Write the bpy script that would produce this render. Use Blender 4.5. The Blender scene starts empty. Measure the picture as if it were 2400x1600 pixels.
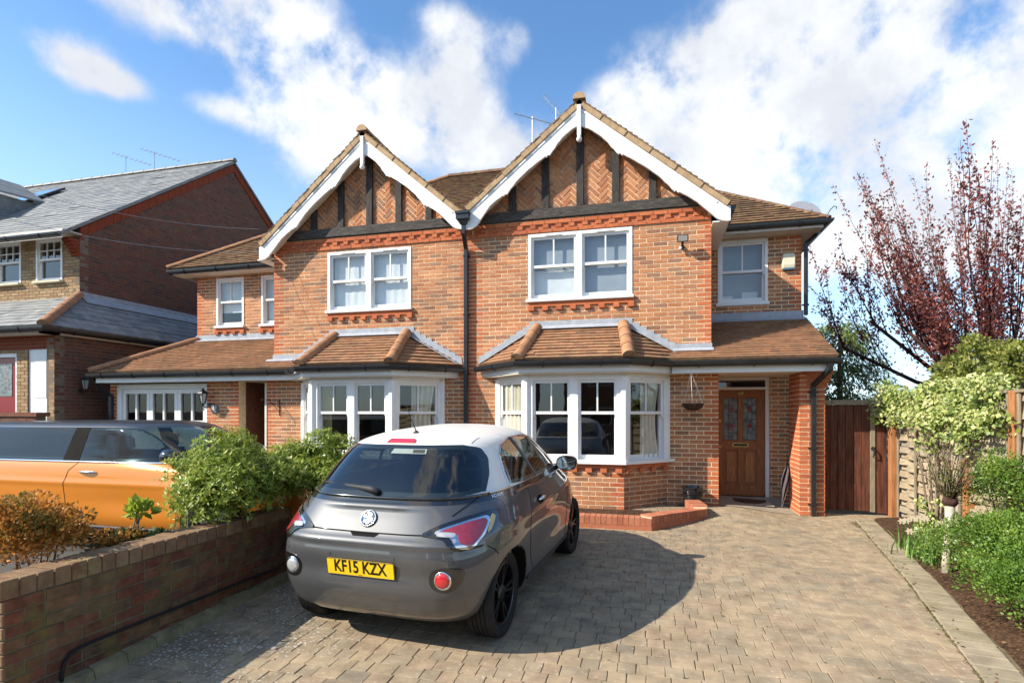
import bpy, bmesh, math, random
import numpy as np
from mathutils import Vector, Matrix, noise as mnoise

random.seed(7)
RNG = np.random.default_rng(11)
sc = bpy.context.scene
COL = sc.collection

# ---------------------------------------------------------------- camera
CAM = Vector((-.907, -9.486, 1.61))
PHI = math.atan(1300 / 5100)
cam_data = bpy.data.cameras.new("camera")
cam = bpy.data.objects.new("camera", cam_data)
COL.objects.link(cam)
cam_data.sensor_width = 36
cam_data.lens = 36 * 1300 / 2400
cam_data.shift_y = 165 / 2400
cam_data.clip_start = .05
cam_data.clip_end = 5000
cam.location = CAM
cam.rotation_euler = (math.radians(90), 0, PHI)
sc.camera = cam
FWD = Vector((-math.sin(PHI), math.cos(PHI), 0))
RGT = Vector((math.cos(PHI), math.sin(PHI), 0))


def raydir(px, py):
    """direction through a pixel of the 2400x1600 photograph"""
    u = (px - 1200) / 1300
    return FWD + RGT * u + Vector((0, 0, (965 - py) / 1300))


# ---------------------------------------------------------------- sun and sky
SUN_TO = Vector((.45, .27, -.38)).normalized()
sun_d = bpy.data.lights.new("sun", 'SUN')
sun_d.energy = 5.0
sun_d.angle = math.radians(.5)
sun_d.color = (1, .92, .80)
sun = bpy.data.objects.new("sun", sun_d)
COL.objects.link(sun)
sun.rotation_euler = SUN_TO.to_track_quat('-Z', 'Y').to_euler()
sun.location = (-20, -15, 20)

world = bpy.data.worlds.new("World")
sc.world = world
world.use_nodes = True
wn = world.node_tree
wn.nodes.clear()


class NT:
    """small helper for building node trees"""
    def __init__(s, tree):
        s.t = tree

    def n(s, typ, **kw):
        nd = s.t.nodes.new(typ)
        ins = kw.pop('ins', {})
        for k, v in kw.items():
            setattr(nd, k, v)
        for k, v in ins.items():
            s.set(nd.inputs[k], v)
        return nd

    def set(s, sock, v):
        if isinstance(v, bpy.types.NodeSocket):
            s.t.links.new(v, sock)
        else:
            sock.default_value = v

    def math(s, op, a, b=None, c=None, clamp=False):
        nd = s.t.nodes.new('ShaderNodeMath')
        nd.operation = op
        nd.use_clamp = clamp
        s.set(nd.inputs[0], a)
        if b is not None:
            s.set(nd.inputs[1], b)
        if c is not None:
            s.set(nd.inputs[2], c)
        return nd.outputs[0]

    def vmath(s, op, a, b=None, out=0):
        nd = s.t.nodes.new('ShaderNodeVectorMath')
        nd.operation = op
        s.set(nd.inputs[0], a)
        if b is not None:
            s.set(nd.inputs[1], b)
        return nd.outputs[out]

    def mix(s, fac, a, b, blend='MIX'):
        nd = s.t.nodes.new('ShaderNodeMix')
        nd.data_type = 'RGBA'
        nd.blend_type = blend
        s.set(nd.inputs[0], fac)
        s.set(nd.inputs[6], a if isinstance(a, bpy.types.NodeSocket) else (*a[:3], 1))
        s.set(nd.inputs[7], b if isinstance(b, bpy.types.NodeSocket) else (*b[:3], 1))
        return nd.outputs[2]

    def ramp(s, fac, stops, interp='LINEAR'):
        nd = s.t.nodes.new('ShaderNodeValToRGB')
        nd.color_ramp.interpolation = interp
        el = nd.color_ramp.elements
        while len(el) < len(stops):
            el.new(.5)
        for e, (p, c) in zip(el, stops):
            e.position = p
            e.color = (*c[:3], 1) if len(c) >= 3 else (c[0],) * 3 + (1,)
        s.set(nd.inputs[0], fac)
        return nd.outputs[0]

    def noise(s, vec, scale, detail=4, rough=.55, out=0, dist=0.):
        nd = s.t.nodes.new('ShaderNodeTexNoise')
        s.set(nd.inputs['Vector'], vec)
        nd.inputs['Scale'].default_value = scale
        nd.inputs['Detail'].default_value = detail
        nd.inputs['Roughness'].default_value = rough
        nd.inputs['Distortion'].default_value = dist
        return nd.outputs[out]


def smooth01(nt, x, lo, hi):
    nd = nt.t.nodes.new('ShaderNodeMapRange')
    nd.interpolation_type = 'SMOOTHSTEP'
    nt.set(nd.inputs[0], x)
    nd.inputs[1].default_value = lo
    nd.inputs[2].default_value = hi
    nd.inputs[3].default_value = 0
    nd.inputs[4].default_value = 1
    return nd.outputs[0]


W_ = NT(wn)
s_el = math.asin(-SUN_TO.z)
sky = W_.n('ShaderNodeTexSky')
sky.sky_type = 'NISHITA'
sky.sun_disc = False
sky.sun_elevation = s_el
sky.sun_rotation = math.atan2(-SUN_TO.x, -SUN_TO.y)
sky.altitude = 80
sky.air_density = 1.0
sky.dust_density = .6
sky.ozone_density = 2.2
tc = W_.n('ShaderNodeTexCoord')
dirv = W_.vmath('NORMALIZE', tc.outputs['Generated'])
sep = W_.n('ShaderNodeSeparateXYZ', ins={0: dirv})
zz = W_.math('MAXIMUM', sep.outputs[2], 0.02)
# clouds: soft masses in the sky dome broken up by noise
n1 = W_.math('ADD', W_.math('MULTIPLY', W_.noise(dirv, 6.5, 7, .55), .55), W_.math('MULTIPLY', W_.noise(dirv, 17., 6, .6), .45))
n2 = W_.noise(dirv, 2.2, 3, .5)
# (pixel x, pixel y, angular radius x, y, strength) of the cumulus masses
BLOBS = [(2330, 120, .20, .15, 1.3), (2150, 190, .17, .12, 1.2), (2300, 330, .20, .12, 1.2), (1900, 200, .13, .11, 1.1), (1720, 255, .12, .09, 1.1), (1980, 330, .16, .09, 1.1), (2120, 470, .17, .07, 1.0), (1900, 560, .14, .04, .9), (1850, 420, .12, .07, .8),
         (1600, 200, .06, .05, .6), (1470, 262, .055, .06, 1.1), (1170, 345, .085, .045, 1.0), (1010, 300, .085, .06, 1.0), (880, 240, .07, .05, .9), (790, 190, .05, .05, .7), (745, 335, .08, .065, .9), (690, 285, .045, .028, .65), (680, 80, .075, .07, .85), (590, 40, .06, .04, .55),
         (450, 45, .075, .04, .65), (340, 0, .08, .025, .5), (140, 122, .038, .026, .62), (205, 160, .050, .028, .62), (270, 195, .035, .016, .55), (1090, 140, .05, .045, .75), (1040, 50, .05, .04, .6), (1210, 85, .03, .03, .5),
         (535, 262, .05, .02, .7), (620, 170, .04, .04, .4)]
field = None
for (px, py, rx, ry, st) in BLOBS:
    d = raydir(px, py).normalized()
    side = d.cross(Vector((0, 0, 1))).normalized()
    up = side.cross(d)
    rel = W_.vmath('SUBTRACT', dirv, tuple(d))
    a = W_.vmath('DOT_PRODUCT', rel, tuple(side / rx), out=1)
    b = W_.vmath('DOT_PRODUCT', rel, tuple(up / ry), out=1)
    q = W_.math('ADD', W_.math('MULTIPLY', a, a), W_.math('MULTIPLY', b, b))
    g = W_.math('MULTIPLY', W_.math('EXPONENT', W_.math('MULTIPLY', q, -.8)), st)
    field = g if field is None else W_.math('ADD', field, g)
field = W_.math('MINIMUM', field, 1.0)
# scattered cumulus over the remaining dome
back = W_.vmath('DOT_PRODUCT', dirv, tuple(-FWD), out=1)
bfac = smooth01(W_, back, -.55, .1)
gen = W_.math('MULTIPLY', smooth01(W_, n2, .46, .66), bfac)
field = W_.math('MAXIMUM', field, W_.math('MULTIPLY', gen, 1.0))
dens = W_.math('ADD', field, W_.math('MULTIPLY', W_.math('SUBTRACT', n1, .5), W_.math('ADD', .25, W_.math('MULTIPLY', field, 3.6))))
mask = smooth01(W_, dens, .24, 1.0)
lowfade = smooth01(W_, sep.outputs[2], .0, .10)
mask = W_.math('MULTIPLY', mask, lowfade)
# cloud body: bright white with soft grey folds
n3 = W_.noise(W_.vmath('ADD', dirv, (.03, .02, -.05)), 6.0, 6, .6)
fold = smooth01(W_, n3, .36, .64)
cl = W_.mix(fold, (6.4, 6.5, 6.65), (4.9, 5.1, 5.5))
haze_up = smooth01(W_, sep.outputs[2], .0, .55)
skyc = W_.mix(1.0, sky.outputs[0], (1.02, 1.36, 1.56), 'MULTIPLY')
pale = W_.mix(haze_up, (6.2, 7.7, 9.4), skyc)
skyc2 = W_.mix(.55, skyc, pale)
colr = W_.mix(W_.math('MULTIPLY', mask, .97), skyc2, cl)
bg = W_.n('ShaderNodeBackground', ins={0: colr, 1: .10})
out = W_.n('ShaderNodeOutputWorld', ins={0: bg.outputs[0]})

world.cycles.sampling_method = 'MANUAL'
world.cycles.sample_map_resolution = 512
sc.cycles.max_bounces = 7
sc.cycles.diffuse_bounces = 3
sc.cycles.glossy_bounces = 3
sc.cycles.transparent_max_bounces = 10
sc.cycles.caustics_reflective = False
sc.cycles.caustics_refractive = False
sc.view_settings.view_transform = 'Standard'
sc.view_settings.look = 'None'
sc.view_settings.gamma = 1
sc.view_settings.use_curve_mapping = False
sc.view_settings.exposure = 0.74

# ---------------------------------------------------------------- object helpers
ORG = {}


def link(ob, parent=None, world=None):
    COL.objects.link(ob)
    w = Vector(world) if world is not None else Vector((0, 0, 0))
    ORG[ob.name] = w
    if parent is not None:
        ob.parent = parent
        ob.location = w - ORG[parent.name]
    else:
        ob.location = w
    return ob


def tag(ob, label=None, cat=None, group=None, kind=None):
    if label:
        ob['label'] = label
    if cat:
        ob['category'] = cat
    if group:
        ob['group'] = group
    if kind:
        ob['kind'] = kind
    return ob


def thing(name, loc, label, cat, group=None):
    e = bpy.data.objects.new(name, None)
    e.empty_display_size = .1
    link(e, None, loc)
    return tag(e, label, cat, group)


def mesh_obj(name, verts, faces, mats, parent=None, smooth=False, mi=None, attr=None, uvs=None):
    """verts in world space; the object's origin goes to the middle of its bottom"""
    v = np.asarray(verts, dtype=float).reshape(-1, 3)
    lo, hi = v.min(0), v.max(0)
    o = Vector(((lo[0] + hi[0]) / 2, (lo[1] + hi[1]) / 2, lo[2]))
    me = bpy.data.meshes.new(name)
    me.from_pydata((v - np.array(o)).tolist(), [], [list(f) for f in faces])
    if not isinstance(mats, (list, tuple)):
        mats = [mats]
    for m in mats:
        me.materials.append(m)
    if mi is not None:
        me.polygons.foreach_set('material_index', np.asarray(mi, dtype=np.int32))
    if smooth:
        me.polygons.foreach_set('use_smooth', np.ones(len(me.polygons), dtype=bool))
    if attr is not None:
        at = me.attributes.new('tint', 'FLOAT', 'FACE')
        at.data.foreach_set('value', np.asarray(attr, dtype=np.float32))
    me.update()
    ob = bpy.data.objects.new(name, me)
    return link(ob, parent, o)


class MB:
    """collects geometry in world space, then builds one mesh"""
    def __init__(s):
        s.v = []
        s.f = []
        s.t = []

    def add(s, verts, faces, tint=None):
        b = len(s.v)
        s.v += [tuple(p) for p in verts]
        s.f += [tuple(i + b for i in f) for f in faces]
        if tint is not None:
            s.t += [tint] * len(faces)

    def box(s, lo, hi):
        x0, y0, z0 = lo
        x1, y1, z1 = hi
        s.add([(x0, y0, z0), (x1, y0, z0), (x1, y1, z0), (x0, y1, z0), (x0, y0, z1), (x1, y0, z1), (x1, y1, z1), (x0, y1, z1)], BOXF)
        return s

    def obox(s, c, ax, ay, az):
        """box from centre and three half-axis vectors"""
        c = Vector(c)
        ax, ay, az = Vector(ax), Vector(ay), Vector(az)
        s.add([c - ax - ay - az, c + ax - ay - az, c + ax + ay - az, c - ax + ay - az, c - ax - ay + az, c + ax - ay + az, c + ax + ay + az, c - ax + ay + az], BOXF)
        return s

    def prism(s, poly, d):
        """extrude polygon (3d points) by vector d"""
        n = len(poly)
        d = Vector(d)
        p = [Vector(q) for q in poly]
        s.add([*p, *[q + d for q in p]], [tuple(range(n - 1, -1, -1)), tuple(range(n, 2 * n))] + [(i, (i + 1) % n, n + (i + 1) % n, n + i) for i in range(n)])
        return s

    def tube(s, pts, r, n=8, cap=True):
        pts = [Vector(p) for p in pts]
        rs = r if isinstance(r, (list, tuple)) else [r] * len(pts)
        rings = []
        prev = None
        for i, p in enumerate(pts):
            a = pts[max(i - 1, 0)]
            b = pts[min(i + 1, len(pts) - 1)]
            t = (b - a).normalized()
            ref = prev if prev is not None else (Vector((0, 0, 1)) if abs(t.z) < .9 else Vector((1, 0, 0)))
            e1 = t.cross(ref)
            if e1.length < 1e-5:
                e1 = t.cross(Vector((0, 1, 0)))
            e1.normalize()
            e2 = e1.cross(t)
            prev = e2
            rings.append([p + (e1 * math.cos(2 * math.pi * k / n) + e2 * math.sin(2 * math.pi * k / n)) * rs[i] for k in range(n)])
        v = [q for rr in rings for q in rr]
        f = []
        for i in range(len(pts) - 1):
            for k in range(n):
                f.append((i * n + k, i * n + (k + 1) % n, (i + 1) * n + (k + 1) % n, (i + 1) * n + k))
        if cap:
            f.append(tuple(range(n - 1, -1, -1)))
            f.append(tuple((len(pts) - 1) * n + k for k in range(n)))
        s.add(v, f)
        return s

    def lathe(s, prof, n=24, M=None, cap=True):
        """profile of (radius, height) pairs turned about local z; M = placing matrix"""
        M = M or Matrix()
        v = []
        for (r, z) in prof:
            for k in range(n):
                a = 2 * math.pi * k / n
                v.append(M @ Vector((r * math.cos(a), r * math.sin(a), z)))
        f = []
        for i in range(len(prof) - 1):
            for k in range(n):
                f.append((i * n + k, i * n + (k + 1) % n, (i + 1) * n + (k + 1) % n, (i + 1) * n + k))
        if cap and prof[0][0] > 1e-4:
            f.append(tuple(range(n - 1, -1, -1)))
        if cap and prof[-1][0] > 1e-4:
            f.append(tuple((len(prof) - 1) * n + k for k in range(n)))
        s.add(v, f)
        return s

    def build(s, name, mat, parent=None, smooth=False, kind=None):
        ob = mesh_obj(name, s.v, s.f, mat, parent, smooth, attr=s.t if s.t else None)
        if kind:
            ob['kind'] = kind
        return ob


BOXF = [(0, 3, 2, 1), (4, 5, 6, 7), (0, 1, 5, 4), (1, 2, 6, 5), (2, 3, 7, 6), (3, 0, 4, 7)]


def smooth_by_angle(ob, deg=35):
    me = ob.data
    me.polygons.foreach_set('use_smooth', np.ones(len(me.polygons), dtype=bool))
    bm = bmesh.new()
    bm.from_mesh(me)
    for e in bm.edges:
        if len(e.link_faces) == 2 and e.calc_face_angle(0) > math.radians(deg):
            e.smooth = False
    bm.to_mesh(me)
    bm.free()


def bevel_obj(ob, w=.004, seg=1):
    bm = bmesh.new()
    bm.from_mesh(ob.data)
    bmesh.ops.remove_doubles(bm, verts=bm.verts, dist=1e-5)
    es = [e for e in bm.edges if len(e.link_faces) == 2 and e.calc_face_angle(0) > .5]
    bmesh.ops.bevel(bm, geom=es, offset=w, segments=seg, affect='EDGES', clamp_overlap=True)
    bm.to_mesh(ob.data)
    bm.free()
    return ob


# ---- small flat pieces laid on a plane (bricks, tiles, pavers)
def clip_poly(poly, clip):
    """Sutherland-Hodgman, both 2d, clip convex and counter-clockwise"""
    outp = poly
    n = len(clip)
    for i in range(n):
        ax, ay = clip[i]
        bx, by = clip[(i + 1) % n]
        inp, outp = outp, []
        if not inp:
            return []
        def side(p):
            return (bx - ax) * (p[1] - ay) - (by - ay) * (p[0] - ax)
        for j in range(len(inp)):
            p, q = inp[j], inp[(j + 1) % len(inp)]
            sp, sq = side(p), side(q)
            if sp >= 0:
                outp.append(p)
            if (sp >= 0) != (sq >= 0):
                t = sp / (sp - sq)
                outp.append((p[0] + (q[0] - p[0]) * t, p[1] + (q[1] - p[1]) * t))
    return outp


def area2(p):
    return .5 * sum(p[i][0] * p[(i + 1) % len(p)][1] - p[(i + 1) % len(p)][0] * p[i][1] for i in range(len(p)))


def cut_holes(rect, holes):
    rs = [rect]
    for (hx0, hy0, hx1, hy1) in holes:
        nr = []
        for (x0, y0, x1, y1) in rs:
            if hx1 <= x0 or hx0 >= x1 or hy1 <= y0 or hy0 >= y1:
                nr.append((x0, y0, x1, y1))
                continue
            if hx0 > x0:
                nr.append((x0, y0, hx0, y1))
            if hx1 < x1:
                nr.append((hx1, y0, x1, y1))
            mx0, mx1 = max(x0, hx0), min(x1, hx1)
            if hy0 > y0:
                nr.append((mx0, y0, mx1, hy0))
            if hy1 < y1:
                nr.append((mx0, hy1, mx1, y1))
        rs = nr
    return rs


class Piece:
    __slots__ = ('v', 'f', 'tint', 'score', 'mat')


def make_piece(poly, heights, O, u, w, n, base, tint, mat=0, chamfer=0.):
    """polygon in plane coords (ccw seen from the front); heights along n"""
    P = Piece()
    k = len(poly)
    top = [O + u * a + w * b + n * h for (a, b), h in zip(poly, heights)]
    bot = [O + u * a + w * b + n * base for (a, b) in poly]
    if chamfer > 0:
        cx = sum(p[0] for p in poly) / k
        cy = sum(p[1] for p in poly) / k
        ins = []
        for (a, b), h in zip(poly, heights):
            d = math.hypot(a - cx, b - cy) or 1
            f = max(0, 1 - chamfer * 1.4 / d)
            ins.append(O + u * (cx + (a - cx) * f) + w * (cy + (b - cy) * f) + n * h)
        mid = [p - n * chamfer * .7 for p in top]
        P.v = ins + mid + bot
        P.f = [tuple(range(k))] + [(k + i, k + (i + 1) % k, (i + 1) % k, i) for i in range(k)] + [(2 * k + i, 2 * k + (i + 1) % k, k + (i + 1) % k, k + i) for i in range(k)]
    else:
        P.v = top + bot
        P.f = [tuple(range(k))] + [(k + i, k + (i + 1) % k, (i + 1) % k, i) for i in range(k)]
    P.tint = tint
    P.mat = mat
    c = sum(top, Vector()) / k
    d = CAM - c
    vis = max(0.02, n.dot(d.normalized()))
    P.score = abs(area2(poly)) * vis / d.length_squared
    q = c - CAM
    zf = q.dot(FWD)
    if zf < .3 or abs(q.dot(RGT) / zf) > .93 or (1.61 - c.z) / zf > .49:
        P.score *= .01
    return P


MESH_CACHE = {}


def place_pieces(pieces, mats, parent, name, limit=300, rest=None, smooth=False):
    """the largest pieces become objects of their own, the others one joined part"""
    pieces = sorted(pieces, key=lambda p: -p.score)
    for p in pieces[:limit]:
        vs = np.array([tuple(q) for q in p.v])
        o = vs.mean(0)
        loc = np.round(vs - o, 4)
        tb = round(p.tint * 24) / 24
        key = (name, loc.tobytes(), tb, p.mat, id(mats))
        me = MESH_CACHE.get(key)
        if me is None:
            me = bpy.data.meshes.new(name)
            me.from_pydata(loc.tolist(), [], p.f)
            me.materials.append(mats[p.mat])
            at = me.attributes.new('tint', 'FLOAT', 'FACE')
            at.data.foreach_set('value', np.full(len(p.f), tb, dtype=np.float32))
            MESH_CACHE[key] = me
        ob = bpy.data.objects.new(name, me)
        link(ob, parent, o)
    left = pieces[limit:]
    if left:
        v, f, t, mi = [], [], [], []
        for p in left:
            b = len(v)
            v += [tuple(q) for q in p.v]
            f += [tuple(i + b for i in ff) for ff in p.f]
            t += [p.tint] * len(p.f)
            mi += [p.mat] * len(p.f)
        ob = mesh_obj(rest or (name + '_field'), v, f, mats, parent, attr=t, mi=mi)
        ob['kind'] = 'stuff'


# ---------------------------------------------------------------- materials
MATS = {}


def material(name, col, rough=.7, spec=.3, var=.12, vscale=6., bump=0., bscale=40., metal=0., tint=None, tintmix=1., dirt=None, coat=0., coords='Object', stretch=None, macro=0.):
    """Principled surface with noise variation; tint = ramp over the per-piece 'tint' attribute"""
    m = bpy.data.materials.new(name)
    m.use_nodes = True
    t = m.node_tree
    t.nodes.clear()
    N = NT(t)
    geo = N.n('ShaderNodeNewGeometry')
    pos = geo.outputs['Position']
    if stretch:
        pos = N.vmath('MULTIPLY', pos, stretch)
    base = (*col, 1)
    if tint:
        at = N.n('ShaderNodeAttribute', attribute_name='tint')
        base = N.ramp(at.outputs['Fac'], tint)
    nz = N.noise(pos, vscale, 6, .6)
    lo = tuple(max(0, 1 - var * 1.6) for _ in range(3))
    hi = tuple(1 + var * 1.6 for _ in range(3))
    vr = N.ramp(nz, [(.25, lo), (.75, tuple(min(h, 1.9) for h in hi))])
    c = N.mix(1., base, vr, 'MULTIPLY')
    if macro:
        mn = N.noise(geo.outputs['Position'], .9, 4, .6)
        c = N.mix(1., c, N.ramp(mn, [(.3, (1 - macro,) * 3), (.7, (1 + macro, 1 + macro * .95, 1 + macro * .9))]), 'MULTIPLY')
    if dirt:
        dcol, dscale, lo_, hi_, amt = dirt
        dn = N.noise(pos, dscale, 7, .65)
        c = N.mix(N.math('MULTIPLY', smooth01(N, dn, lo_, hi_), amt), c, dcol)
    if name == 'concrete_paver':      # white lichen spots on the damp side by the garden wall, darker old staining
        sx = N.n('ShaderNodeSeparateXYZ', ins={0: geo.outputs['Position']})
        zone = N.math('MULTIPLY', smooth01(N, N.math('MULTIPLY', sx.outputs[0], -1.), 2.5, 3.9), smooth01(N, N.noise(geo.outputs['Position'], 2.2, 4, .6), .38, .58))
        c = N.mix(N.math('MULTIPLY', zone, .35), c, (.13, .115, .085))
        spots = smooth01(N, N.noise(geo.outputs['Position'], 42, 3, .5), .57, .63)
        c = N.mix(N.math('MULTIPLY', N.math('MULTIPLY', spots, zone), .85), c, (.66, .64, .57))
        oil = smooth01(N, N.noise(geo.outputs['Position'], 1.1, 5, .6), .60, .78)
        c = N.mix(N.math('MULTIPLY', oil, .38), c, (.12, .10, .075))
    b = N.n('ShaderNodeBsdfPrincipled', ins={'Roughness': rough, 'Metallic': metal})
    b.inputs['Specular IOR Level'].default_value = spec
    N.set(b.inputs['Base Color'], c)
    if coat:
        b.inputs['Coat Weight'].default_value = coat
        b.inputs['Coat Roughness'].default_value = .03
    if bump:
        bn = N.noise(pos, bscale, 5, .6)
        bu = N.n('ShaderNodeBump', ins={'Strength': bump, 'Distance': .01, 'Height': bn})
        N.set(b.inputs['Normal'], bu.outputs[0])
    o = N.n('ShaderNodeOutputMaterial', ins={0: b.outputs[0]})
    MATS[name] = m
    return m


STOCK = [(0., (.45, .190, .085)), (.18, (.50, .225, .108)), (.38, (.41, .160, .074)), (.55, (.53, .255, .130)), (.70, (.36, .150, .080)), (.82, (.47, .235, .125)), (.92, (.28, .135, .082)), (1., (.31, .175, .11))]
M_brick = material('stock_brick', (.3, .1, .05), .88, .2, .13, 22, .5, 90, tint=STOCK, dirt=((.58, .40, .27), 9, .60, .82, .4), macro=.16)
REDT = [(0., (.44, .120, .048)), (.5, (.52, .165, .070)), (1., (.38, .105, .050))]
M_redbrick = material('red_facing_brick', (.4, .07, .02), .85, .2, .12, 20, .4, 90, tint=REDT, dirt=((.42, .22, .13), 12, .6, .8, .25))
M_mortar = material('lime_mortar', (.84, .68, .44), .95, .1, .12, 14, .6, 120, macro=.12)
M_white = material('white_gloss_paint', (.80, .80, .78), .38, .4, .03, 5, dirt=((.52, .49, .42), 2.6, .56, .85, .30))
M_cream = material('cream_paint', (.66, .60, .50), .6, .3, .06, 4)
M_blackplastic = material('black_gutter_plastic', (.018, .02, .023), .32, .5, .2, 6)
M_timber = material('dark_stained_timber', (.042, .036, .032), .75, .3, .4, 9, .6, 45, stretch=(6, 6, 1), dirt=((.16, .14, .125), 8, .5, .75, .55))
M_timberh = material('grey_weathered_timber', (.055, .048, .042), .8, .3, .4, 9, .6, 45, stretch=(1, 6, 8), dirt=((.19, .17, .15), 8, .48, .72, .6))
M_lead = material('lead_flashing', (.34, .36, .39), .55, .4, .14, 7, .3, 30, dirt=((.55, .56, .57), 9, .55, .75, .5))
TILE = [(0., (.29, .155, .085)), (.25, (.33, .185, .105)), (.5, (.25, .14, .085)), (.75, (.36, .185, .10)), (1., (.21, .13, .08))]
M_tile = material('clay_roof_tile', (.3, .13, .07), .9, .15, .18, 10, .4, 70, tint=TILE, dirt=((.26, .21, .11), 5, .5, .72, .6), macro=.18)
M_hiptile = material('clay_hip_tile', (.36, .185, .10), .85, .15, .20, 7, .3, 50, dirt=((.25, .19, .10), 5, .5, .7, .6))
M_oldtile = material('weathered_roof_tile', (.20, .125, .075), .92, .1, .28, 8, .4, 70, tint=[(0., (.17, .10, .065)), (.5, (.235, .145, .085)), (1., (.15, .10, .07))], dirt=((.22, .20, .08), 4, .5, .7, .6))
M_verge = material('verge_mortar_tile', (.42, .29, .17), .9, .15, .16, 9, .3, 60)
M_slate = material('grey_slate', (.2, .2, .2), .6, .35, .18, 6, .25, 40, tint=[(0., (.20, .205, .20)), (.4, (.28, .28, .265)), (.75, (.24, .245, .24)), (1., (.16, .17, .18))], dirt=((.33, .32, .27), 3, .5, .75, .5))
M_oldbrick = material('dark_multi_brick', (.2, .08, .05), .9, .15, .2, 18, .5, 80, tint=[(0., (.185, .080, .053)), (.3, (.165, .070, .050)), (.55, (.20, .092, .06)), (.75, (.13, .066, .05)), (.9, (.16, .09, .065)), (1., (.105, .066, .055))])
M_nbred = material('dark_red_brick', (.24, .055, .025), .9, .15, .15, 18, .4, 80)  # darker red brick for the slate-roofed house
M_yellowbrick = material('yellow_stock_brick', (.4, .26, .12), .9, .15, .16, 18, .4, 80, tint=[(0., (.37, .25, .135)), (.5, (.30, .185, .095)), (1., (.41, .29, .17))])
M_greymortar = material('grey_mortar', (.20, .155, .115), .95, .1, .15, 12, .6, 120)
M_room = material('room_plaster', (.28, .23, .18), .9, .2, .08, 3)
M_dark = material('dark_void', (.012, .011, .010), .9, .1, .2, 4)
M_curtain = material('curtain_cloth', (.56, .52, .42), .95, .1, .08, 8)
M_curtain_g = material('olive_curtain_cloth', (.42, .38, .20), .95, .1, .1, 8)
M_net = material('white_net_blind', (.70, .72, .74), .95, .1, .05, 6)
M_chrome = material('chrome', (.78, .79, .80), .12, .5, .03, 5, metal=1.)
M_galv = material('galvanised_metal', (.42, .43, .44), .4, .5, .15, 10, metal=.8)
M_iron = material('black_iron', (.02, .02, .021), .5, .4, .3, 10)


def glass_material(name, tint, refl=1.6, opacity=0., body=(.01, .012, .012)):
    m = bpy.data.materials.new(name)
    m.use_nodes = True
    t = m.node_tree
    t.nodes.clear()
    N = NT(t)
    g0 = N.n('ShaderNodeNewGeometry')
    cs_ = N.math('ABSOLUTE', N.vmath('DOT_PRODUCT', g0.outputs['Normal'], g0.outputs['Incoming'], out=1))
    sch = N.math('ADD', .042, N.math('MULTIPLY', N.math('POWER', N.math('SUBTRACT', 1., cs_, clamp=True), 5.), .958))
    fac = N.math('MULTIPLY', sch, refl, clamp=True)
    tr = N.n('ShaderNodeBsdfTransparent', ins={0: (*tint, 1)})
    if opacity > 0:
        df = N.n('ShaderNodeBsdfDiffuse', ins={0: (*body, 1)})
        mx0 = N.n('ShaderNodeMixShader', ins={0: opacity, 1: tr.outputs[0], 2: df.outputs[0]})
        tr = mx0
    geo = N.n('ShaderNodeNewGeometry')
    nz = N.noise(geo.outputs['Position'], 1.6, 2, .4)
    bu = N.n('ShaderNodeBump', ins={'Strength': .03, 'Distance': .05, 'Height': nz})
    gl = N.n('ShaderNodeBsdfGlossy', ins={0: (1, 1, 1, 1), 'Roughness': .01, 'Normal': bu.outputs[0]})
    mx = N.n('ShaderNodeMixShader', ins={0: fac, 1: tr.outputs[0], 2: gl.outputs[0]})
    N.n('ShaderNodeOutputMaterial', ins={0: mx.outputs[0]})
    MATS[name] = m
    return m


M_glass = glass_material('window_glass', (.90, .93, .92), 1.9)
M_dimglass = glass_material('garage_glass', (.5, .52, .52), 1.0)
M_skytint_net = material('sky_tinted_blind', (.30, .335, .385), .95, .1, .06, 4)  # blind whose grey-blue also carries the sky's reflection in the panes
M_carglass = glass_material('tinted_car_glass', (.34, .40, .39), 2.0)
M_miniglass = glass_material('smoked_car_glass', (.24, .30, .30), 1.1)
M_carglass_d = glass_material('privacy_car_glass', (.15, .175, .175), 2.0)


def leaf_material(name, ramp, trans=.35, rough=.45):
    m = bpy.data.materials.new(name)
    m.use_nodes = True
    t = m.node_tree
    t.nodes.clear()
    N = NT(t)
    at = N.n('ShaderNodeAttribute', attribute_name='tint')
    c = N.ramp(at.outputs['Fac'], ramp)
    b = N.n('ShaderNodeBsdfPrincipled', ins={'Roughness': rough, 'Base Color': c})
    b.inputs['Specular IOR Level'].default_value = .35
    tl = N.n('ShaderNodeBsdfTranslucent', ins={0: c})
    mx = N.n('ShaderNodeMixShader', ins={0: trans, 1: b.outputs[0], 2: tl.outputs[0]})
    N.n('ShaderNodeOutputMaterial', ins={0: mx.outputs[0]})
    MATS[name] = m
    return m


def zg(x, y):
    """height of the ground: the drive falls a little towards the road"""
    def S(t):
        t = min(1, max(0, t))
        return t * t * (3 - 2 * t)
    z = .034 * (max(y, -14) + 3.5) * S((-3.2 - y) / .6) if y < -3.2 else 0
    z += .10 * S((1.25 - x) / 1.1) * S((y + 1.7) / 1.3)
    z += .10 * S((-4.7 - x) / .5)
    return z
# ================================================================= the setting
def grid_sheet(name, xs, ys, fz, mat, parent=None, kind='structure', smooth=True):
    v = [(x, y, fz(x, y)) for y in ys for x in xs]
    nx = len(xs)
    f = [(j * nx + i, j * nx + i + 1, (j + 1) * nx + i + 1, (j + 1) * nx + i) for j in range(len(ys) - 1) for i in range(nx - 1)]
    ob = mesh_obj(name, v, f, mat, parent, smooth)
    if kind:
        ob['kind'] = kind
    return ob


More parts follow.
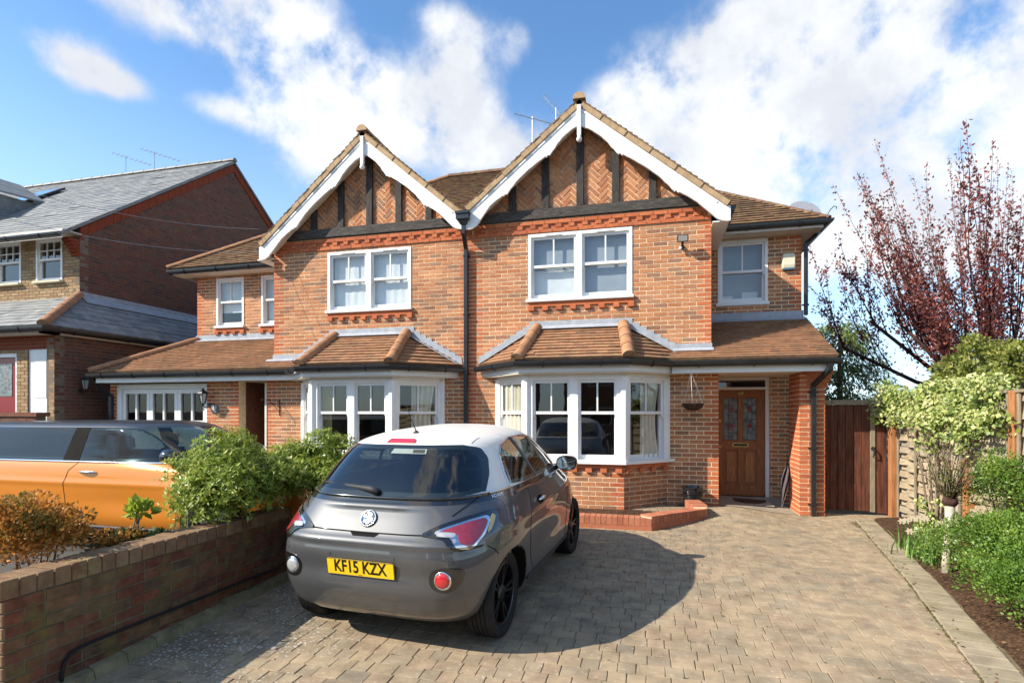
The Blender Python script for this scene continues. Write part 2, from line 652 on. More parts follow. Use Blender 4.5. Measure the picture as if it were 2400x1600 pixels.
M_ground = material('worn_tarmac', (.09, .085, .078), .95, .1, .25, 1.5, .4, 50)
M_sand = material('jointing_sand', (.175, .135, .08), .97, .1, .3, 9, .5, 90, dirt=((.13, .14, .05), 3, .5, .7, .6))
PAVT = [(0., (.300, .232, .150)), (.3, (.330, .250, .160)), (.55, (.275, .222, .150)), (.8, (.320, .232, .150)), (1., (.238, .198, .140))]
M_paver = material('concrete_paver', (.2, .17, .13), .9, .2, .22, 7, .45, 130, tint=PAVT, dirt=((.60, .55, .44), 30, .60, .68, .5), macro=.10)
M_kerb = material('kerb_paver', (.25, .2, .15), .92, .15, .2, 5, .45, 110, tint=[(0., (.27, .225, .15)), (1., (.33, .27, .185))], dirt=((.25, .22, .11), 4, .5, .7, .5))
M_soil = material('bark_mulch_soil', (.055, .032, .02), .97, .1, .5, 14, .9, 60, dirt=((.16, .085, .045), 40, .5, .62, .8))

far = [-1500, -400, -120, -50, -25]
xs = far + list(np.arange(-16, 8.01, .5)) + [25, 50, 120, 400, 1500]
ys = [-1500, -400, -120, -50, -25, -18] + list(np.arange(-14, 8.01, .5)) + [12, 25, 50, 120, 400, 1500]
grid_sheet('ground', xs, ys, lambda x, y: zg(x, y) - .05, M_ground)

KA, KB = Vector((1.86, -1.0, 0)), Vector((.98, -5.95, 0))
KD = (KB - KA).normalized()
KN = Vector((-KD.y, KD.x, 0))            # towards the flower bed
if KN.x < 0:
    KN = -KN


def kx(y):
    """x of the inner kerb line"""
    return KA.x + (KB.x - KA.x) * (y - KA.y) / (KB.y - KA.y)


drive_poly = [(-4.45, -12.5), (kx(-12.5), -12.5), (kx(-.6), -.6), (1.95, -.15), (2.7, -.02), (2.7, .35), (1.66, .35), (1.64, 1.2), (.11, 1.2), (.11, 0.0), (-4.45, 0)]
# base sheet under the pavers
drv = grid_sheet('driveway', list(np.linspace(-4.45, 2.75, 37)), list(np.linspace(-12.5, 1.25, 69)), lambda x, y: zg(x, y) - .007, M_sand)
rp = random.Random(3)
pav = []
# convex fields of paving
fields = [[(-4.43, -12.5), (kx(-12.5), -12.5), (kx(-1.), -1.), (kx(-1.), -.4), (-4.43, -.4)],
          [(-4.43, -.4), (kx(-1.) + .05, -.4), (2.45, -.02), (2.45, -.0), (-4.43, -.0)],
          [(.13, 0.0), (1.28, 0.0), (1.28, 1.18), (.13, 1.18)], [(1.68, .0), (2.64, 0), (2.64, .33), (1.68, .33)]]
UX, UY, UZ = Vector((1, 0, 0)), Vector((0, 1, 0)), Vector((0, 0, 1))
row = 0
y = -12.5
while y < 1.2:
    hh = .134
    x = -4.6 - rp.random() * .2
    while x < 2.8:
        ln = rp.choice([.12, .12, .185, .185, .155])
        near = y > -7.6
        jx = rp.uniform(-.003, .003)
        wf = lambda q: .012 * math.sin(q * 1.7 + y * .9) + .006 * math.sin(q * 3.1 - y * 2.3)
        wob, wo2 = wf(x), wf(x + ln)
        rect = [(x + .0022, y + .0022 + wob), (x + ln - .0022, y + .0022 + wo2 + rp.uniform(-.002, .002)), (x + ln - .0022 + jx, y + hh - .0022 + wo2), (x + .0022 + jx, y + hh - .0022 + wob + rp.uniform(-.002, .002))]
        for fp in fields:
            c = clip_poly(rect, fp)
            if len(c) >= 3 and abs(area2(c)) > .0006:
                tz = rp.uniform(-.002, .002)
                hs = [zg(a, b) + tz + rp.uniform(-.0015, .0015) for a, b in c]
                base = min(hs) - .03
                pav.append(make_piece(c, hs, Vector(), UX, UY, UZ, base, rp.random(), 0, .0035 if near else 0))
        x += ln
    y += hh
PAVM = [M_paver]
place_pieces(pav, PAVM, drv, 'paver', 300, 'paver_field')

# edging of kerb pavers along the bed
ker = mesh_obj('kerb_edging', [tuple(KA + KN * a + KD * b + Vector((0, 0, zg(1.5, (KA + KD * b).y) - .006))) for b in np.linspace(-.9, 11, 25) for a in (.0, .27)],
               [(2 * i, 2 * i + 1, 2 * i + 3, 2 * i + 2) for i in range(24)], M_sand)
ker['kind'] = 'structure'
kp = []
s = -.9
while s < 10.5:
    ln = rp.choice([.11, .11, .16, .22])
    pts = [KA + KN * .012 + KD * s, KA + KN * .262 + KD * s, KA + KN * .262 + KD * (s + ln - .005), KA + KN * .012 + KD * (s + ln - .005)]
    poly = [(p.x + rp.uniform(-.004, .004), p.y + rp.uniform(-.002, .002)) for p in pts]
    if area2(poly) < 0:
        poly.reverse()
    tz = rp.uniform(0, .006)
    kp.append(make_piece(poly, [zg(a, b) + .006 + tz for a, b in poly], Vector(), UX, UY, UZ, zg(*poly[0]) - .03, rp.random(), 0, .008))
    s += ln
KERM = [M_kerb]
place_pieces(kp, KERM, ker, 'edging_paver', 200)

# flower bed between kerb and fence
def bedz(x, y):
    return zg(x, y) + .015 + .03 * mnoise.noise(Vector((x * 3, y * 3, 0))) + .04 * min(1, max(0, (x - kx(y) - .25) / .5))


bv, bf = [], []
NB = 14
ysb = np.linspace(-11, -.05, 60)
for j, yy in enumerate(ysb):
    x0 = kx(yy) + .25
    for i in range(NB + 1):
        xx = x0 + (3.1 - x0) * i / NB
        bv.append((xx, yy, bedz(xx, yy) if i else zg(xx, yy) - .02))
for j in range(len(ysb) - 1):
    for i in range(NB):
        a = j * (NB + 1) + i
        bf.append((a, a + 1, a + NB + 2, a + NB + 1))
bed = mesh_obj('flower_bed', bv, bf, M_soil, smooth=True)
bed['kind'] = 'structure'
# earth bed behind the garden wall
sb = grid_sheet('shrub_bed', list(np.linspace(-5.35, -4.62, 8)), list(np.linspace(-7.1, -3.2, 30)), lambda x, y: zg(x, y) + .10 + .04 * mnoise.noise(Vector((x * 3, y * 3, 4))), M_soil)


# ================================================================= building helpers
class Fr:
    """wall frame: origin, along-wall u, outward n"""
    def __init__(s, O, u, n):
        s.O, s.u, s.n = Vector(O), Vector(u).normalized(), Vector(n).normalized()

    def p(s, a, z, d=0.):
        return s.O + s.u * a + UZ * z + s.n * d

    def box(s, mb, a0, a1, z0, z1, d0, d1):
        c = s.p((a0 + a1) / 2, (z0 + z1) / 2, (d0 + d1) / 2)
        mb.obox(c, s.u * ((a1 - a0) / 2), s.n * ((d1 - d0) / 2), UZ * ((z1 - z0) / 2))
        return mb


CO = .0725     # height of a brick course
BM = .2272     # length of a brick with its joint
rb = random.Random(21)
PATCH = {}


def brick_tint():
    r = rb.random()
    return r if rb.random() < .86 else .86 + .14 * rb.random()


def brick_field(fr, a0, a1, z0, z1, holes=(), clip=None, ql=False, qr=False, red=False, mod=BM, course=CO, joint=.0138, d0=-.010, fl=0., phase=0, allred_below=None):
    """pieces of a stretcher-bond wall (brick face at depth 0)"""
    out_ = []
    k = math.floor(z0 / course + 1e-6)
    while k * course < z1 - 1e-4:
        zb, zt = max(z0, k * course), min(z1, (k + 1) * course)
        off = 0 if (k + phase) % 2 == 0 else -mod / 2
        a = a0 + off
        i = 0
        while a < a1 - 1e-4:
            b0, b1 = max(a, a0), min(a + mod, a1)
            first, last = a <= a0 + 1e-3, a + mod >= a1 - 1e-3
            isred = red or (ql and first) or (qr and last)
            r = (b0 + joint / 2 if not first else b0, zb + joint / 2, b1 - joint / 2 if not last else b1, zt - joint / 2)
            if r[2] - r[0] > .012 and r[3] - r[1] > .01:
                t = rb.random() if isred else brick_tint()
                for (x0, y0, x1, y1) in cut_holes(r, holes):
                    if x1 - x0 < .012 or y1 - y0 < .012:
                        continue
                    poly = [(x0, y0), (x1, y0), (x1, y1), (x0, y1)]
                    # frame seen from outside: u to the right when n faces the viewer
                    if clip:
                        poly = clip_poly(poly, clip)
                        if len(poly) < 3 or abs(area2(poly)) < .0004:
                            continue
                    h = fl + rb.uniform(-.0018, .0018)
                    out_.append(make_piece(poly, [h] * len(poly), fr.O, fr.u, UZ, fr.n, d0 + fl, t, 1 if isred else 0))
            a += mod
            i += 1
        k += 1
    return out_


def wall_slab(fr, a0, a1, z0, z1, holes, thick=.2, front=-.0045):
    mb = MB()
    for (x0, y0, x1, y1) in cut_holes((a0, z0, a1, z1), holes):
        fr.box(mb, x0, x1, y0, y1, front - thick, front)
    return mb


BRK = [M_brick, M_redbrick]


def sash_unit(win, fr, a0, a1, z0, z1, zm, set_=0., bars=1, six=False, vent=True):
    """one box-sash: frame in `win` mesh builder is separate; this adds sashes and panes as children"""
    # upper sash
    j = .05
    u0, u1 = a0 + j, a1 - j
    top = z1 - .055
    mb = MB()
    st = .042
    d0, d1 = set_ - .055, set_ - .02
    fr.box(mb, u0, u0 + st, zm, top, d0, d1)
    fr.box(mb, u1 - st, u1, zm, top, d0, d1)
    fr.box(mb, u0 + st, u1 - st, top - st, top, d0, d1)
    fr.box(mb, u0 + st, u1 - st, zm, zm + .045, d0, d1)
    # horns
    for (x, sgn) in ((u0, 1), (u1, -1)):
        poly = [fr.p(x, zm, d0), fr.p(x + sgn * .034, zm, d0), fr.p(x + sgn * .034, zm - .02, d0), fr.p(x + sgn * .024, zm - .03, d0), fr.p(x + sgn * .028, zm - .045, d0), fr.p(x + sgn * .012, zm - .068, d0), fr.p(x, zm - .068, d0)]
        if sgn * 1 < 0:
            poly.reverse()
        mb.prism(poly, fr.n * .035)
    up = mb.build('upper_sash', M_white, win)
    nb = 3 if six else bars + 1
    gw = (u1 - u0 - 2 * st) / nb
    gz0, gz1 = zm + .045, top - st
    for i in range(1, nb):
        b = MB()
        x = u0 + st + gw * i
        fr.box(b, x - .012, x + .012, gz0, gz1, d0 + .006, d1 - .002)
        b.build('glazing_bar', M_white, win)
    rows = [(gz0, gz1)]
    if six:
        b = MB()
        zc = (gz0 + gz1) / 2
        fr.box(b, u0 + st, u1 - st, zc - .011, zc + .011, d0 + .008, d1 - .005)
        b.build('glazing_bar', M_white, win)
        rows = [(gz0, zc - .011), (zc + .011, gz1)]
    for (q0, q1) in rows:
        for i in range(nb):
            x0 = u0 + st + gw * i + (.012 if i else 0)
            x1 = u0 + st + gw * (i + 1) - (.012 if i < nb - 1 else 0)
            dd = d0 + .012
            mesh_obj('pane', [fr.p(x0, q0, dd), fr.p(x1, q0, dd), fr.p(x1, q1, dd), fr.p(x0, q1, dd)], [(0, 1, 2, 3)], M_glass, win)
    # lower sash, a little behind
    mb = MB()
    e0, e1 = set_ - .095, set_ - .06
    zb = z0 + .012
    fr.box(mb, u0, u0 + st, zb, zm + .03, e0, e1)
    fr.box(mb, u1 - st, u1, zb, zm + .03, e0, e1)
    fr.box(mb, u0 + st, u1 - st, zb, zb + .075, e0, e1)
    fr.box(mb, u0 + st, u1 - st, zm - .004, zm + .03, e0, e1)
    mb.build('lower_sash', M_white, win)
    dd = e0 + .012
    mesh_obj('pane', [fr.p(u0 + st, zb + .075, dd), fr.p(u1 - st, zb + .075, dd), fr.p(u1 - st, zm - .004, dd), fr.p(u0 + st, zm - .004, dd)], [(0, 1, 2, 3)], M_glass, win)


def sash_window(house, fr, a0, a1, z0, z1, units=2, zm=None, sill=True, six=False, set_=.0, sillout=.07, mull=.10, sillmat=None):
    """outer frame + sashes + sill; fr depth 0 is the wall face"""
    zm = zm if zm is not None else z0 + (z1 - z0) * .47
    f = MB()
    fd0, fd1 = set_ - .13, set_ + .012
    fr.box(f, a0, a0 + .05, z0, z1, fd0, fd1)
    fr.box(f, a1 - .05, a1, z0, z1, fd0, fd1)
    fr.box(f, a0 + .05, a1 - .05, z1 - .055, z1, fd0, fd1)
    fr.box(f, a0 + .05, a1 - .05, z0, z0 + .012, fd0, fd1)
    w = (a1 - a0)
    spans = []
    if units == 2:
        m0, m1 = (a0 + a1) / 2 - mull / 2 + .0, (a0 + a1) / 2 + mull / 2
        fr.box(f, m0 + .0, m1 - .0, z0 + .012, z1 - .055, fd0, fd1)
        spans = [(a0, m0 + .05), (m1 - .05, a1)]
    else:
        spans = [(a0, a1)]
    win = f.build('window', M_white, house)
    for (x0, x1) in spans:
        sash_unit(win, fr, x0, x1, z0, z1, zm, set_, six=six)
        v = MB()
        xc = (x0 + x1) / 2
        fr.box(v, xc - .14, xc + .14, z1 - .042, z1 - .022, fd1, fd1 + .012)
        v.build('trickle_vent', M_white, win)
    if sill:
        sb_ = MB()
        fr.box(sb_, a0 - .03, a1 + .03, z0 - .055, z0, fd0, set_ + sillout)
        bevel_obj(sb_.build('sill', sillmat or M_white, win), .008)
    return win


def dentils(house, fr, a0, a1, ztop, parent_name='dentil_course'):
    """red corbel bricks under a sill"""
    mb = MB()
    fr.box(mb, a0, a1, ztop - .07, ztop, -.01, .03)
    d = mb.build(parent_name, M_redbrick, house)
    n = max(2, round((a1 - a0) / .215))
    st = (a1 - a0 - .1) / (n - 1)
    for i in range(n):
        b = MB()
        x = a0 + i * st
        fr.box(b, x, x + .1, ztop - .138, ztop - .072, -.01, .048)
        ob = b.build('dentil_brick', M_redbrick, d)
        at = ob.data.attributes.new('tint', 'FLOAT', 'FACE')
        at.data.foreach_set('value', np.full(len(ob.data.polygons), rb.random(), dtype=np.float32))
    at = d.data.attributes.new('tint', 'FLOAT', 'FACE')
    at.data.foreach_set('value', np.full(len(d.data.polygons), .3, dtype=np.float32))
    return d


def room(house, x0, x1, y0, y1, z0, z1, mat=None):
    """lining of the room behind a window, open to the front"""
    v = [(x0, y0, z0), (x1, y0, z0), (x1, y1, z0), (x0, y1, z0), (x0, y0, z1), (x1, y0, z1), (x1, y1, z1), (x0, y1, z1)]
    f = [(0, 1, 2, 3), (7, 6, 5, 4), (1, 5, 6, 2), (2, 6, 7, 3), (3, 7, 4, 0)]
    return mesh_obj('room_lining', v, f, mat or M_room, house)


def roof_plane(house, O, u, w, poly, gauge=.108, wid=.166, butt=.025, tint=None, mats=None, rng=None, mat=0, lap=.0, ref=None):
    """courses of tiles over a convex polygon in (a along eave, b up the slope)"""
    rng = rng or rb
    u, w = Vector(u).normalized(), Vector(w).normalized()
    n = u.cross(w).normalized()
    if n.z < 0:
        n = -n
    if area2(poly) < 0:
        poly = poly[::-1]
    flip = u.cross(w).dot(n) < 0
    bmin, bmax = min(p[1] for p in poly), max(p[1] for p in poly)
    amin, amax = min(p[0] for p in poly), max(p[0] for p in poly)
    res = []
    k = 0
    b = bmin
    if ref:
        k = math.floor((bmin - ref[1]) / gauge)
        b = ref[1] + k * gauge
    while b < bmax - .01:
        a = amin - (wid / 2 if k % 2 else 0)
        if ref:
            a = ref[0] + math.floor((amin - ref[0]) / wid - 1) * wid + (wid / 2 if k % 2 else 0)
        sag = rng.uniform(-.003, .003)
        while a < amax:
            r = [(a + .0006, b), (a + wid - .0006, b), (a + wid - .0006, b + gauge + lap), (a + .0006, b + gauge + lap)]
            c = clip_poly(r, poly)
            if len(c) >= 3 and abs(area2(c)) > .0003:
                jit = rng.uniform(-.002, .002) + (.010 if rng.random() < .008 else 0)
                hs = [.006 + sag + jit + butt * (1 - (q[1] - b) / gauge) for q in c]
                if flip:
                    c = c[::-1]
                    hs = hs[::-1]
                res.append(make_piece(c, hs, Vector(O), u, w, n, -.004, rng.random(), mat))
            a += wid
        b += gauge
        k += 1
    return res


def roof_slab(mb, pts, thick=.03):
    """solid slab under a roof plane (pts = 3d polygon)"""
    p = [Vector(q) for q in pts]
    n = (p[1] - p[0]).cross(p[2] - p[0]).normalized()
    if n.z < 0:
        p.reverse()
        n = -n
    mb.prism([q - n * thick for q in p], n * (thick - .005))


def gutter(house, pts, outn=None, r=.058, brackets=.9, name='gutter'):
    """half-round gutter along a polyline"""
    mb = MB()
    segs = 10
    P = [Vector(p) for p in pts]
    rings = []
    for i, p in enumerate(P):
        a, b = P[max(i - 1, 0)], P[min(i + 1, len(P) - 1)]
        t = (b - a).normalized()
        side = t.cross(UZ).normalized()
        k = 1.
        if 0 < i < len(P) - 1:
            t0 = (P[i] - P[i - 1]).normalized()
            k = 1 / max(.5, math.cos(t0.angle(t)))
        ring = []
        for q in range(segs + 1):
            an = math.pi + math.pi * q / segs
            ring.append(p + side * (math.cos(an) * r * k) + UZ * (math.sin(an) * r * 1.55))
        ring.append(p + side * (r * .86 * k) + UZ * 0)
        ring.append(p + side * (r * .86 * k) - UZ * .02)
        ring.append(p - side * (r * .86 * k) - UZ * .02)
        ring.append(p - side * (r * .86 * k))
        rings.append(ring)
    m = len(rings[0])
    v = [q for rr in rings for q in rr]
    f = []
    for i in range(len(P) - 1):
        for k in range(m):
            f.append((i * m + k, i * m + (k + 1) % m, (i + 1) * m + (k + 1) % m, (i + 1) * m + k))
    f.append(tuple(range(m - 1, -1, -1)))
    f.append(tuple((len(P) - 1) * m + k for k in range(m)))
    mb.add(v, f)
    g = mb.build(name, M_blackplastic, house)
    for i in range(len(P) - 1):
        L = (P[i + 1] - P[i]).length
        t = (P[i + 1] - P[i]).normalized()
        side = t.cross(UZ).normalized()
        nb = max(1, round(L / brackets))
        for k in range(nb):
            c = P[i] + t * (L * (k + .5) / nb)
            b = MB()
            pts_ = [c + side * (math.cos(math.pi + math.pi * q / 8) * (r + .007)) + UZ * (math.sin(math.pi + math.pi * q / 8) * (r * 1.55 + .007)) for q in range(9)]
            for q in range(8):
                b.obox((pts_[q] + pts_[q + 1]) / 2, t * .014, (pts_[q + 1] - pts_[q]) / 2, (pts_[q + 1] - pts_[q]).normalized().cross(t) * .004)
            b.build('gutter_bracket', M_blackplastic, g)
    return g


def half_round_tiles(house, p0, p1, r=.095, ln=.30, mat=None, name='hip_tile', taper=.0):
    """overlapping half-round tiles from p0 (low) to p1 (high)"""
    p0, p1 = Vector(p0), Vector(p1)
    L = (p1 - p0).length
    n = max(1, round(L / ln))
    t = (p1 - p0) / L
    side = t.cross(UZ).normalized()
    up = side.cross(t)
    for i in range(n):
        mb = MB()
        a, b = p0 + t * (L * i / n - .0), p0 + t * (L * (i + 1) / n + (.02 if i < n - 1 else 0))
        v = []
        rr0, rr1 = r * 1.06, r * .97
        S = 10
        for (c, R_) in ((a, rr0), (b, rr1)):
            for q in range(S + 1):
                an = math.pi * q / S
                v.append(c + side * math.cos(an) * R_ + up * (math.sin(an) * R_ - .02))
        m = S + 1
        f = [(q, q + 1, m + q + 1, m + q) for q in range(S)] + [tuple(range(S, -1, -1)), tuple(range(m, 2 * m)), (0, m, 2 * m - 1, m - 1)]
        mb.add(v, f)
        ob = mb.build(name, mat or M_hiptile, house)
        smooth_by_angle(ob, 40)
# ================================================================= the pair of houses
HR = thing('brick_house', (-2, 2, 0), 'red brick house with taller front gable, oak front door and open porch', 'house', None)
HL = thing('brick_house', (-8, 2, 0), 'red brick house with white garage doors and a number 47 plaque', 'house', None)
BRICKS = {HR.name: [], HL.name: []}
TILES = {HR.name: [], HL.name: []}
TLM = [M_tile, M_oldtile, M_verge]
WALLPART = {}
FRONT = Fr((0, 0, 0), UX, -UY)


def add_wall(house, fr, a0, a1, z0, z1, holes=(), thick=.2, **kw):
    cuts = [h for h in holes if h[1] <= z0 and h[3] >= z1]
    if cuts:
        h = cuts[0]
        wall_slab(fr, a0, h[0], z0, z1, (), thick).build('wall', M_mortar, house)
        w = wall_slab(fr, h[2], a1, z0, z1, (), thick).build('wall', M_mortar, house)
    else:
        w = wall_slab(fr, a0, a1, z0, z1, holes, thick).build('wall', M_mortar, house)
    WALLPART.setdefault(house.name, w)
    BRICKS[house.name] += brick_field(fr, a0, a1, z0, z1, holes, **kw)
    return w


def bay(house, cx, tagname):
    hf, hw, dp = .78, 1.44, .69
    L = Fr((cx - hw, 0, 0), (hw - hf, -dp, 0), (-dp, -(hw - hf), 0))
    Fc = Fr((cx - hf, -dp, 0), (1, 0, 0), (0, -1, 0))
    R_ = Fr((cx + hf, -dp, 0), (hw - hf, dp, 0), (dp, -(hw - hf), 0))
    sl = math.hypot(hw - hf, dp)
    for fr, ln, ql, qr in ((L, sl, False, True), (Fc, 2 * hf, True, True), (R_, sl, True, False)):
        add_wall(house, fr, 0, ln, -.15, .80, (), .1, ql=ql and ln > 1.2, qr=qr and ln > 1.2, mod=ln / round(ln / .225))
    dentils(house, Fr(Fc.O, Fc.u, Fc.n), .03, 2 * hf - .03, .80)
    dentils(house, R_, .03, sl - .03, .80)
    dentils(house, L, .03, sl - .03, .80)
    # windows, corner posts, sill, head
    z0, z1, zm = .845, 2.17, 1.575
    sash_window(house, Fc, .06, 2 * hf - .06, z0, z1, 2, zm, sill=False, set_=.02, mull=.13)
    sash_window(house, L, .05, sl - .05, z0, z1, 1, zm, sill=False, set_=.02)
    sash_window(house, R_, .05, sl - .05, z0, z1, 1, zm, sill=False, set_=.02)
    for (x, y) in ((cx - hf, -dp), (cx + hf, -dp), (cx - hw + .02, -.01), (cx + hw - .02, -.01)):
        mb = MB()
        rr = .074
        poly = [(x + rr * math.cos(math.radians(a)), y + rr * math.sin(math.radians(a)), z0) for a in range(22, 360, 45)]
        mb.prism(poly, (0, 0, z1 - z0))
        mb.build('corner_post', M_white, house)

    def ring(off, za, zb, mat, name, inner=-.05):
        mb = MB()
        def path(o):
            k = o * math.tan(math.radians(22.5))
            return [Vector((cx - hw - o * 1.414 + 0, 0, 0)), Vector((cx - hf - k, -dp - o, 0)), Vector((cx + hf + k, -dp - o, 0)), Vector((cx + hw + o * 1.414, 0, 0))]
        A, B = path(off), path(inner)
        for i in range(3):
            mb.prism([A[i] + UZ * za, A[i + 1] + UZ * za, B[i + 1] + UZ * za, B[i] + UZ * za], (0, 0, zb - za))
        return mb.build(name, mat, house)
    ring(.085, .795, .845, M_white, 'bay_sill', -.12)
    ring(.03, 2.17, 2.215, M_white, 'head_moulding', -.12)
    ring(.20, 2.215, 2.235, M_cream, 'soffit', -.12)
    ring(.215, 2.237, 2.37, M_white, 'fascia', .195)
    # roof
    ef, ew, ez, ey = .87, 1.82, 2.44, -.95
    tf, tz = .74, 3.05
    pf = [Vector((cx - ef, ey, ez)), Vector((cx + ef, ey, ez)), Vector((cx + tf, 0, tz)), Vector((cx - tf, 0, tz))]
    pl = [Vector((cx - ew, 0, ez)), Vector((cx - ef, ey, ez)), Vector((cx - tf, 0, tz))]
    pr = [Vector((cx + ef, ey, ez)), Vector((cx + ew, 0, ez)), Vector((cx + tf, 0, tz))]
    slab = MB()
    for p in (pf, pl, pr):
        roof_slab(slab, p, .04)
        O = p[0]
        u = (p[1] - p[0]).normalized()
        n = u.cross(p[-1] - p[0]).normalized()
        w = n.cross(u)
        poly = [((q - O).dot(u), (q - O).dot(w)) for q in p]
        TILES[house.name] += roof_plane(house, O, u, w, poly)
    slab.build('bay_roof', M_oldtile, house)
    for sx in (-1, 1):
        half_round_tiles(house, (cx + sx * (ef + .0), ey - .03, ez + .02), (cx + sx * tf, -.03, tz + .04), .098, .30)
        # little hip iron
        mb = MB()
        q = Vector((cx + sx * (ef + .02), ey - .05, ez + .03))
        mb.tube([q, q + Vector((sx * .03, -.04, .0)), q + Vector((sx * .045, -.06, .035)), q + Vector((sx * .03, -.05, .06))], .006, 6)
        mb.build('hip_iron', M_iron, house)
    # lead: top strip and steps
    mb = MB()
    FRONT.box(mb, cx - tf - .14, cx + tf + .14, tz + .02, tz + .135, .002, .012)
    mb.prism([(cx - tf - .05, -.012, tz + .05), (cx + tf + .05, -.012, tz + .05), (cx + tf + .05, -.10, tz - .012), (cx - tf - .05, -.10, tz - .012)], (0, -.004, .008))
    fl = mb.build('lead_flashing', M_lead, house)
    ns = 9
    for sx in (-1, 1):
        for i in range(ns):
            t0, t1 = i / ns, (i + 1) / ns
            xa, xb = tf + .04 + (ew - tf - .05) * t0, tf + .04 + (ew - tf - .05) * t1
            za, zb = tz + .0 + (ez - tz) * t0, tz + (ez - tz) * t1
            dd = .004 + .001 * (i % 2)
            mb = MB()
            pts = [(cx + sx * (xa - .03), -dd, za + .13), (cx + sx * (xb - .01), -dd, za + .105), (cx + sx * (xb + .015), -dd, zb + .02), (cx + sx * (xa - .03), -dd, za - .01)]
            if sx > 0:
                pts = pts[::-1]
            mb.prism(pts, (0, -.005, 0))
            mb.build('flashing_step', M_lead, fl)
        a, b = Vector((cx + sx * tf, -.02, tz + .03)), Vector((cx + sx * (ew - .04), -.02, ez + .035))
        mb = MB()
        dv = (b - a).normalized()
        mb.obox((a + b) / 2 + Vector((-sx * .02, -.04, -.004)), dv * ((b - a).length / 2), Vector((0, .055, 0)), dv.cross(UY) * .006)
        mb.build('soaker', M_lead, fl)
    eo = .05
    k = eo * math.tan(math.radians(22.5))
    return [(cx - ew - eo * .5, -.06, ez - .035), (cx - ef - k, ey - eo, ez - .035), (cx + ef + k, ey - eo, ez - .035), (cx + ew + eo * .5, -.06, ez - .035)]


def herringbone(cx, panels, z0):
    """bricks laid in a zig-zag, clipped to each panel between the timbers"""
    res = []
    w = .0745
    n = 3
    c45 = math.sqrt(.5)
    j = .012
    rng = range(-60, 60)
    cells = []
    for i in rng:
        for m in range(-12, 13):
            x0, y0 = (i + 2 * n * m) * w, i * w
            cells.append((x0 + j / 2, y0 + j / 2, x0 + n * w - j / 2, y0 + w - j / 2))
            x1, y1 = i * w, (i + 1 + 2 * n * m) * w
            cells.append((x1 + j / 2, y1 + j / 2, x1 + w - j / 2, y1 + n * w - j / 2))
    rot = []
    for (x0, y0, x1, y1) in cells:
        poly = [((a - b) * c45 + cx, (a + b) * c45 + z0 + .6) for a, b in ((x0, y0), (x1, y0), (x1, y1), (x0, y1))]
        mx, mz = sum(p[0] for p in poly) / 4, sum(p[1] for p in poly) / 4
        if abs(mx - cx) < 2.3 and z0 - .2 < mz < z0 + 2:
            rot.append((poly, brick_tint()))
    for pan in panels:
        for poly, t in rot:
            c = clip_poly(poly, pan)
            if len(c) >= 3 and abs(area2(c)) > .0004:
                h = rb.uniform(-.003, .003)
                res.append(make_piece(c, [h] * len(c), Vector(), UX, UZ, -UY, -.012, t, 0))
    return res


BARGE = [(0, .31), (.05, .285), (.10, .235), (.16, .20), (.22, .195), (.27, .21), (.32, .245), (.365, .27), (.37, .245), (.385, .255), (.39, .232), (.46, .21), (.54, .195), (.62, .20), (.68, .225), (.735, .255), (.74, .232), (.755, .24), (.76, .22), (.82, .20), (.88, .195)]


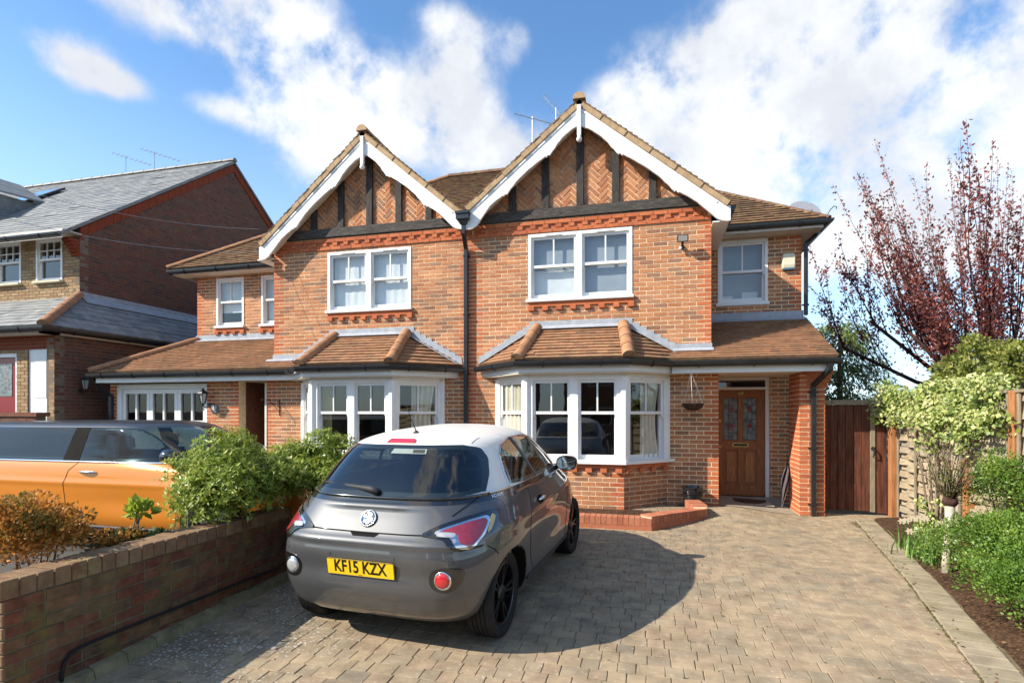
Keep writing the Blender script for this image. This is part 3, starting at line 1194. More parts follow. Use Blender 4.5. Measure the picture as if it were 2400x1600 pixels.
def gable(house, x0, x1, cx, za, m, xl, xr, foot_l, foot_r, post_off):
    """front gable: dentil band, timbers, zig-zag brick, bargeboards, roof"""
    # dentil band of three red courses
    zb = 65 * CO + .006
    par = MB()
    FRONT.box(par, x0 + .02, x1, zb, zb + 3 * CO + .02, -.2, -.005)
    dw = par.build('wall', M_mortar, house)
    res = brick_field(FRONT, x0, x1, zb, zb + CO, red=True, fl=.022, d0=-.03, course=CO)
    res = []
    for k, fl in ((0, .022), (2, .026)):
        a = x0 + (0 if k else -.1)
        while a < x1:
            b0, b1 = max(a, x0) + .004, min(a + BM, x1) - .004
            if b1 - b0 > .02:
                res.append(make_piece([(b0, zb + k * CO + .004), (b1, zb + k * CO + .004), (b1, zb + (k + 1) * CO - .005), (b0, zb + (k + 1) * CO - .005)], [fl] * 4, Vector(), UX, UZ, -UY, -.01, rb.random(), 1))
            a += BM
    a = x0 + .06
    i = 0
    while a < x1 - .05:
        fl = .03 if i % 2 else -.002
        b1 = min(a + (.105 if i % 2 else .122), x1) - .005
        res.append(make_piece([(a + .005, zb + CO + .004), (b1, zb + CO + .004), (b1, zb + 2 * CO - .005), (a + .005, zb + 2 * CO - .005)], [fl] * 4, Vector(), UX, UZ, -UY, -.012, rb.random(), 1))
        a += .105 if i % 2 else .122
        i += 1
    BRICKS[house.name] += res
    al = math.atan(m)
    ca, sa = math.cos(al), math.sin(al)
    zin = za - .10
    # backing of the gable triangle
    z0 = zb + 3 * CO + .02
    hb = (zin - z0) / m
    mb = MB()
    mb.prism([(cx - hb, -.0, z0), (cx + hb, -.0, z0), (cx, -.0, zin)], (0, .16, 0))
    bk = mb.build('gable_wall', M_mortar, house)
    for v in bk.data.vertices:
        pass
    bk.location.y += .012
    # beam
    mb = MB()
    bx = (zin - z0 - .02) / m - .12
    FRONT.box(mb, max(cx - bx, x0 + .05), min(cx + bx, x1 - .05), z0, z0 + .17, -.02, .05)
    bevel_obj(mb.build('timber_beam', M_timberh, house), .006)
    zt = z0 + .17
    posts = [cx + post_off + d for d in (-1.19, -.60, 0, .60, 1.20)]
    edges = []
    for px in posts:
        zp = zin - m * abs(px - cx) - .06
        if zp > zt + .1:
            mb = MB()
            FRONT.box(mb, px - .062, px + .062, zt, zp, -.02, .045)
            o = mb.build('timber_post', M_timber, house)
            bevel_obj(o, .005)
            for zz_ in (zt + .06, zp - .12):
                for dx in (-.03, .03):
                    q = MB()
                    q.lathe([(.007, 0), (.007, .004), (.0, .006)], 8, Matrix.Translation((px + dx, -.045, zz_)) @ Matrix.Rotation(math.pi / 2, 4, 'X'))
                    q.build('peg', M_iron, o)
            edges.append((px - .062, px + .062))
    panels = []
    bnd = [cx - (zin - zt) / m + .0] + [e for ed in edges for e in ed] + [cx + (zin - zt) / m]
    for i in range(0, len(bnd), 2):
        a0, a1 = bnd[i], bnd[i + 1]
        f = lambda x: zin - m * abs(x - cx)
        poly = [(a0, zt), (a1, zt), (a1, max(zt, f(a1))), (a0, max(zt, f(a0)))]
        poly = [p for k, p in enumerate(poly) if p != poly[k - 1]]
        panels.append(poly)
    BRICKS[house.name] += herringbone(cx, panels, zt)
    # roof slabs
    YF, YB = -.27, 3.45
    slab = MB()
    for sg, xe in ((-1, xl), (1, xr)):
        ze = za - m * abs(xe - cx)
        n = Vector((sg * sa, 0, ca))
        p = [Vector((cx, YF, za)), Vector((xe, YF, ze)), Vector((xe, YB, ze)), Vector((cx, YB, za))]
        slab.prism([q - n * .07 for q in p], n * .05)
    slab.build('gable_roof', M_oldtile, house)
    # tiles of both slopes; the verge ones stand a little proud of the front
    for sg, xe in ((-1, xl), (1, xr)):
        ln = abs(xe - cx) / ca
        O = Vector((xe, YF - .03, za - m * abs(xe - cx)))
        w = Vector((-sg * ca, 0, sa))
        T = roof_plane(house, O, UY, w, [(0, 0), (.70, 0), (.70, ln), (0, ln)], butt=.02, mat=1, wid=.17)
        TILES[house.name] += T
        slb = MB()
    # verge undercloak: tan mortar strip between tiles and barge
    for sg, xe in ((-1, xl), (1, xr)):
        mb = MB()
        d = Vector((sg * ca, 0, -sa))
        pv = Vector((-sg * sa, 0, -ca))
        ln = abs(xe - cx) / ca
        A = Vector((cx, YF - .022, za))
        nseg = 18
        for i in range(nseg):
            s0, s1 = ln * i / nseg, ln * (i + 1) / nseg - .004
            o0 = .0 + .006 * ((i * 7) % 3)
            a, b = A + d * s0 + pv * .008, A + d * s1 + pv * .008
            mb.prism([a + Vector((0, -o0, 0)), b + Vector((0, -o0, 0)), b + pv * .082 + Vector((0, -o0, 0)), a + pv * .082 + Vector((0, -o0, 0))][::sg], (0, .05, 0))
        mb.build('verge_strip', M_verge, house)
    # bargeboards
    for sg, xe, zf in ((-1, xl, foot_l), (1, xr, foot_r)):
        d = Vector((sg * ca, -sa))
        pv = Vector((-sg * sa, -ca))
        ln = abs(xe - cx) / ca
        A = Vector((cx, za))
        o = .085
        top = [A + pv * o + d * s_ for s_ in np.linspace(0, ln, 12)]
        bot = []
        for k in range(len(BARGE) - 1):
            (s0, b0), (s1, b1) = BARGE[k], BARGE[k + 1]
            steps = 1 if s1 - s0 < .02 else 4
            for q in range(steps):
                t = q / steps
                t2 = t * t * (3 - 2 * t) if steps > 1 else t
                bot.append(A + d * (ln * (s0 + (s1 - s0) * t)) + pv * (o + b0 + (b1 - b0) * t2))
        last = bot[-1]
        ze_top = top[-1].y
        xend = xe
        foot = [Vector((xend - sg * .20, zf + .055)), Vector((xend - sg * .12, zf + .012)), Vector((xend - sg * .05, zf)), Vector((xend, zf + .004))]
        foot = [p for p in foot if sg * (p.x - last.x) > .01]
        poly = [(p.x, p.y) for p in top] + [(xend, ze_top)] + [(p.x, p.y) for p in reversed(foot)] + [(p.x, p.y) for p in reversed(bot)]
        # cut at the centre line and at the end
        big = 50
        half = [(cx, -big), (cx + big, -big), (cx + big, big), (cx, big)] if sg > 0 else [(cx - big, -big), (cx, -big), (cx, big), (cx - big, big)]
        poly = clip_poly(poly, half)
        endc = [(xend - big, -big), (xend, -big), (xend, big), (xend - big, big)] if sg > 0 else [(xend, -big), (xend + big, -big), (xend + big, big), (xend, big)]
        poly = clip_poly(poly, endc)
        if area2(poly) < 0:
            poly = poly[::-1]
        mb = MB()
        mb.prism([(a, YF, b) for a, b in poly], (0, .045, 0))
        bo = mb.build('bargeboard', M_white, house)
        # raised bead along the top
        mb = MB()
        a3, b3 = Vector((cx + sg * .03, YF - .008, 0)), None
        p0 = A + pv * (o + .035) + d * .06
        p1 = A + pv * (o + .035) + d * (ln - .16)
        dv = Vector((d.x, 0, d.y))
        mb.obox(((p0.x + p1.x) / 2, YF - .006, (p0.y + p1.y) / 2), dv * ((p1 - p0).length / 2), (0, .006, 0), dv.cross(UY) * .012)
        mb.build('bead', M_white, bo)
        # soffit board under the overhang
        mb = MB()
        q0, q1 = A + pv * (o + .13) + d * .0, A + pv * (o + .13) + d * (ln - .02)
        mb.obox(((q0.x + q1.x) / 2, -.125, (q0.y + q1.y) / 2), dv * ((q1 - q0).length / 2), (0, .098, 0), dv.cross(UY) * .012)
        mb.build('soffit', M_cream, house)
    # finial
    mb = MB()
    mb.box((cx - .034, YF - .045, za - .62), (cx + .034, YF + .01, za - .10))
    fo = mb.build('finial', M_white, house)
    bevel_obj(fo, .008)
    mb = MB()
    mb.lathe([(0, -.05), (.03, -.042), (.045, -.015), (.045, .012), (.03, .035), (.028, .05)], 16, Matrix.Translation((cx, YF - .02, za - .665)))
    smooth_by_angle(mb.build('ball', M_white, fo), 60)
    # ridge tile with a mortared open end
    half_round_tiles(house, (cx, YF - .06, za + .015), (cx, 3.5, za + .015), .10, .42, M_verge, 'ridge_tile')


# ------------------------------------------------ right house
upper_R = (-3.03, 3.57, -1.25, 4.705)
add_wall(HR, FRONT, -4.09, 0, 2.32, 65 * CO, [upper_R, (-3.4, 2.3, -.85, 2.9)], ql=True, qr=True, mod=4.09 / 18)
add_wall(HR, FRONT, -4.09, .112, -.15, 2.32, [(-3.50, -.2, -.76, 2.4)], ql=True, qr=True, mod=4.09 / 18)
gut_R = bay(HR, -2.13, 'R')
gable(HR, -4.09, 0, -2.10, 6.80, .81, -4.10, .26, 4.80, 4.59, -.02)
sash_window(HR, FRONT, *[upper_R[i] for i in (0, 2, 1, 3)], units=2, zm=4.12)
dentils(HR, FRONT, -3.02, -1.22, 3.51)
room(HR, -3.5, -.9, .22, 2.6, 2.75, 4.85)
room(HR, -3.5, -.76, -.02, 3.2, .0, 2.3)
# wing: upper wall
WING = Fr((0, 1.45, 0), UX, -UY)
upw = (.25, 3.62, 1.11, 4.77)
add_wall(HR, WING, -.02, 1.67, 3.18, 4.82, [upw], qr=True)
sash_window(HR, WING, .25, 1.11, 3.62, 4.77, 1, 4.17, sill=True, sillout=.03)
room(HR, .0, 1.5, 1.67, 3.4, 2.9, 4.9)
# gable return (faces the wing), porch walls
sidew = MB()
sidew.box((-.2, .2, -.1), (-.006, 1.45, 4.9))
sidew.box((-.1, .2, -.1), (.105, 1.2, 2.5))
sidew.box((1.46, 1.66, -.1), (1.665, 8.5, 4.85))
sidew.box((-4.0, 8.3, -.1), (1.66, 8.5, 4.85))
sidew.build('side_wall', M_redbrick, HR)
DOORW = Fr((0, 1.2, 0), UX, -UY)
add_wall(HR, DOORW, .10, 1.66, -.1, 2.5, [(.14, -.2, 1.10, 2.24)])
# pier at the porch corner
PIERF = Fr((0, 0, 0), UX, -UY)
PIERI = Fr((1.30, .68, 0), -UY, -UX)
mb = MB()
mb.box((1.306, .006, -.1), (1.655, .68, 2.36))
mb.build('porch_pier', M_mortar, HR)
BRICKS[HR.name] += brick_field(PIERF, 1.30, 1.66, -.1, 2.36, red=True, mod=.24)
BRICKS[HR.name] += brick_field(PIERI, 0, .68, -.1, 2.36, red=True, mod=.2267)
mb = MB()
for i in range(4):
    mb.box((1.40, -.004, 1.98 + i * .0725), (1.665 + .028 * (i + 1), .5, 1.98 + (i + 1) * .0725 - .006))
mb.box((1.40, -.002, 1.98 + 4 * .0725), (1.665 + .028 * 4, .5, 2.40))
ob = mb.build('corbel', M_redbrick, HR)
at = ob.data.attributes.new('tint', 'FLOAT', 'FACE')
at.data.foreach_set('value', np.full(len(ob.data.polygons), .4, dtype=np.float32))

# door in its white frame
M_oak = material('varnished_oak', (.27, .108, .036), .42, .4, .35, 5, .15, 30, stretch=(14, 14, 1.2))
M_oakd = material('varnished_oak_panel', (.33, .145, .05), .42, .4, .35, 5, .15, 30, stretch=(14, 14, 1.2))
M_stain = material('stained_glass_lead', (.16, .19, .19), .15, .6, .55, 13, .3, 30, dirt=((.30, .03, .03), 9, .60, .66, .8))
M_brass = material('polished_brass', (.62, .42, .14), .25, .5, .1, 9, metal=1.)
mb = MB()
DOORW.box(mb, .145, .205, -.05, 2.24, -.10, -.02)
DOORW.box(mb, 1.03, 1.095, -.05, 2.24, -.10, -.02)
DOORW.box(mb, .205, 1.03, 2.18, 2.24, -.10, -.02)
DOORW.box(mb, .205, 1.03, 2.01, 2.055, -.10, -.02)
dfr = mb.build('door_frame', M_white, HR)
mesh_obj('fanlight_pane', [DOORW.p(.205, 2.055, -.06), DOORW.p(1.03, 2.055, -.06), DOORW.p(1.03, 2.18, -.06), DOORW.p(.205, 2.18, -.06)], [(0, 1, 2, 3)], M_glass, HR)
mb = MB()
dz = .10
DOORW.box(mb, .21, 1.025, dz, 2.005, -.105, -.085)
door = mb.build('front_door', M_oak, HR)
mb = MB()
for (a0, a1, z0, z1) in ((.21, .335, dz, 2.005), (.90, 1.025, dz, 2.005), (.335, .90, dz, .29), (.335, .90, .93, 1.10), (.335, .90, 1.87, 2.005), (.575, .66, .29, .93), (.575, .66, 1.10, 1.87)):
    DOORW.box(mb, a0, a1, z0, z1, -.084, -.06)
bevel_obj(mb.build('door_rails', M_oak, door), .004)
for (a0, a1) in ((.345, .567), (.668, .89)):
    mb = MB()
    DOORW.box(mb, a0 + .03, a1 - .03, .335, .895, -.084, -.068)
    bevel_obj(mb.build('door_panel', M_oakd, door), .01)
    mb = MB()
    DOORW.box(mb, a0, a1, 1.11, 1.86, -.084, -.076)
    pn = mb.build('leaded_pane', M_stain, door)
    mb = MB()
    for k in range(1, 6):
        zq = 1.11 + .75 * k / 6
        DOORW.box(mb, a0, a1, zq - .003, zq + .003, -.076, -.072)
    for k in (1, 2):
        aq = a0 + (a1 - a0) * k / 3
        DOORW.box(mb, aq - .003, aq + .003, 1.11, 1.86, -.076, -.0715)
    mb.build('lead_came', M_iron, door)
    for zq in (1.36, 1.66):
        mb = MB()
        ac = (a0 + a1) / 2
        mb.prism([DOORW.p(ac - .045, zq, -.076), DOORW.p(ac, zq - .06, -.076), DOORW.p(ac + .045, zq, -.076), DOORW.p(ac, zq + .06, -.076)], -UY * .003)
        mb.build('glass_diamond', material('ruby_glass', (.25, .015, .02), .2, .6, .2, 9) if 'ruby_glass' not in MATS else MATS['ruby_glass'], door)
mb = MB()
DOORW.box(mb, .48, .755, .98, 1.05, -.059, -.052)
lp = mb.build('letterbox', M_brass, door)
mb = MB()
DOORW.box(mb, .505, .73, .995, 1.035, -.0515, -.048)
mb.build('letter_flap', M_iron, lp)
for zq in (.98, 1.45):
    mb = MB()
    mb.lathe([(.024, 0), (.024, .01), (.012, .016), (0, .018)], 14, Matrix.Translation(DOORW.p(.265, zq, -.06)) @ Matrix.Rotation(math.pi / 2, 4, 'X'))
    mb.build('lock', M_brass, door)


def text_mesh(name, s_, size, M, mat, parent, extrude=.002, bold=0., sx=1.):
    cu = bpy.data.curves.new(name, 'FONT')
    cu.body = s_
    cu.size = size
    cu.extrude = extrude
    cu.offset = bold
    cu.align_x = 'CENTER'
    cu.align_y = 'CENTER'
    tmp = bpy.data.objects.new(name + '_tmp', cu)
    COL.objects.link(tmp)
    dg = bpy.context.evaluated_depsgraph_get()
    me = bpy.data.meshes.new_from_object(tmp.evaluated_get(dg))
    bpy.data.objects.remove(tmp)
    vs = [M @ Vector((v.co.x * sx, v.co.y, v.co.z)) for v in me.vertices]
    fs = [tuple(p.vertices) for p in me.polygons]
    bpy.data.meshes.remove(me)
    return mesh_obj(name, vs, fs, mat, parent)


FRONTM = Matrix(((1, 0, 0, 0), (0, 0, -1, 0), (0, 1, 0, 0), (0, 0, 0, 1)))   # text upright facing -Y
text_mesh('door_number', '49', .085, Matrix.Translation(DOORW.p(.62, 1.94, -.055)) @ FRONTM, M_brass, door, .003)

# lower roof over the porch
EY, EZ, SL = -.38, 2.44, .466
cs = math.hypot(1, SL)
wv = Vector((0, 1 / cs, SL / cs))


def lean(xa, xb, ya, yb):
    return [(xa, (ya - EY) * cs), (xb, (ya - EY) * cs), (xb, (yb - EY) * cs), (xa, (yb - EY) * cs)]


OL = Vector((0, EY, EZ))
TILES[HR.name] += roof_plane(HR, OL, UX, wv, lean(-.80, 1.74, EY, -.012), ref=(0, 0))
TILES[HR.name] += roof_plane(HR, OL, UX, wv, lean(.004, 1.74, -.012, 1.45), ref=(0, 0))
mb = MB()
def lz(y_):
    return EZ + SL * (y_ - EY)
roof_slab(mb, [(-.78, EY, EZ), (1.73, EY, EZ), (1.73, .0, lz(0)), (-.78, .0, lz(0))], .04)
roof_slab(mb, [(.0, .0, lz(0)), (1.73, .0, lz(0)), (1.73, 1.45, lz(1.45)), (.0, 1.45, lz(1.45))], .04)
mb.build('porch_roof', M_oldtile, HR)
mb = MB()
FRONT.box(mb, -.62, 1.62, 2.222, 2.37, .30, .322)
mb.build('fascia', M_white, HR)
mb = MB()
mb.box((-.62, -.30, 2.225), (1.30, 1.2, 2.245))
mb.build('soffit', M_cream, HR)
mb = MB()
WING.box(mb, -.0, 1.70, lz(1.45) + .0, lz(1.45) + .14, .002, .014)
mb.prism([(0, 1.44, lz(1.45) + .02), (1.72, 1.44, lz(1.45) + .02), (1.73, 1.30, lz(1.30) + .03), (0, 1.30, lz(1.30) + .03)], (0, -.003, .008))
mb.prism([(-.55, -.015, lz(0) + .11), (.012, -.015, lz(0) + .11), (.012, -.015, lz(0) + .01), (-.55, -.015, lz(0) + .01)][::-1], (0, .010, 0))
mb.prism([(-.6, -.02, lz(0) + .03), (.03, -.02, lz(0) + .03), (.03, -.11, lz(-.11) + .03), (-.6, -.11, lz(-.11) + .03)], (0, -.003, .007))
mb.build('lead_flashing', M_lead, HR)
gx = [gut_R[0], gut_R[1], gut_R[2], (-.62, -.40, 2.405), (1.78, -.40, 2.405)]
gutter(HR, gx)


def downpipe(house, pts, w=.034, name='downpipe'):
    mb = MB()
    for a, b in zip(pts[:-1], pts[1:]):
        a, b = Vector(a), Vector(b)
        t = (b - a).normalized()
        s1 = t.cross(UX)
        if s1.length < .2:
            s1 = t.cross(UY)
        s1.normalize()
        mb.obox((a + b) / 2, t * ((b - a).length / 2 + w * .4), t.cross(s1) * w, s1 * w)
    o = mb.build(name, M_blackplastic, house)
    bevel_obj(o, .006)
    a, b = Vector(pts[-2]), Vector(pts[-1])
    L = (b - a).length
    nclip = max(1, int(L / 1.0))
    for k in range(nclip + 1):
        c = a + (b - a) * ((k + .12) / (nclip + .3))
        m2 = MB()
        m2.obox(c, (w + .008, 0, 0), (0, w + .006, 0), (0, 0, .012))
        m2.obox(c + Vector((0, w, 0)), (w + .03, 0, 0), (0, .004, 0), (0, 0, .014))
        m2.build('pipe_clip', M_blackplastic, o)
    return o


downpipe(HR, [(1.62, -.40, 2.36), (1.62, -.38, 2.24), (1.485, -.045, 2.02), (1.485, -.045, zg(1.48, 0) + .02)])
# upper eaves of the wing
mb = MB()
WING.box(mb, .0, 1.92, 4.80, 4.82, .0, .32)
mb.box((1.67, 1.13, 4.80), (1.92, 8.6, 4.82))
mb.build('soffit', M_cream, HR)
mb = MB()
WING.box(mb, .26, 1.94, 4.80, 4.93, .32, .34)
mb.box((1.92, 1.11, 4.80), (1.94, 8.6, 4.93))
mb.box((.0, -.22, 4.600), (.235, 1.40, 4.618))
mb.box((.235, -.22, 4.60), (.25, 1.40, 4.86))
mb.build('fascia', M_white, HR)
gutter(HR, [(.27, 1.07, 4.92), (1.98, 1.07, 4.92), (1.98, 6.0, 4.92)])
gutter(HR, [(.30, -.20, 4.865), (.30, 1.2, 4.865)], brackets=2)
mb = MB()
mb.obox((1.93, 1.12, 4.97), (.02, 0, 0), (0, .02, 0), (0, 0, .03))
mb.build('gutter_corner', M_blackplastic, HR)
downpipe(HR, [(1.98, 1.5, 4.87), (1.90, 1.47, 4.76), (1.735, 1.42, 4.62), (1.735, 1.42, 3.35)], .03)
# hook on the hip end
mb = MB()
q = Vector((1.98, 1.04, 4.99))
mb.tube([q, q + Vector((.04, -.01, .07)), q + Vector((.09, -.02, .12)), q + Vector((.13, -.02, .11)), q + Vector((.13, -.02, .07))], .008, 6)
mb.build('hip_iron', M_iron, HR)

# ------------------------------------------------ left house
CL = -6.12
upper_L = (-6.99, 3.55, -5.25, 4.67)
add_wall(HL, FRONT, -8.19, -4.09, 2.32, 65 * CO, [upper_L, (CL - 1.25, 2.3, CL + 1.25, 2.9)], ql=True, qr=True, mod=4.10 / 18)
add_wall(HL, FRONT, -8.36, -4.09, -.15, 2.32, [(CL - 1.38, -.2, CL + 1.38, 2.4)], ql=True, qr=True, mod=4.27 / 19)
gut_L = bay(HL, CL + .05, 'L')
gable(HL, -8.19, -4.09, CL + .03, 6.77, .85, -8.32, -4.14, 4.55, 4.82, 0)
sash_window(HL, FRONT, -6.99, -5.25, 3.55, 4.67, units=2, zm=4.09)
dentils(HL, FRONT, -6.97, -5.22, 3.49)
room(HL, -7.4, -4.9, .22, 2.6, 2.75, 4.85)
room(HL, CL - 1.36, CL + 1.36, -.02, 3.2, .0, 2.3)
WL = Fr((-11.42, 1.45, 0), UX, -UY)
wl1, wl2 = (.55, 3.62, 1.31, 4.74), (1.78, 3.62, 2.54, 4.74)
add_wall(HL, WL, 0, 3.24, 3.25, 4.82, [wl1, wl2], ql=True)
for q in (wl1, wl2):
    sash_window(HL, WL, q[0], q[2], q[1], q[3], 1, 4.16)
    dentils(HL, WL, q[0] - .02, q[2] + .02, 3.56)
room(HL, -11.2, -8.4, 1.67, 3.4, 2.9, 4.9)
# garage doors, pier and recessed porch
GAR = Fr((0, 0, 0), UX, -UY)
add_wall(HL, GAR, -12.30, -12.13, -.1, 2.2, [], red=True)
add_wall(HL, GAR, -9.79, -9.02, -.1, 2.25, [], ql=True, qr=True, mod=.77 / 3.5)
mb = MB()
mb.box((-12.30, .2, -.1), (-12.1, 8.4, 2.4))
mb.box((-9.22, .2, -.1), (-9.02, 1.3, 2.4))
mb.box((-11.42, 1.66, 2.4), (-11.25, 8.4, 4.8))
mb.box((-11.42, 8.2, 0), (-4.1, 8.4, 4.8))
mb.box((-8.19, .2, 2.3), (-8.0, 1.6, 4.9))
mb.build('side_wall', M_oldbrick, HL)  # dark brick, so the porch side has its shade in the colour
mb = MB()
mb.box((-8.36, .2, -.1), (-8.22, 1.3, 2.4))
mb.build('porch_wall', M_oldbrick, HL)  # inner porch wall in dark brick, shade put into its colour
mb = MB()
mb.box((-8.98, 1.20, .1), (-8.40, 1.245, 2.15))
mb.build('front_door', M_oldbrick, HL)  # dark plane added as the door, to darken the recess like shade
PW = Fr((-9.02, 1.25, 0), UX, -UY)
add_wall(HL, PW, -.2, .9, -.1, 2.4, [])
FRM = Fr((-8.38, 0, 0), UX, -UY)
mb = MB()
GAR.box(mb, -8.40, -8.355, .0, 2.2, -.05, .01)
mb.build('porch_post', M_cream, HL)
mb = MB()
GAR.box(mb, -12.13, -12.03, 0, 2.2, -.14, -.02)
GAR.box(mb, -9.86, -9.79, 0, 2.2, -.14, -.02)
GAR.box(mb, -12.03, -9.86, 2.10, 2.2, -.14, -.02)
mb.build('garage_frame', M_white, HL)
leaf = 2.17 / 3
for i in range(3):
    a0 = -12.03 + leaf * i + .004
    a1 = a0 + leaf - .008
    panes = [(a0 + .075, 1.43, (a0 + a1) / 2 - .02, 2.0), ((a0 + a1) / 2 + .02, 1.43, a1 - .075, 2.0)]
    mb = MB()
    for (x0, y0, x1, y1) in cut_holes((a0, .04, a1, 2.095), panes):
        GAR.box(mb, x0, x1, y0, y1, -.12, -.06)
    gd = mb.build('garage_door', M_white, HL)
    for (x0, y0, x1, y1) in panes:
        mesh_obj('pane', [GAR.p(x0, y0, -.10), GAR.p(x1, y0, -.10), GAR.p(x1, y1, -.10), GAR.p(x0, y1, -.10)], [(0, 1, 2, 3)], M_dimglass, gd)
    for k in range(1, 7):
        mb = MB()
        x = a0 + leaf * k / 7
        GAR.box(mb, x - .0025, x + .0025, .1, 1.35, -.0598, -.0585)
        mb.build('board_joint', M_cream, gd)
    if i == 1:
        mb = MB()
        GAR.box(mb, a1 - .05, a1 + .03, 1.13, 1.17, -.058, -.035)
        mb.build('door_latch', M_galv, gd)
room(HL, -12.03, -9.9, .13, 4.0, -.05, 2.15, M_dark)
# lower roof over the garage
TILES[HL.name] += roof_plane(HL, OL, UX, wv, [(-12.38, 0), (CL - .9, 0), (CL - .9, (.37) * cs), (-8.2, .37 * cs), (-12.17, .37 * cs)], ref=(0, 0))
TILES[HL.name] += roof_plane(HL, OL, UX, wv, [(-12.17, .37 * cs), (-8.2, .37 * cs), (-8.2, 1.83 * cs), (-11.38, 1.83 * cs)], ref=(0, 0))
mb = MB()
roof_slab(mb, [(-12.38, EY, EZ), (-7.1, EY, EZ), (-7.1, 0, lz(0)), (-12.17, 0, lz(0))], .04)
roof_slab(mb, [(-12.17, 0, lz(0)), (-8.2, 0, lz(0)), (-8.2, 1.45, lz(1.45)), (-11.38, 1.45, lz(1.45))], .04)
roof_slab(mb, [(-12.38, EY, EZ), (-11.38, 1.45, lz(1.45)), (-11.38, 8, lz(1.45)), (-12.38, 8, EZ)], .04)
mb.build('garage_roof', M_oldtile, HL)
half_round_tiles(HL, (-12.38, EY - .02, EZ + .03), (-11.38, 1.44, lz(1.45) + .04), .085, .32)
mb = MB()
FRONT.box(mb, -12.30, -7.2, 2.222, 2.37, .30, .322)
mb.build('fascia', M_white, HL)
mb = MB()
mb.box((-12.30, -.30, 2.225), (-7.3, .0, 2.245))
mb.box((-9.02, 0, 2.225), (-8.36, 1.25, 2.245))
mb.build('soffit', M_cream, HL)
mb = MB()
WL.box(mb, -.02, 3.22, lz(1.45) + .0, lz(1.45) + .13, .002, .014)
mb.prism([(-11.42, 1.44, lz(1.45) + .02), (-8.2, 1.44, lz(1.45) + .02), (-8.2, 1.31, lz(1.31) + .03), (-11.42, 1.31, lz(1.31) + .03)], (0, -.003, .008))
mb.prism([(-8.21, -.016, lz(0) + .12), (-7.5, -.016, lz(0) + .12), (-7.5, -.016, lz(0) + .0), (-8.21, -.016, lz(0) + .0)][::-1], (0, .012, 0))
mb.prism([(-8.32, -.02, lz(0) + .03), (-7.4, -.02, lz(0) + .03), (-7.4, -.10, lz(-.10) + .03), (-8.32, -.10, lz(-.10) + .03)], (0, -.003, .007))
mb.build('lead_flashing', M_lead, HL)
gutter(HL, [(-12.42, -.40, 2.405), (-7.62, -.40, 2.405), gut_L[1], gut_L[2], gut_L[3]], brackets=.75)
downpipe(HL, [(-12.36, -.36, 2.36), (-12.36, -.30, 2.26), (-12.22, -.05, 1.95), (-12.22, -.05, .0)], .034)
# upper eaves on the left
mb = MB()
WL.box(mb, -.36, 3.1, 4.80, 4.82, 0, .32)
mb.build('soffit', M_cream, HL)
mb = MB()
WL.box(mb, -.38, 3.1, 4.80, 4.915, .32, .34)
mb.box((-11.80, 1.11, 4.80), (-11.78, 8.5, 4.915))
mb.box((-8.40, -.22, 4.56), (-8.19, 1.40, 4.578))
mb.build('fascia', M_white, HL)
gutter(HL, [(-11.84, 6.0, 4.90), (-11.84, 1.07, 4.90), (-8.35, 1.07, 4.90)])
gutter(HL, [(-8.38, -.20, 4.80), (-8.38, 1.2, 4.80)], brackets=2)
# hopper and shared downpipe at the party wall
mb = MB()
v = []
for (z_, a, b) in ((5.10, .115, .085), (4.97, .115, .085), (4.97, .105, .075), (4.885, .05, .04)):
    v += [(-4.13 - a, -.30 - b + .02, z_), (-4.13 + a, -.30 - b + .02, z_), (-4.13 + a, -.30 + b + .02, z_), (-4.13 - a, -.30 + b + .02, z_)]
f = [(0, 1, 2, 3)]
for i in range(3):
    for k in range(4):
        f.append((i * 4 + k, (i + 1) * 4 + k, (i + 1) * 4 + (k + 1) % 4, i * 4 + (k + 1) % 4))
mb.add(v, f)
hop = mb.build('rain_hopper', M_blackplastic, HL)
mb = MB()
mb.box((-4.255, -.385, 5.06), (-4.005, -.18, 5.105))
mb.build('hopper_rim', M_blackplastic, hop)
downpipe(HL, [(-4.13, -.27, 4.90), (-4.13, -.27, 4.74), (-4.16, -.055, 4.53), (-4.16, -.055, .02)], .035)

# ------------------------------------------------ main hipped roof behind the gables
RZ, RY, EZ2, EY2 = 8.12, 5.0, 4.93, 1.05
ms = (RZ - EZ2) / (RY - EY2)
cw = math.hypot(1, ms)
wv2 = Vector((0, 1 / cw, ms / cw))
O2 = Vector((0, EY2, EZ2))
bt = (RY - EY2) * cw
XM = -4.12
polyR = [(XM, 0), (2.02, 0), (-2.6, bt), (XM, bt)]
polyL = [(-11.88, 0), (XM, 0), (XM, bt), (-6.4, bt)]
TILES[HR.name] += roof_plane(HR, O2, UX, wv2, polyR, mat=1, ref=(0, 0))
TILES[HL.name] += roof_plane(HL, O2, UX, wv2, polyL, mat=1, ref=(0, 0))
mb = MB()
roof_slab(mb, [(XM, EY2, EZ2), (2.02, EY2, EZ2), (-2.6, RY, RZ), (XM, RY, RZ)], .05)
roof_slab(mb, [(2.02, EY2, EZ2), (2.02, 8.95, EZ2), (-2.6, RY, RZ)], .05)
roof_slab(mb, [(XM, 8.95, EZ2), (2.02, 8.95, EZ2), (-2.6, RY, RZ), (XM, RY, RZ)], .05)
mb.build('main_roof', M_oldtile, HR)
mb = MB()
roof_slab(mb, [(XM, EY2, EZ2), (-11.88, EY2, EZ2), (-6.4, RY, RZ), (XM, RY, RZ)], .05)
roof_slab(mb, [(-11.88, EY2, EZ2), (-11.88, 8.95, EZ2), (-6.4, RY, RZ)], .05)
roof_slab(mb, [(XM, 8.95, EZ2), (-11.88, 8.95, EZ2), (-6.4, RY, RZ), (XM, RY, RZ)], .05)
mb.build('main_roof', M_oldtile, HL)
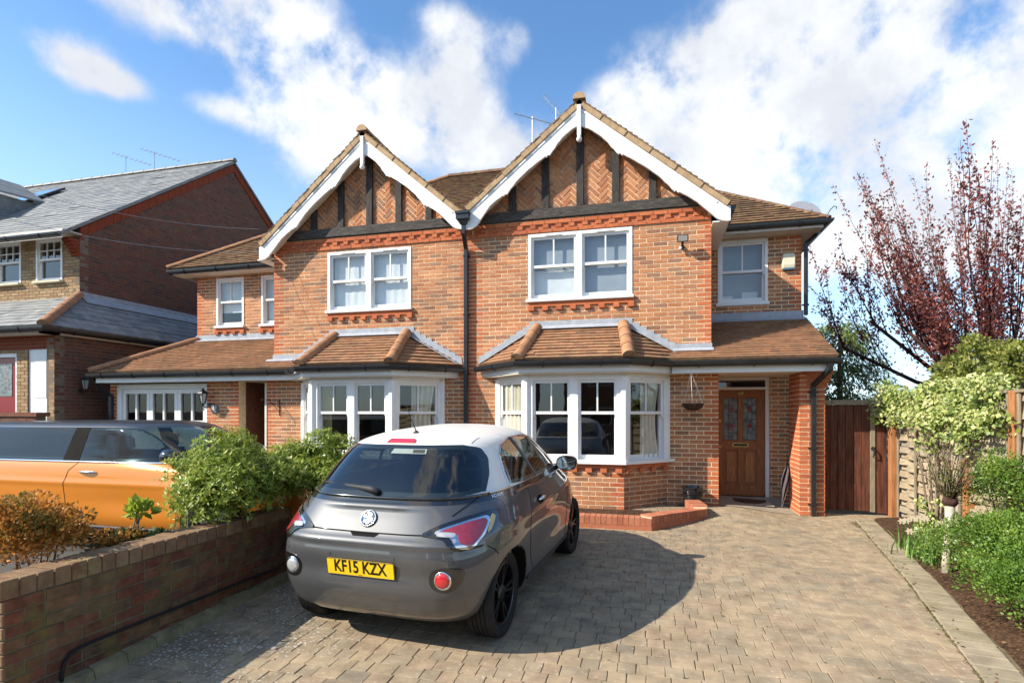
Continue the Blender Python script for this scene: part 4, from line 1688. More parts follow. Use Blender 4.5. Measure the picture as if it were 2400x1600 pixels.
half_round_tiles(HL, (-11.88, EY2, EZ2 + .03), (-6.4, RY, RZ + .02), .075, .33)
half_round_tiles(HR, (2.02, EY2, EZ2 + .01), (-2.6, RY, RZ + .0), .05, .17, M_oldtile, 'bonnet_tile')
half_round_tiles(HR, (-2.6, RY, RZ), (XM, RY, RZ), .10, .4, M_oldtile, 'ridge_tile')
half_round_tiles(HL, (-6.4, RY, RZ), (XM, RY, RZ), .10, .4, M_oldtile, 'ridge_tile')

for h in (HR, HL):
    place_pieces(BRICKS[h.name], BRK, WALLPART[h.name], 'brick', 300, 'brick_field')
    place_pieces(TILES[h.name], TLM, h, 'roof_tile', 300, 'roof_tile_field')
# ================================================================= neighbour with the slate roof
def pix_x(px, py, X):
    d = raydir(px, py)
    return CAM + d * ((X - CAM.x) / d.x)


def pix_y(px, py, Y):
    d = raydir(px, py)
    return CAM + d * ((Y - CAM.y) / d.y)


def pix_z(px, py, Z):
    d = raydir(px, py)
    return CAM + d * ((Z - CAM.z) / d.z)


NB_ = thing('slate_roofed_house', (-18, 5, 0), 'slate roofed brick house with a tall dark side gable and sash windows', 'house')
NBM = [M_oldbrick, M_yellowbrick, M_nbred]
nbp = []
NX, NY = -13.9, .58
SIDE = Fr((NX, NY, 0), UY, UX)          # gable wall facing the pair
RYn, RZn = 5.46, 9.60
pit = (RZn - 5.80) / (RYn - .29)
gz = lambda y_: RZn - pit * abs(y_ - RYn)
LEN = 2 * (RYn - NY)
mb = MB()
mb.prism([(NX - .006, NY, 0), (NX - .006, NY + LEN, 0), (NX - .006, NY + LEN, gz(NY + LEN) - .12), (NX - .006, RYn, RZn - .12), (NX - .006, NY, gz(NY) - .12)], (-.2, 0, 0))
nw = mb.build('wall', M_greymortar, NB_)
rb.seed(55)
clipg = [(0, 3.9), (LEN, 3.9), (LEN, gz(NY + LEN) - .34), (RYn - NY, RZn - .34), (0, gz(NY) - .34)]
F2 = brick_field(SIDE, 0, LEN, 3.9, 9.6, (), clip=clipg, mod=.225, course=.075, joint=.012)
nbp += F2
# red verge band under the roof edge
for sg in (-1, 1):
    y0 = NY if sg < 0 else NY + LEN
    n = 24
    for i in range(n * 2):
        t0, t1 = i / (2 * n), (i + 1) / (2 * n)
        ya, yb = RYn + (y0 - RYn) * t0, RYn + (y0 - RYn) * t1
        q = [(ya - NY, gz(ya) - .34), (yb - NY, gz(yb) - .34), (yb - NY, gz(yb) - .10), (ya - NY, gz(ya) - .10)]
        if sg < 0:
            q = q[::-1]
        q = [(a + (.004 if k in (0, 3) else -.004) * (1 if sg > 0 else -1) * 0, b) for k, (a, b) in enumerate(q)]
        nbp.append(make_piece(q, [.03 if i % 2 else .024] * 4, SIDE.O, SIDE.u, UZ, SIDE.n, -.01, rb.random(), 2))
# front wall, upper storey in yellow stocks
NF = Fr((-26, NY, 0), UX, -UY)
w1, w2 = (-16.55 + 26, 4.72, -15.72 + 26, 5.74), (-15.24 + 26, 4.72, -14.42 + 26, 5.74)
w3 = (-18.2 + 26, 4.72, -17.37 + 26, 5.74)
wall_slab(NF, 0, 12.1, 3.0, 5.78, [w1, w2, w3]).build('wall', M_greymortar, NB_)
for p in brick_field(NF, 4.0, 12.1, 4.2, 5.78, [w1, w2, w3], mod=.225, course=.075):
    p.mat = 1
    nbp.append(p)
M_stone = material('cream_stone_sill', (.62, .55, .40), .8, .2, .08, 6)
for q in (w1, w2, w3):
    sash_window(NB_, NF, q[0], q[2], q[1], q[3], 1, 5.22, six=True, sillmat=M_stone, sillout=.09)
room(NB_, -18.5, -14.2, NY + .22, 3, 3.5, 5.9)
# corbelled kneeler at the eaves corner
for i in range(5):
    mb = MB()
    mb.box((NX - .21, NY - .05 * (i + 1), 5.25 + .075 * i), (NX + .008 + .002 * i, NY, 5.25 + .075 * (i + 1) - .006))
    ob = mb.build('kneeler_brick', M_nbred, NB_)
# main roof
u_, yE, zE = UX, .10, 5.66
cwn = math.hypot(1, pit)
wn_ = Vector((0, 1 / cwn, pit / cwn))
bt = (RYn - yE) * cwn
SLT = []
SLT += roof_plane(NB_, Vector((NX + .08, yE, gz(yE))), UX, wn_, [(-12, 0), (0, 0), (0, bt), (-12, bt)], gauge=.21, wid=.30, butt=.012)
mb = MB()
roof_slab(mb, [(NX + .07, yE, gz(yE)), (-28, yE, gz(yE)), (-28, RYn, RZn), (NX + .07, RYn, RZn)], .06)
roof_slab(mb, [(NX + .07, RYn, RZn), (-28, RYn, RZn), (-28, 2 * RYn - yE, gz(yE)), (NX + .07, 2 * RYn - yE, gz(yE))], .06)
mb.build('main_roof', M_slate, NB_)
half_round_tiles(NB_, (NX + .08, RYn, RZn + .02), (-28, RYn, RZn + .02), .09, .45, M_slate, 'ridge_tile')
mb = MB()
NF.box(mb, 0, 12.15, 5.74, 5.76, 0, .42)
mb.build('soffit', M_cream, NB_)
mb = MB()
NF.box(mb, 0, 12.12, 5.56, 5.735, .40, .42)
gutter(NB_, [(-26, .05, 5.64), (-13.85, .05, 5.64)], brackets=1.0)
mb.build('fascia', M_white, NB_)
# rooflight and dormer cheek on the front slope
def onslope(x, y, up=0.):
    return Vector((x, y, gz(y))) + Vector((0, -pit / cwn, 1 / cwn)) * up
mb = MB()
P0, P1, P2, P3 = onslope(-20.1, 3.0, .05), onslope(-19.1, 3.0, .05), onslope(-19.1, 4.2, .05), onslope(-20.1, 4.2, .05)
mb.prism([P0, P1, P2, P3], Vector((0, -pit / cwn, 1 / cwn)) * .06)
rl = mb.build('rooflight', M_iron, NB_)
q = [onslope(x_, y_, .116) for x_, y_ in ((-20.0, 3.1), (-19.2, 3.1), (-19.2, 4.1), (-20.0, 4.1))]
mesh_obj('pane', q, [(0, 1, 2, 3)], M_glass, rl)
mb = MB()
mb.prism([(-18.5, 1.2, gz(1.2) + .02), (-18.5, 2.9, gz(2.9)), (-18.5, 1.2, gz(2.9) - .1)], (-2.2, 0, 0))
mb.prism([(-18.35, 1.0, gz(2.9) - .12), (-18.35, 3.05, gz(2.9) + .05), (-19.6, 3.2, gz(2.9) + .75), (-19.6, 1.0, gz(2.9) + .62)], (0, 0, .05))
mb.build('dormer', M_slate, NB_)
# side and front lean-to with slates
LX, LY, LZ = -12.85, -.96, 3.38
tz_, tx_, ty_ = 4.30, NX, NY
mb = MB()
pfr = [Vector((-26, LY, LZ)), Vector((LX, LY, LZ)), Vector((tx_, ty_, tz_)), Vector((-26, ty_, tz_))]
psd = [Vector((LX, LY, LZ)), Vector((LX, 8, LZ)), Vector((tx_, 8, tz_)), Vector((tx_, ty_, tz_))]
for p in (pfr, psd):
    roof_slab(mb, p, .05)
    O = p[0]
    u = (p[1] - p[0]).normalized()
    n = u.cross(p[-1] - p[0]).normalized()
    w = n.cross(u)
    poly = [((q - O).dot(u), (q - O).dot(w)) for q in p]
    SLT += roof_plane(NB_, O, u, w, poly, gauge=.20, wid=.28, butt=.012)
mb.build('lean_to_roof', M_slate, NB_)
half_round_tiles(NB_, (LX, LY - .02, LZ + .02), (tx_ + .02, ty_ - .02, tz_ + .05), .10, .36)
mb = MB()
SIDE.box(mb, -.05, 7.4, tz_ - .02, tz_ + .13, .002, .016)
mb.prism([(NX + .02, NY, tz_ + .02), (NX + .02, 8, tz_ + .02), (NX + .22, 8, tz_ - .155), (NX + .22, NY, tz_ - .155)][::-1], (.006, 0, .010))
mb.build('lead_flashing', M_lead, NB_)
gutter(NB_, [(-20, LY - .06, LZ - .05), (LX + .06, LY - .06, LZ - .05), (LX + .06, 6.5, LZ - .05)], brackets=1.2)
mb = MB()
mb.box((-20, LY + .02, LZ - .17), (LX - .02, LY + .34, LZ - .04))
mb.box((LX - .16, LY + .02, LZ - .17), (LX - .02, 6.5, LZ - .04))
mb.build('fascia', M_cream, NB_)
LSIDE = Fr((LX - .13, LY + .30, 0), UY, UX)
wall_slab(LSIDE, 0, 7, 0, 3.25, []).build('wall', M_greymortar, NB_)
nbp += brick_field(LSIDE, 0, 7, 0, 3.25, (), mod=.225, course=.075)
LFR = Fr((-20, LY + .30, 0), UX, -UY)
fx = -20
holes = [(-14.95 - fx, 0, -14.03 - fx, 2.86), (-13.72 - fx, 0, -13.13 - fx, 2.93)]
wall_slab(LFR, 0, LX - .13 - fx, 0, 3.25, holes).build('wall', M_greymortar, NB_)
for p in brick_field(LFR, 3.5, LX - .13 - fx, 0, 3.25, holes, mod=.225, course=.075):
    zc = sum(q.z for q in p.v) / len(p.v)
    p.mat = 2 if zc > 2.95 else 1
    nbp.append(p)
M_red = material('red_gloss_paint', (.22, .01, .012), .3, .5, .06, 6)
mb = MB()
LFR.box(mb, holes[0][0], holes[0][2] - .06, 0, 2.78, -.12, -.07)
d1 = mb.build('entrance_door', M_red, NB_)
mb = MB()
LFR.box(mb, holes[0][0] + .2, holes[0][2] - .22, 1.95, 2.65, -.069, -.06)
mb.build('pane', M_stain, d1)
mb = MB()
LFR.box(mb, holes[0][2] - .06, holes[0][2], 0, 2.86, -.12, -.02)
LFR.box(mb, holes[0][0], holes[0][2] - .06, 2.78, 2.86, -.12, -.02)
mb.build('door_frame', M_white, NB_)
mb = MB()
LFR.box(mb, holes[1][0], holes[1][2], 0, 2.93, -.08, -.03)
d2 = mb.build('side_door', M_white, NB_)
mb = MB()
LFR.box(mb, holes[1][0] + .17, holes[1][2] - .1, 1.9, 2.72, -.03, -.022)
bevel_obj(mb.build('door_panel', M_white, d2), .006)
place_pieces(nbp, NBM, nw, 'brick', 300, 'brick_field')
place_pieces(SLT, [M_slate], NB_, 'slate', 300, 'slate_field')

# boundary wall in front of it
lw = thing('boundary_wall', (-15, -1.05, 0), 'low dark brick wall in front of the red door', 'wall')
BW = Fr((-18.7, -1.05, 0), UX, -UY)
w_ = wall_slab(BW, 0, 5.75, 0, 1.52, [], .2).build('wall_core', M_greymortar, lw)
bw_ = brick_field(BW, 0, 5.75, 0, 1.52, (), mod=.225, course=.075)
place_pieces(bw_, [M_oldbrick], w_, 'brick', 100, 'brick_field')
mb = MB()
BW.box(mb, -.05, 5.82, 1.52, 1.60, -.24, .03)
mb.build('coping', M_oldbrick, lw)


# ================================================================= garden wall beside the drive
M_mossbrick = material('mossy_wall_brick', (.15, .05, .03), .92, .15, .3, 12, .6, 70, tint=[(0., (.165, .062, .038)), (.3, (.125, .055, .036)), (.5, (.19, .085, .048)), (.7, (.15, .10, .052)), (.85, (.085, .055, .04)), (1., (.20, .07, .04))], dirt=((.17, .135, .045), 4.5, .48, .68, .75))
M_mossmortar = material('mossy_mortar', (.155, .135, .085), .96, .1, .25, 10, .6, 90, dirt=((.12, .12, .05), 4, .45, .65, .7))
M_coping = material('weathered_coping_brick', (.36, .22, .13), .92, .15, .2, 9, .5, 70, tint=[(0., (.235, .15, .083)), (.35, (.20, .118, .066)), (.7, (.255, .17, .10)), (1., (.18, .092, .052))], dirt=((.30, .26, .12), 5, .5, .7, .6))
GW = thing('garden_wall', (-4.55, -6, -.1), 'low mossy brick garden wall with a brick on edge coping beside the drive', 'wall')
GX, GY0, GY1, GT = -4.45, -7.17, -4.62, .655
FW = Fr((GX, GY0, 0), UY, UX)
LW_ = GY1 - GY0
zbase = -.16
core = MB()
core.box((GX - .20, GY0 + .008, zbase), (GX - .006, GY1, GT - .112))
gcore = core.build('wall_core', M_mossmortar, GW)
rb.seed(9)
gwp = []
k = 0
z = GT - .112
rowi = 0
while z > zbase:
    a = 0 if rowi % 2 == 0 else -.11
    while a < LW_:
        ln = .225 if rb.random() < .8 else .112
        b0, b1 = max(a, 0) + .006, min(a + ln, LW_) - .006
        if b1 - b0 > .03:
            h = rb.uniform(-.004, .004)
            gwp.append(make_piece([(b0, z - .068), (b1, z - .068 + rb.uniform(-.003, .003)), (b1, z - .004), (b0, z - .004 + rb.uniform(-.003, .003))], [h] * 4, FW.O, FW.u, UZ, FW.n, -.014, rb.random(), 0, .004))
        a += ln
    z -= .0755
    rowi += 1
# end face towards the road and the garden side
FE = Fr((GX - .206, GY0, 0), UX, -UY)
z = GT - .112
r_ = 0
while z > zbase:
    cuts = [(0, .206)] if r_ % 2 else [(0, .098), (.108, .206)]
    for (a, b) in cuts:
        gwp.append(make_piece([(a + .003, z - .068), (b - .003, z - .068), (b - .003, z - .004), (a + .003, z - .004)], [.004] * 4, FE.O, FE.u, UZ, FE.n, -.012, .3 + .4 * rb.random(), 1, .004))
    z -= .0755
    r_ += 1
GWM = [M_mossbrick, M_coping]
place_pieces(gwp, GWM, gcore, 'brick', 300)
a = -.02
while a < LW_ - .02:
    ln = .100 + rb.uniform(-.004, .004)
    mb = MB()
    t = rb.uniform(-.004, .004)
    mb.box((GX - .218 + rb.uniform(-.004, .004), GY0 + a + .004, GT - .108), (GX + .002 + rb.uniform(-.004, .004), GY0 + a + ln - .004, GT + t))
    ob = mb.build('coping_brick', M_coping, GW)
    bevel_obj(ob, .005, 1)
    at = ob.data.attributes.new('tint', 'FLOAT', 'FACE')
    at.data.foreach_set('value', np.full(len(ob.data.polygons), rb.random(), dtype=np.float32))
    a += ln
mb = MB()
mb.box((GX - .19, GY0 + .01, GT - .115), (GX - .01, GY1, GT - .02))
mb.build('coping_bed', M_mossmortar, GW)
# concrete haunch at the foot
mb = MB()
nseg = 10
for i in range(nseg):
    ya, yb = GY0 + .25 + (LW_ - .25) * i / nseg, GY0 + .25 + (LW_ - .25) * (i + 1) / nseg - .004
    h = .015 + .012 * rb.random()
    zz_ = zg(GX, ya) - .02
    mb.prism([(GX - .02, ya, zz_), (GX + .075, ya, zz_), (GX + .055, ya, zz_ + .06 + h), (GX - .02, ya, zz_ + .085 + h)], (0, yb - ya, 0))
M_haunch = material('mossy_concrete', (.22, .19, .11), .95, .1, .3, 8, .6, 60)
mb.build('haunch', M_haunch, GW)
hp = [(700, 1308), (646, 1331), (480, 1397), (327, 1458), (250, 1489), (195, 1513), (165, 1531), (150, 1553), (145, 1580), (143, 1625)]
pts = [pix_x(x_, y_, GX + .022) for x_, y_ in hp]
mb = MB()
mb.tube(pts, .0105, 8)
hose = mb.build('black_cable', material('black_rubber', (.012, .012, .013), .6, .3, .2, 8), None, True)
tag(hose, 'black cable clipped along the foot of the mossy garden wall', 'cable')

# ================================================================= planter in front of the bay
PL = thing('brick_planter', (-2, -1.5, 0), 'low orange brick planter edging below the bay window', 'planter')
M_planter = material('orange_planter_brick', (.45, .13, .06), .88, .2, .12, 12, .4, 80, tint=[(0., (.40, .14, .075)), (.5, (.46, .18, .10)), (1., (.34, .115, .065))])
path = [Vector((-3.75, -1.74, 0)), Vector((-.93, -1.74, 0)), Vector((-.14, -.93, 0)), Vector((-.22, -.42, 0))]
hgt = .165
for i in range(3):
    A, B = path[i], path[i + 1]
    d = (B - A).normalized()
    inn = Vector((-d.y, d.x, 0))
    L = (B - A).length
    n = round(L / .0755)
    zb_ = zg(A.x, A.y) if i == 0 else zg(B.x, B.y) * .5 + zg(A.x, A.y) * .5
    mb = MB()
    mb.prism([A + UZ * (zb_ - .06), B + UZ * (zb_ - .06), B + inn * .20 + UZ * (zb_ - .06), A + inn * .20 + UZ * (zb_ - .06)], (0, 0, .06 + hgt - .107))
    base_ = mb.build('footing_course', M_planter, PL)
    for k in range(n):
        s0, s1 = L * k / n + .0035, L * (k + 1) / n - .0035
        jit = rb.uniform(-.003, .003)
        p = [A + d * s0 + inn * jit, A + d * s1 + inn * jit, A + d * s1 + inn * .215, A + d * s0 + inn * .215]
        mb = MB()
        mb.prism([q + UZ * (zb_ + hgt - .104) for q in p], (0, 0, .104 + rb.uniform(-.002, .002)))
        ob = mb.build('brick', M_planter, PL)
        at = ob.data.attributes.new('tint', 'FLOAT', 'FACE')
        at.data.foreach_set('value', np.full(len(ob.data.polygons), rb.random(), dtype=np.float32))
    mb = MB()
    mb.prism([A + inn * .01 + UZ * (zb_ + hgt - .106), B + inn * .01 + UZ * (zb_ + hgt - .106), B + inn * .2 + UZ * (zb_ + hgt - .106), A + inn * .2 + UZ * (zb_ + hgt - .106)], (0, 0, .082))
    mb.build('mortar_bed', M_mortar, PL)
ps = mesh_obj('planter_soil', [(-3.7, -1.6, .07), (-1.0, -1.6, .07), (-.3, -.9, .09), (-.3, -.05, .1), (-3.7, -.05, .1)], [(0, 1, 2, 3, 4)], M_soil, PL)

# ================================================================= gate, fence
M_gate = material('red_stained_board', (.105, .034, .018), .7, .3, .45, 3.5, .4, 40, stretch=(9, 9, 1), dirt=((.20, .12, .08), 5, .52, .72, .5))
M_greywood = material('grey_weathered_wood', (.26, .215, .15), .85, .2, .25, 6, .5, 40, stretch=(5, 5, 1))
M_fence = material('woven_fence_slat', (.34, .27, .18), .85, .2, .22, 6, .5, 50, stretch=(2, 2, 8), tint=[(0., (.30, .25, .18)), (.5, (.40, .33, .22)), (1., (.34, .26, .17))])
M_post = material('cedar_fence_post', (.36, .155, .06), .8, .2, .25, 5, .4, 40, stretch=(9, 9, 1))
GT_ = thing('garden_gate', (2.1, .3, 0), 'red brown boarded side gate with a black ring latch', 'gate')
gy = .30
xg0, xg1 = 1.70, 2.44
nb_ = 6
bw2 = (xg1 - xg0 - .07) / nb_
for i in range(nb_):
    mb = MB()
    mb.box((xg0 + bw2 * i + .003, gy + .002 * (i % 2), .06), (xg0 + bw2 * (i + 1) - .003, gy + .022, 1.72))
    bevel_obj(mb.build('board', M_gate, GT_), .003)
mb = MB()
mb.box((xg0, gy + .023, .06), (xg1, gy + .05, 1.72))
mb.build('backing', M_gate, GT_)
mb = MB()
mb.box((xg1 - .065, gy - .015, .05), (xg1, gy + .02, 1.72))
mb.build('stile', M_greywood, GT_)
mb = MB()
mb.box((xg0, gy - .02, 1.722), (xg1 + .17, gy + .05, 1.80))
mb.build('top_rail', M_greywood, GT_)
mb = MB()
c = Vector((xg1 - .03, gy - .03, .98))
mb.tube([c + Vector((0, 0, .07)), c + Vector((0, -.035, .05)), c + Vector((0, -.04, -.03)), c + Vector((0, -.005, -.07))], .011, 8)
mb.lathe([(.03, 0), (.03, .008), (0, .01)], 14, Matrix.Translation(c + Vector((0, .014, .06))) @ Matrix.Rotation(math.pi / 2, 4, 'X'))
mb.build('latch', M_iron, GT_)
GP = thing('gate_side_panel', (2.54, .3, 0), 'narrow fixed boarded panel between gate and woven fence', 'panel')
for i in range(2):
    mb = MB()
    mb.box((2.45 + .08 * i, gy + .002, .03), (2.45 + .08 * (i + 1) - .005, gy + .025, 1.70))
    mb.build('board', M_gate, GP)
po = MB()
po.box((2.615, .14, -.05), (2.69, .28, 1.72))
tag(po.build('fence_post', M_post), 'orange brown timber post at the end of the woven fence beside the gate', 'post')
for (yy, lab) in ((-2.68, 'tall cedar fence post rising out of the pale ivy'), (-1.80, 'short sawn fence post behind the pollarded shrub')):
    mb = MB()
    hgt_ = 1.83 if yy < -2 else 1.05
    mb.box((2.66, yy - .05, -.05), (2.77, yy + .05, hgt_))
    ob = mb.build('fence_post', M_post)
    bevel_obj(ob, .006)
    tag(ob, lab, 'post')
rf = random.Random(5)
def woven(ya, yb, label):
    F_ = thing('woven_fence', (2.72, (ya + yb) / 2, 0), label, 'fence')
    h = .09
    nz_ = 20
    N = 26
    for r in range(nz_):
        v, f = [], []
        z0 = .03 + r * h * .985
        ph = math.pi * (r % 2)
        jit = rf.uniform(-.006, .006)
        for i in range(N + 1):
            yy = ya + (yb - ya) * i / N
            xo = 2.72 - .026 * math.sin(math.pi * (yy - ya) / .31 + ph) + rf.uniform(-.002, .002)
            lean_ = .008
            v += [(xo - lean_, yy, z0 + jit), (xo + lean_ * .6, yy, z0 + h + jit), (xo + lean_ * .6 + .006, yy, z0 + h + jit), (xo - lean_ + .006, yy, z0 + jit)]
        for i in range(N):
            b = 4 * i
            for k in range(4):
                f.append((b + k, b + (k + 1) % 4, b + 4 + (k + 1) % 4, b + 4 + k))
        f.append((0, 3, 2, 1))
        f.append((4 * N, 4 * N + 1, 4 * N + 2, 4 * N + 3))
        t = rf.random()
        mesh_obj('slat', v, f, M_fence, F_, attr=[t] * len(f))
    nb = round((yb - ya) / .62)
    for k in range(nb + 1):
        yy = ya + (yb - ya) * k / nb
        yy = min(max(yy, ya + .03), yb - .03)
        mb = MB()
        mb.box((2.674, yy - .022, .02), (2.69, yy + .022, 1.82))
        mb.build('batten', M_greywood, F_)
    mb = MB()
    mb.box((2.66, ya, 1.81), (2.78, yb, 1.84))
    mb.build('cap_rail', M_greywood, F_)
woven(-1.68, .13, 'woven slat fence panel adjoining the gate post, half hidden by ivy')
woven(-4.6, -2.74, 'woven slat fence panel running on past the tall cedar post')
woven(-2.62, -1.76, 'short woven slat fence panel behind the pollarded shrub')


# ================================================================= fittings on the houses
FL = thing('floodlight', (-.45, -.02, 4.35), 'black security floodlight on the gable brickwork', 'floodlight')
mb = MB()
mb.obox((-.45, -.17, 4.40), (.085, 0, 0), (0, .035, .012), Vector((0, -.018, .055)))
bevel_obj(mb.build('lamp_body', M_iron, FL), .008)
mb = MB()
mb.obox((-.45, -.212, 4.388), (.07, 0, 0), (0, .002, .0), Vector((0, -.012, .042)))
mb.build('lens', material('floodlight_glass', (.35, .34, .32), .1, .6, .1, 8), FL)
mb = MB()
mb.tube([(-.45, .0, 4.30), (-.45, -.06, 4.30), (-.45, -.12, 4.36)], .018, 8)
mb.lathe([(.035, 0), (.035, .03), (.02, .035)], 12, Matrix.Translation((-.45, .0, 4.30)) @ Matrix.Rotation(math.pi / 2, 4, 'X'))
mb.build('arm', M_iron, FL)
mb = MB()
mb.lathe([(.0, -.03), (.022, -.02), (.026, 0), (.02, .02)], 12, Matrix.Translation((-.48, -.07, 4.275)))
mb.build('sensor', M_white, FL)

AL = thing('alarm_box', (1.45, 1.44, 4.15), 'cream alarm siren box with a blue foot on the upper wing', 'alarm box')
mb = MB()
v = []
for (z_, hw_, dp_) in ((4.19, .105, .05), (4.25, .112, .065), (4.40, .112, .07), (4.455, .100, .05)):
    v += [(1.45 - hw_, 1.445, z_), (1.45 + hw_, 1.445, z_), (1.45 + hw_ * .93, 1.445 - dp_, z_), (1.45 - hw_ * .93, 1.445 - dp_, z_)]
f = [(0, 1, 2, 3)[::-1], (12, 13, 14, 15)] + [(i * 4 + k, i * 4 + (k + 1) % 4, (i + 1) * 4 + (k + 1) % 4, (i + 1) * 4 + k) for i in range(3) for k in range(4)]
mb.add(v, f)
bevel_obj(mb.build('cover', material('cream_plastic', (.74, .70, .52), .45, .4, .04, 5), AL), .01, 2)
mb = MB()
mb.box((1.352, 1.385, 4.165), (1.548, 1.445, 4.188))
mb.build('strobe', material('blue_plastic', (.06, .13, .22), .3, .5, .1, 5), AL)

# satellite dish behind the hip
DS = thing('satellite_dish', (1.75, 1.75, 5.0), 'grey satellite dish peeping over the hipped roof end', 'satellite dish')
mb = MB()
Md = Matrix.Translation((1.82, 1.95, 5.30)) @ Matrix.Rotation(math.radians(62), 4, 'X') @ Matrix.Rotation(math.radians(10), 4, 'Y')
mb.lathe([(.0, .0), (.10, .006), (.20, .026), (.29, .055), (.30, .062)], 24, Md)
smooth_by_angle(mb.build('reflector', material('perforated_grey_steel', (.30, .31, .33), .5, .4, .1, 30), DS), 50)
mb = MB()
mb.tube([Md @ Vector((0, 0, 0)), Md @ Vector((0, -.1, -.2)), (1.72, 2.2, 4.95)], .02, 8)
mb.tube([Md @ Vector((0, -.28, .06)), Md @ Vector((0, -.2, .32))], .010, 6)
mb.build('bracket', M_galv, DS)


def yagi(name, base, mast, boom_dir, boom_len, n, label, el=.16, elv=None, tilt=None):
    base = Vector(base)
    T = thing(name, base, label, 'aerial', None)
    top = base + Vector((0, 0, mast))
    mb = MB()
    mb.tube([base, top + UZ * .05], .012, 6)
    mb.build('mast', M_galv, T)
    bd = Vector(boom_dir).normalized()
    mb = MB()
    mb.tube([top - bd * boom_len * .35, top + bd * boom_len * .65], .010, 6)
    mb.build('boom', M_galv, T)
    ev = Vector(elv).normalized() if elv else bd.cross(UZ).normalized()
    for i in range(n):
        c = top + bd * boom_len * (-.33 + .96 * i / (n - 1))
        mb = MB()
        mb.tube([c - ev * el / 2, c + ev * el / 2], .006, 5)
        mb.build('element', M_galv, T)
    return T


pa = pix_y(1248, 420, 3.6)
pt = pix_y(1248, 278, 3.6)
yagi('tv_aerial', (pa.x, 3.6, 6.3), pt.z - 6.3, (.92, .1, -.32), 1.35, 13, 'long television aerial with many short rods beside the taller gable', .10, (0, .6, .8))
pa = pix_y(1303, 262, 5)
yagi('tv_aerial', (pa.x, 5, 7.8), pa.z - 7.75, (-.45, .2, .62), 1.0, 7, 'stubby television aerial rising just behind the taller gable', .26, (.7, .1, .45))
for (px, py, lab) in ((295, 383, 'thin television aerial standing on the slate roof ridge next to the rooflight'), (362, 393, 'thin television aerial on the slate ridge nearer the gable peak')):
    b = pix_y(px, py + 20, RYn)
    yagi('tv_aerial', (b.x, RYn, RZn - .1), .72, (.85, .1, -.30), 1.5, 9, lab, .16, (0, .7, .7))

# overhead telephone cables
wires = [((0, 418), (640, 470), -6, 'upper'), ((0, 497), (640, 545), -7, 'lower')]
for (p, q, Y, lab) in wires:
    a, b = pix_y(-60, p[1] - 5, -3.2), Vector((-8.3, -.28, 5.15 if lab == 'upper' else 4.7))
    pts = []
    for i in range(17):
        t = i / 16
        c = a.lerp(b, t)
        c.z -= .18 * (4 * t * (1 - t))
        pts.append(c)
    mb = MB()
    mb.tube(pts, .0035, 4)
    o = mb.build('telephone_cable', M_galv)
    tag(o, f'{lab} thin overhead cable crossing to the left gable', 'cable')

# lantern and number on the garage pier
def lantern(loc, n, label):
    loc, n = Vector(loc), Vector(n)
    T = thing('wall_lantern', loc, label, 'lantern')
    c = loc + n * .16 + UZ * .12
    mb = MB()
    mb.tube([loc + UZ * -.05, loc + n * .08 + UZ * -.09, loc + n * .15 + UZ * -.05, c - UZ * .13], .011, 7)
    mb.lathe([(.045, 0), (.045, .012), (.0, .016)], 14, Matrix.Translation(loc - UZ * .03) @ n.to_track_quat('Z', 'Y').to_matrix().to_4x4())
    mb.build('arm', M_iron, T)
    mb = MB()
    mb.lathe([(.025, -.14), (.04, -.125), (.045, -.115)], 6, Matrix.Translation(c))
    mb.lathe([(.11, .08), (.085, .115), (.03, .15), (.012, .17), (.018, .185), (.0, .2)], 6, Matrix.Translation(c))
    for k in range(6):
        an = math.pi / 3 * k
        mb.tube([c + Vector((.045 * math.cos(an), .045 * math.sin(an), -.115)), c + Vector((.085 * math.cos(an), .085 * math.sin(an), .085))], .006, 5)
    mb.build('cage', M_iron, T)
    mb = MB()
    mb.lathe([(.040, -.112), (.078, .08)], 6, Matrix.Translation(c))
    mb.build('glass', material('lantern_glass', (.42, .44, .40), .12, .5, .1, 9) if 'lantern_glass' not in MATS else MATS['lantern_glass'], T)
    return T


lantern((-9.72, -.01, 1.78), (-.0, -1, 0), 'black carriage lantern on the brick pier above the number plaque')
pl_ = pix_x(188, 912, LX - .12)
lantern(pl_, (1, 0, 0), 'black lantern on the shaded flank wall of the slate roofed house')
SG = thing('number_plaque', (-9.70, -.01, 1.37), 'grey slate plaque reading 47 on the brick pier', 'sign')
p47 = pix_y(502, 957, -.02)
mb = MB()
hw_, hh_ = .085, .085
mb.prism([(p47.x + hw_ * a, -.004, p47.z + hh_ * b) for a, b in ((-1, -1), (1, -1), (1, .6), (.8, .85), (.4, 1), (-.4, 1), (-.8, .85), (-1, .6))], (0, -.014, 0))
sgp = mb.build('plate', material('dark_slate_plaque', (.13, .145, .15), .5, .3, .1, 12), SG)
text_mesh('numerals', '47', .125, Matrix.Translation((p47.x, -.0195, p47.z)) @ FRONTM, M_white, SG, .001)
# basket bracket beside the left porch
pb = pix_y(655, 955, -.01)
BR = thing('basket_bracket', (pb.x, -.01, pb.z), 'black iron basket bracket on the wall beside the left bay', 'bracket')
mb = MB()
mb.tube([(pb.x, -.012, pb.z + .16), (pb.x, -.012, pb.z - .16)], .009, 6)
mb.build('back_bar', M_iron, BR)
mb = MB()
mb.tube([(pb.x, -.012, pb.z + .12), (pb.x - .1, -.18, pb.z + .15), (pb.x - .16, -.30, pb.z + .16), (pb.x - .175, -.31, pb.z + .13)], .007, 6)
mb.tube([(pb.x, -.012, pb.z - .08), (pb.x - .1, -.18, pb.z + .14)], .006, 6)
mb.build('arm', M_iron, BR)

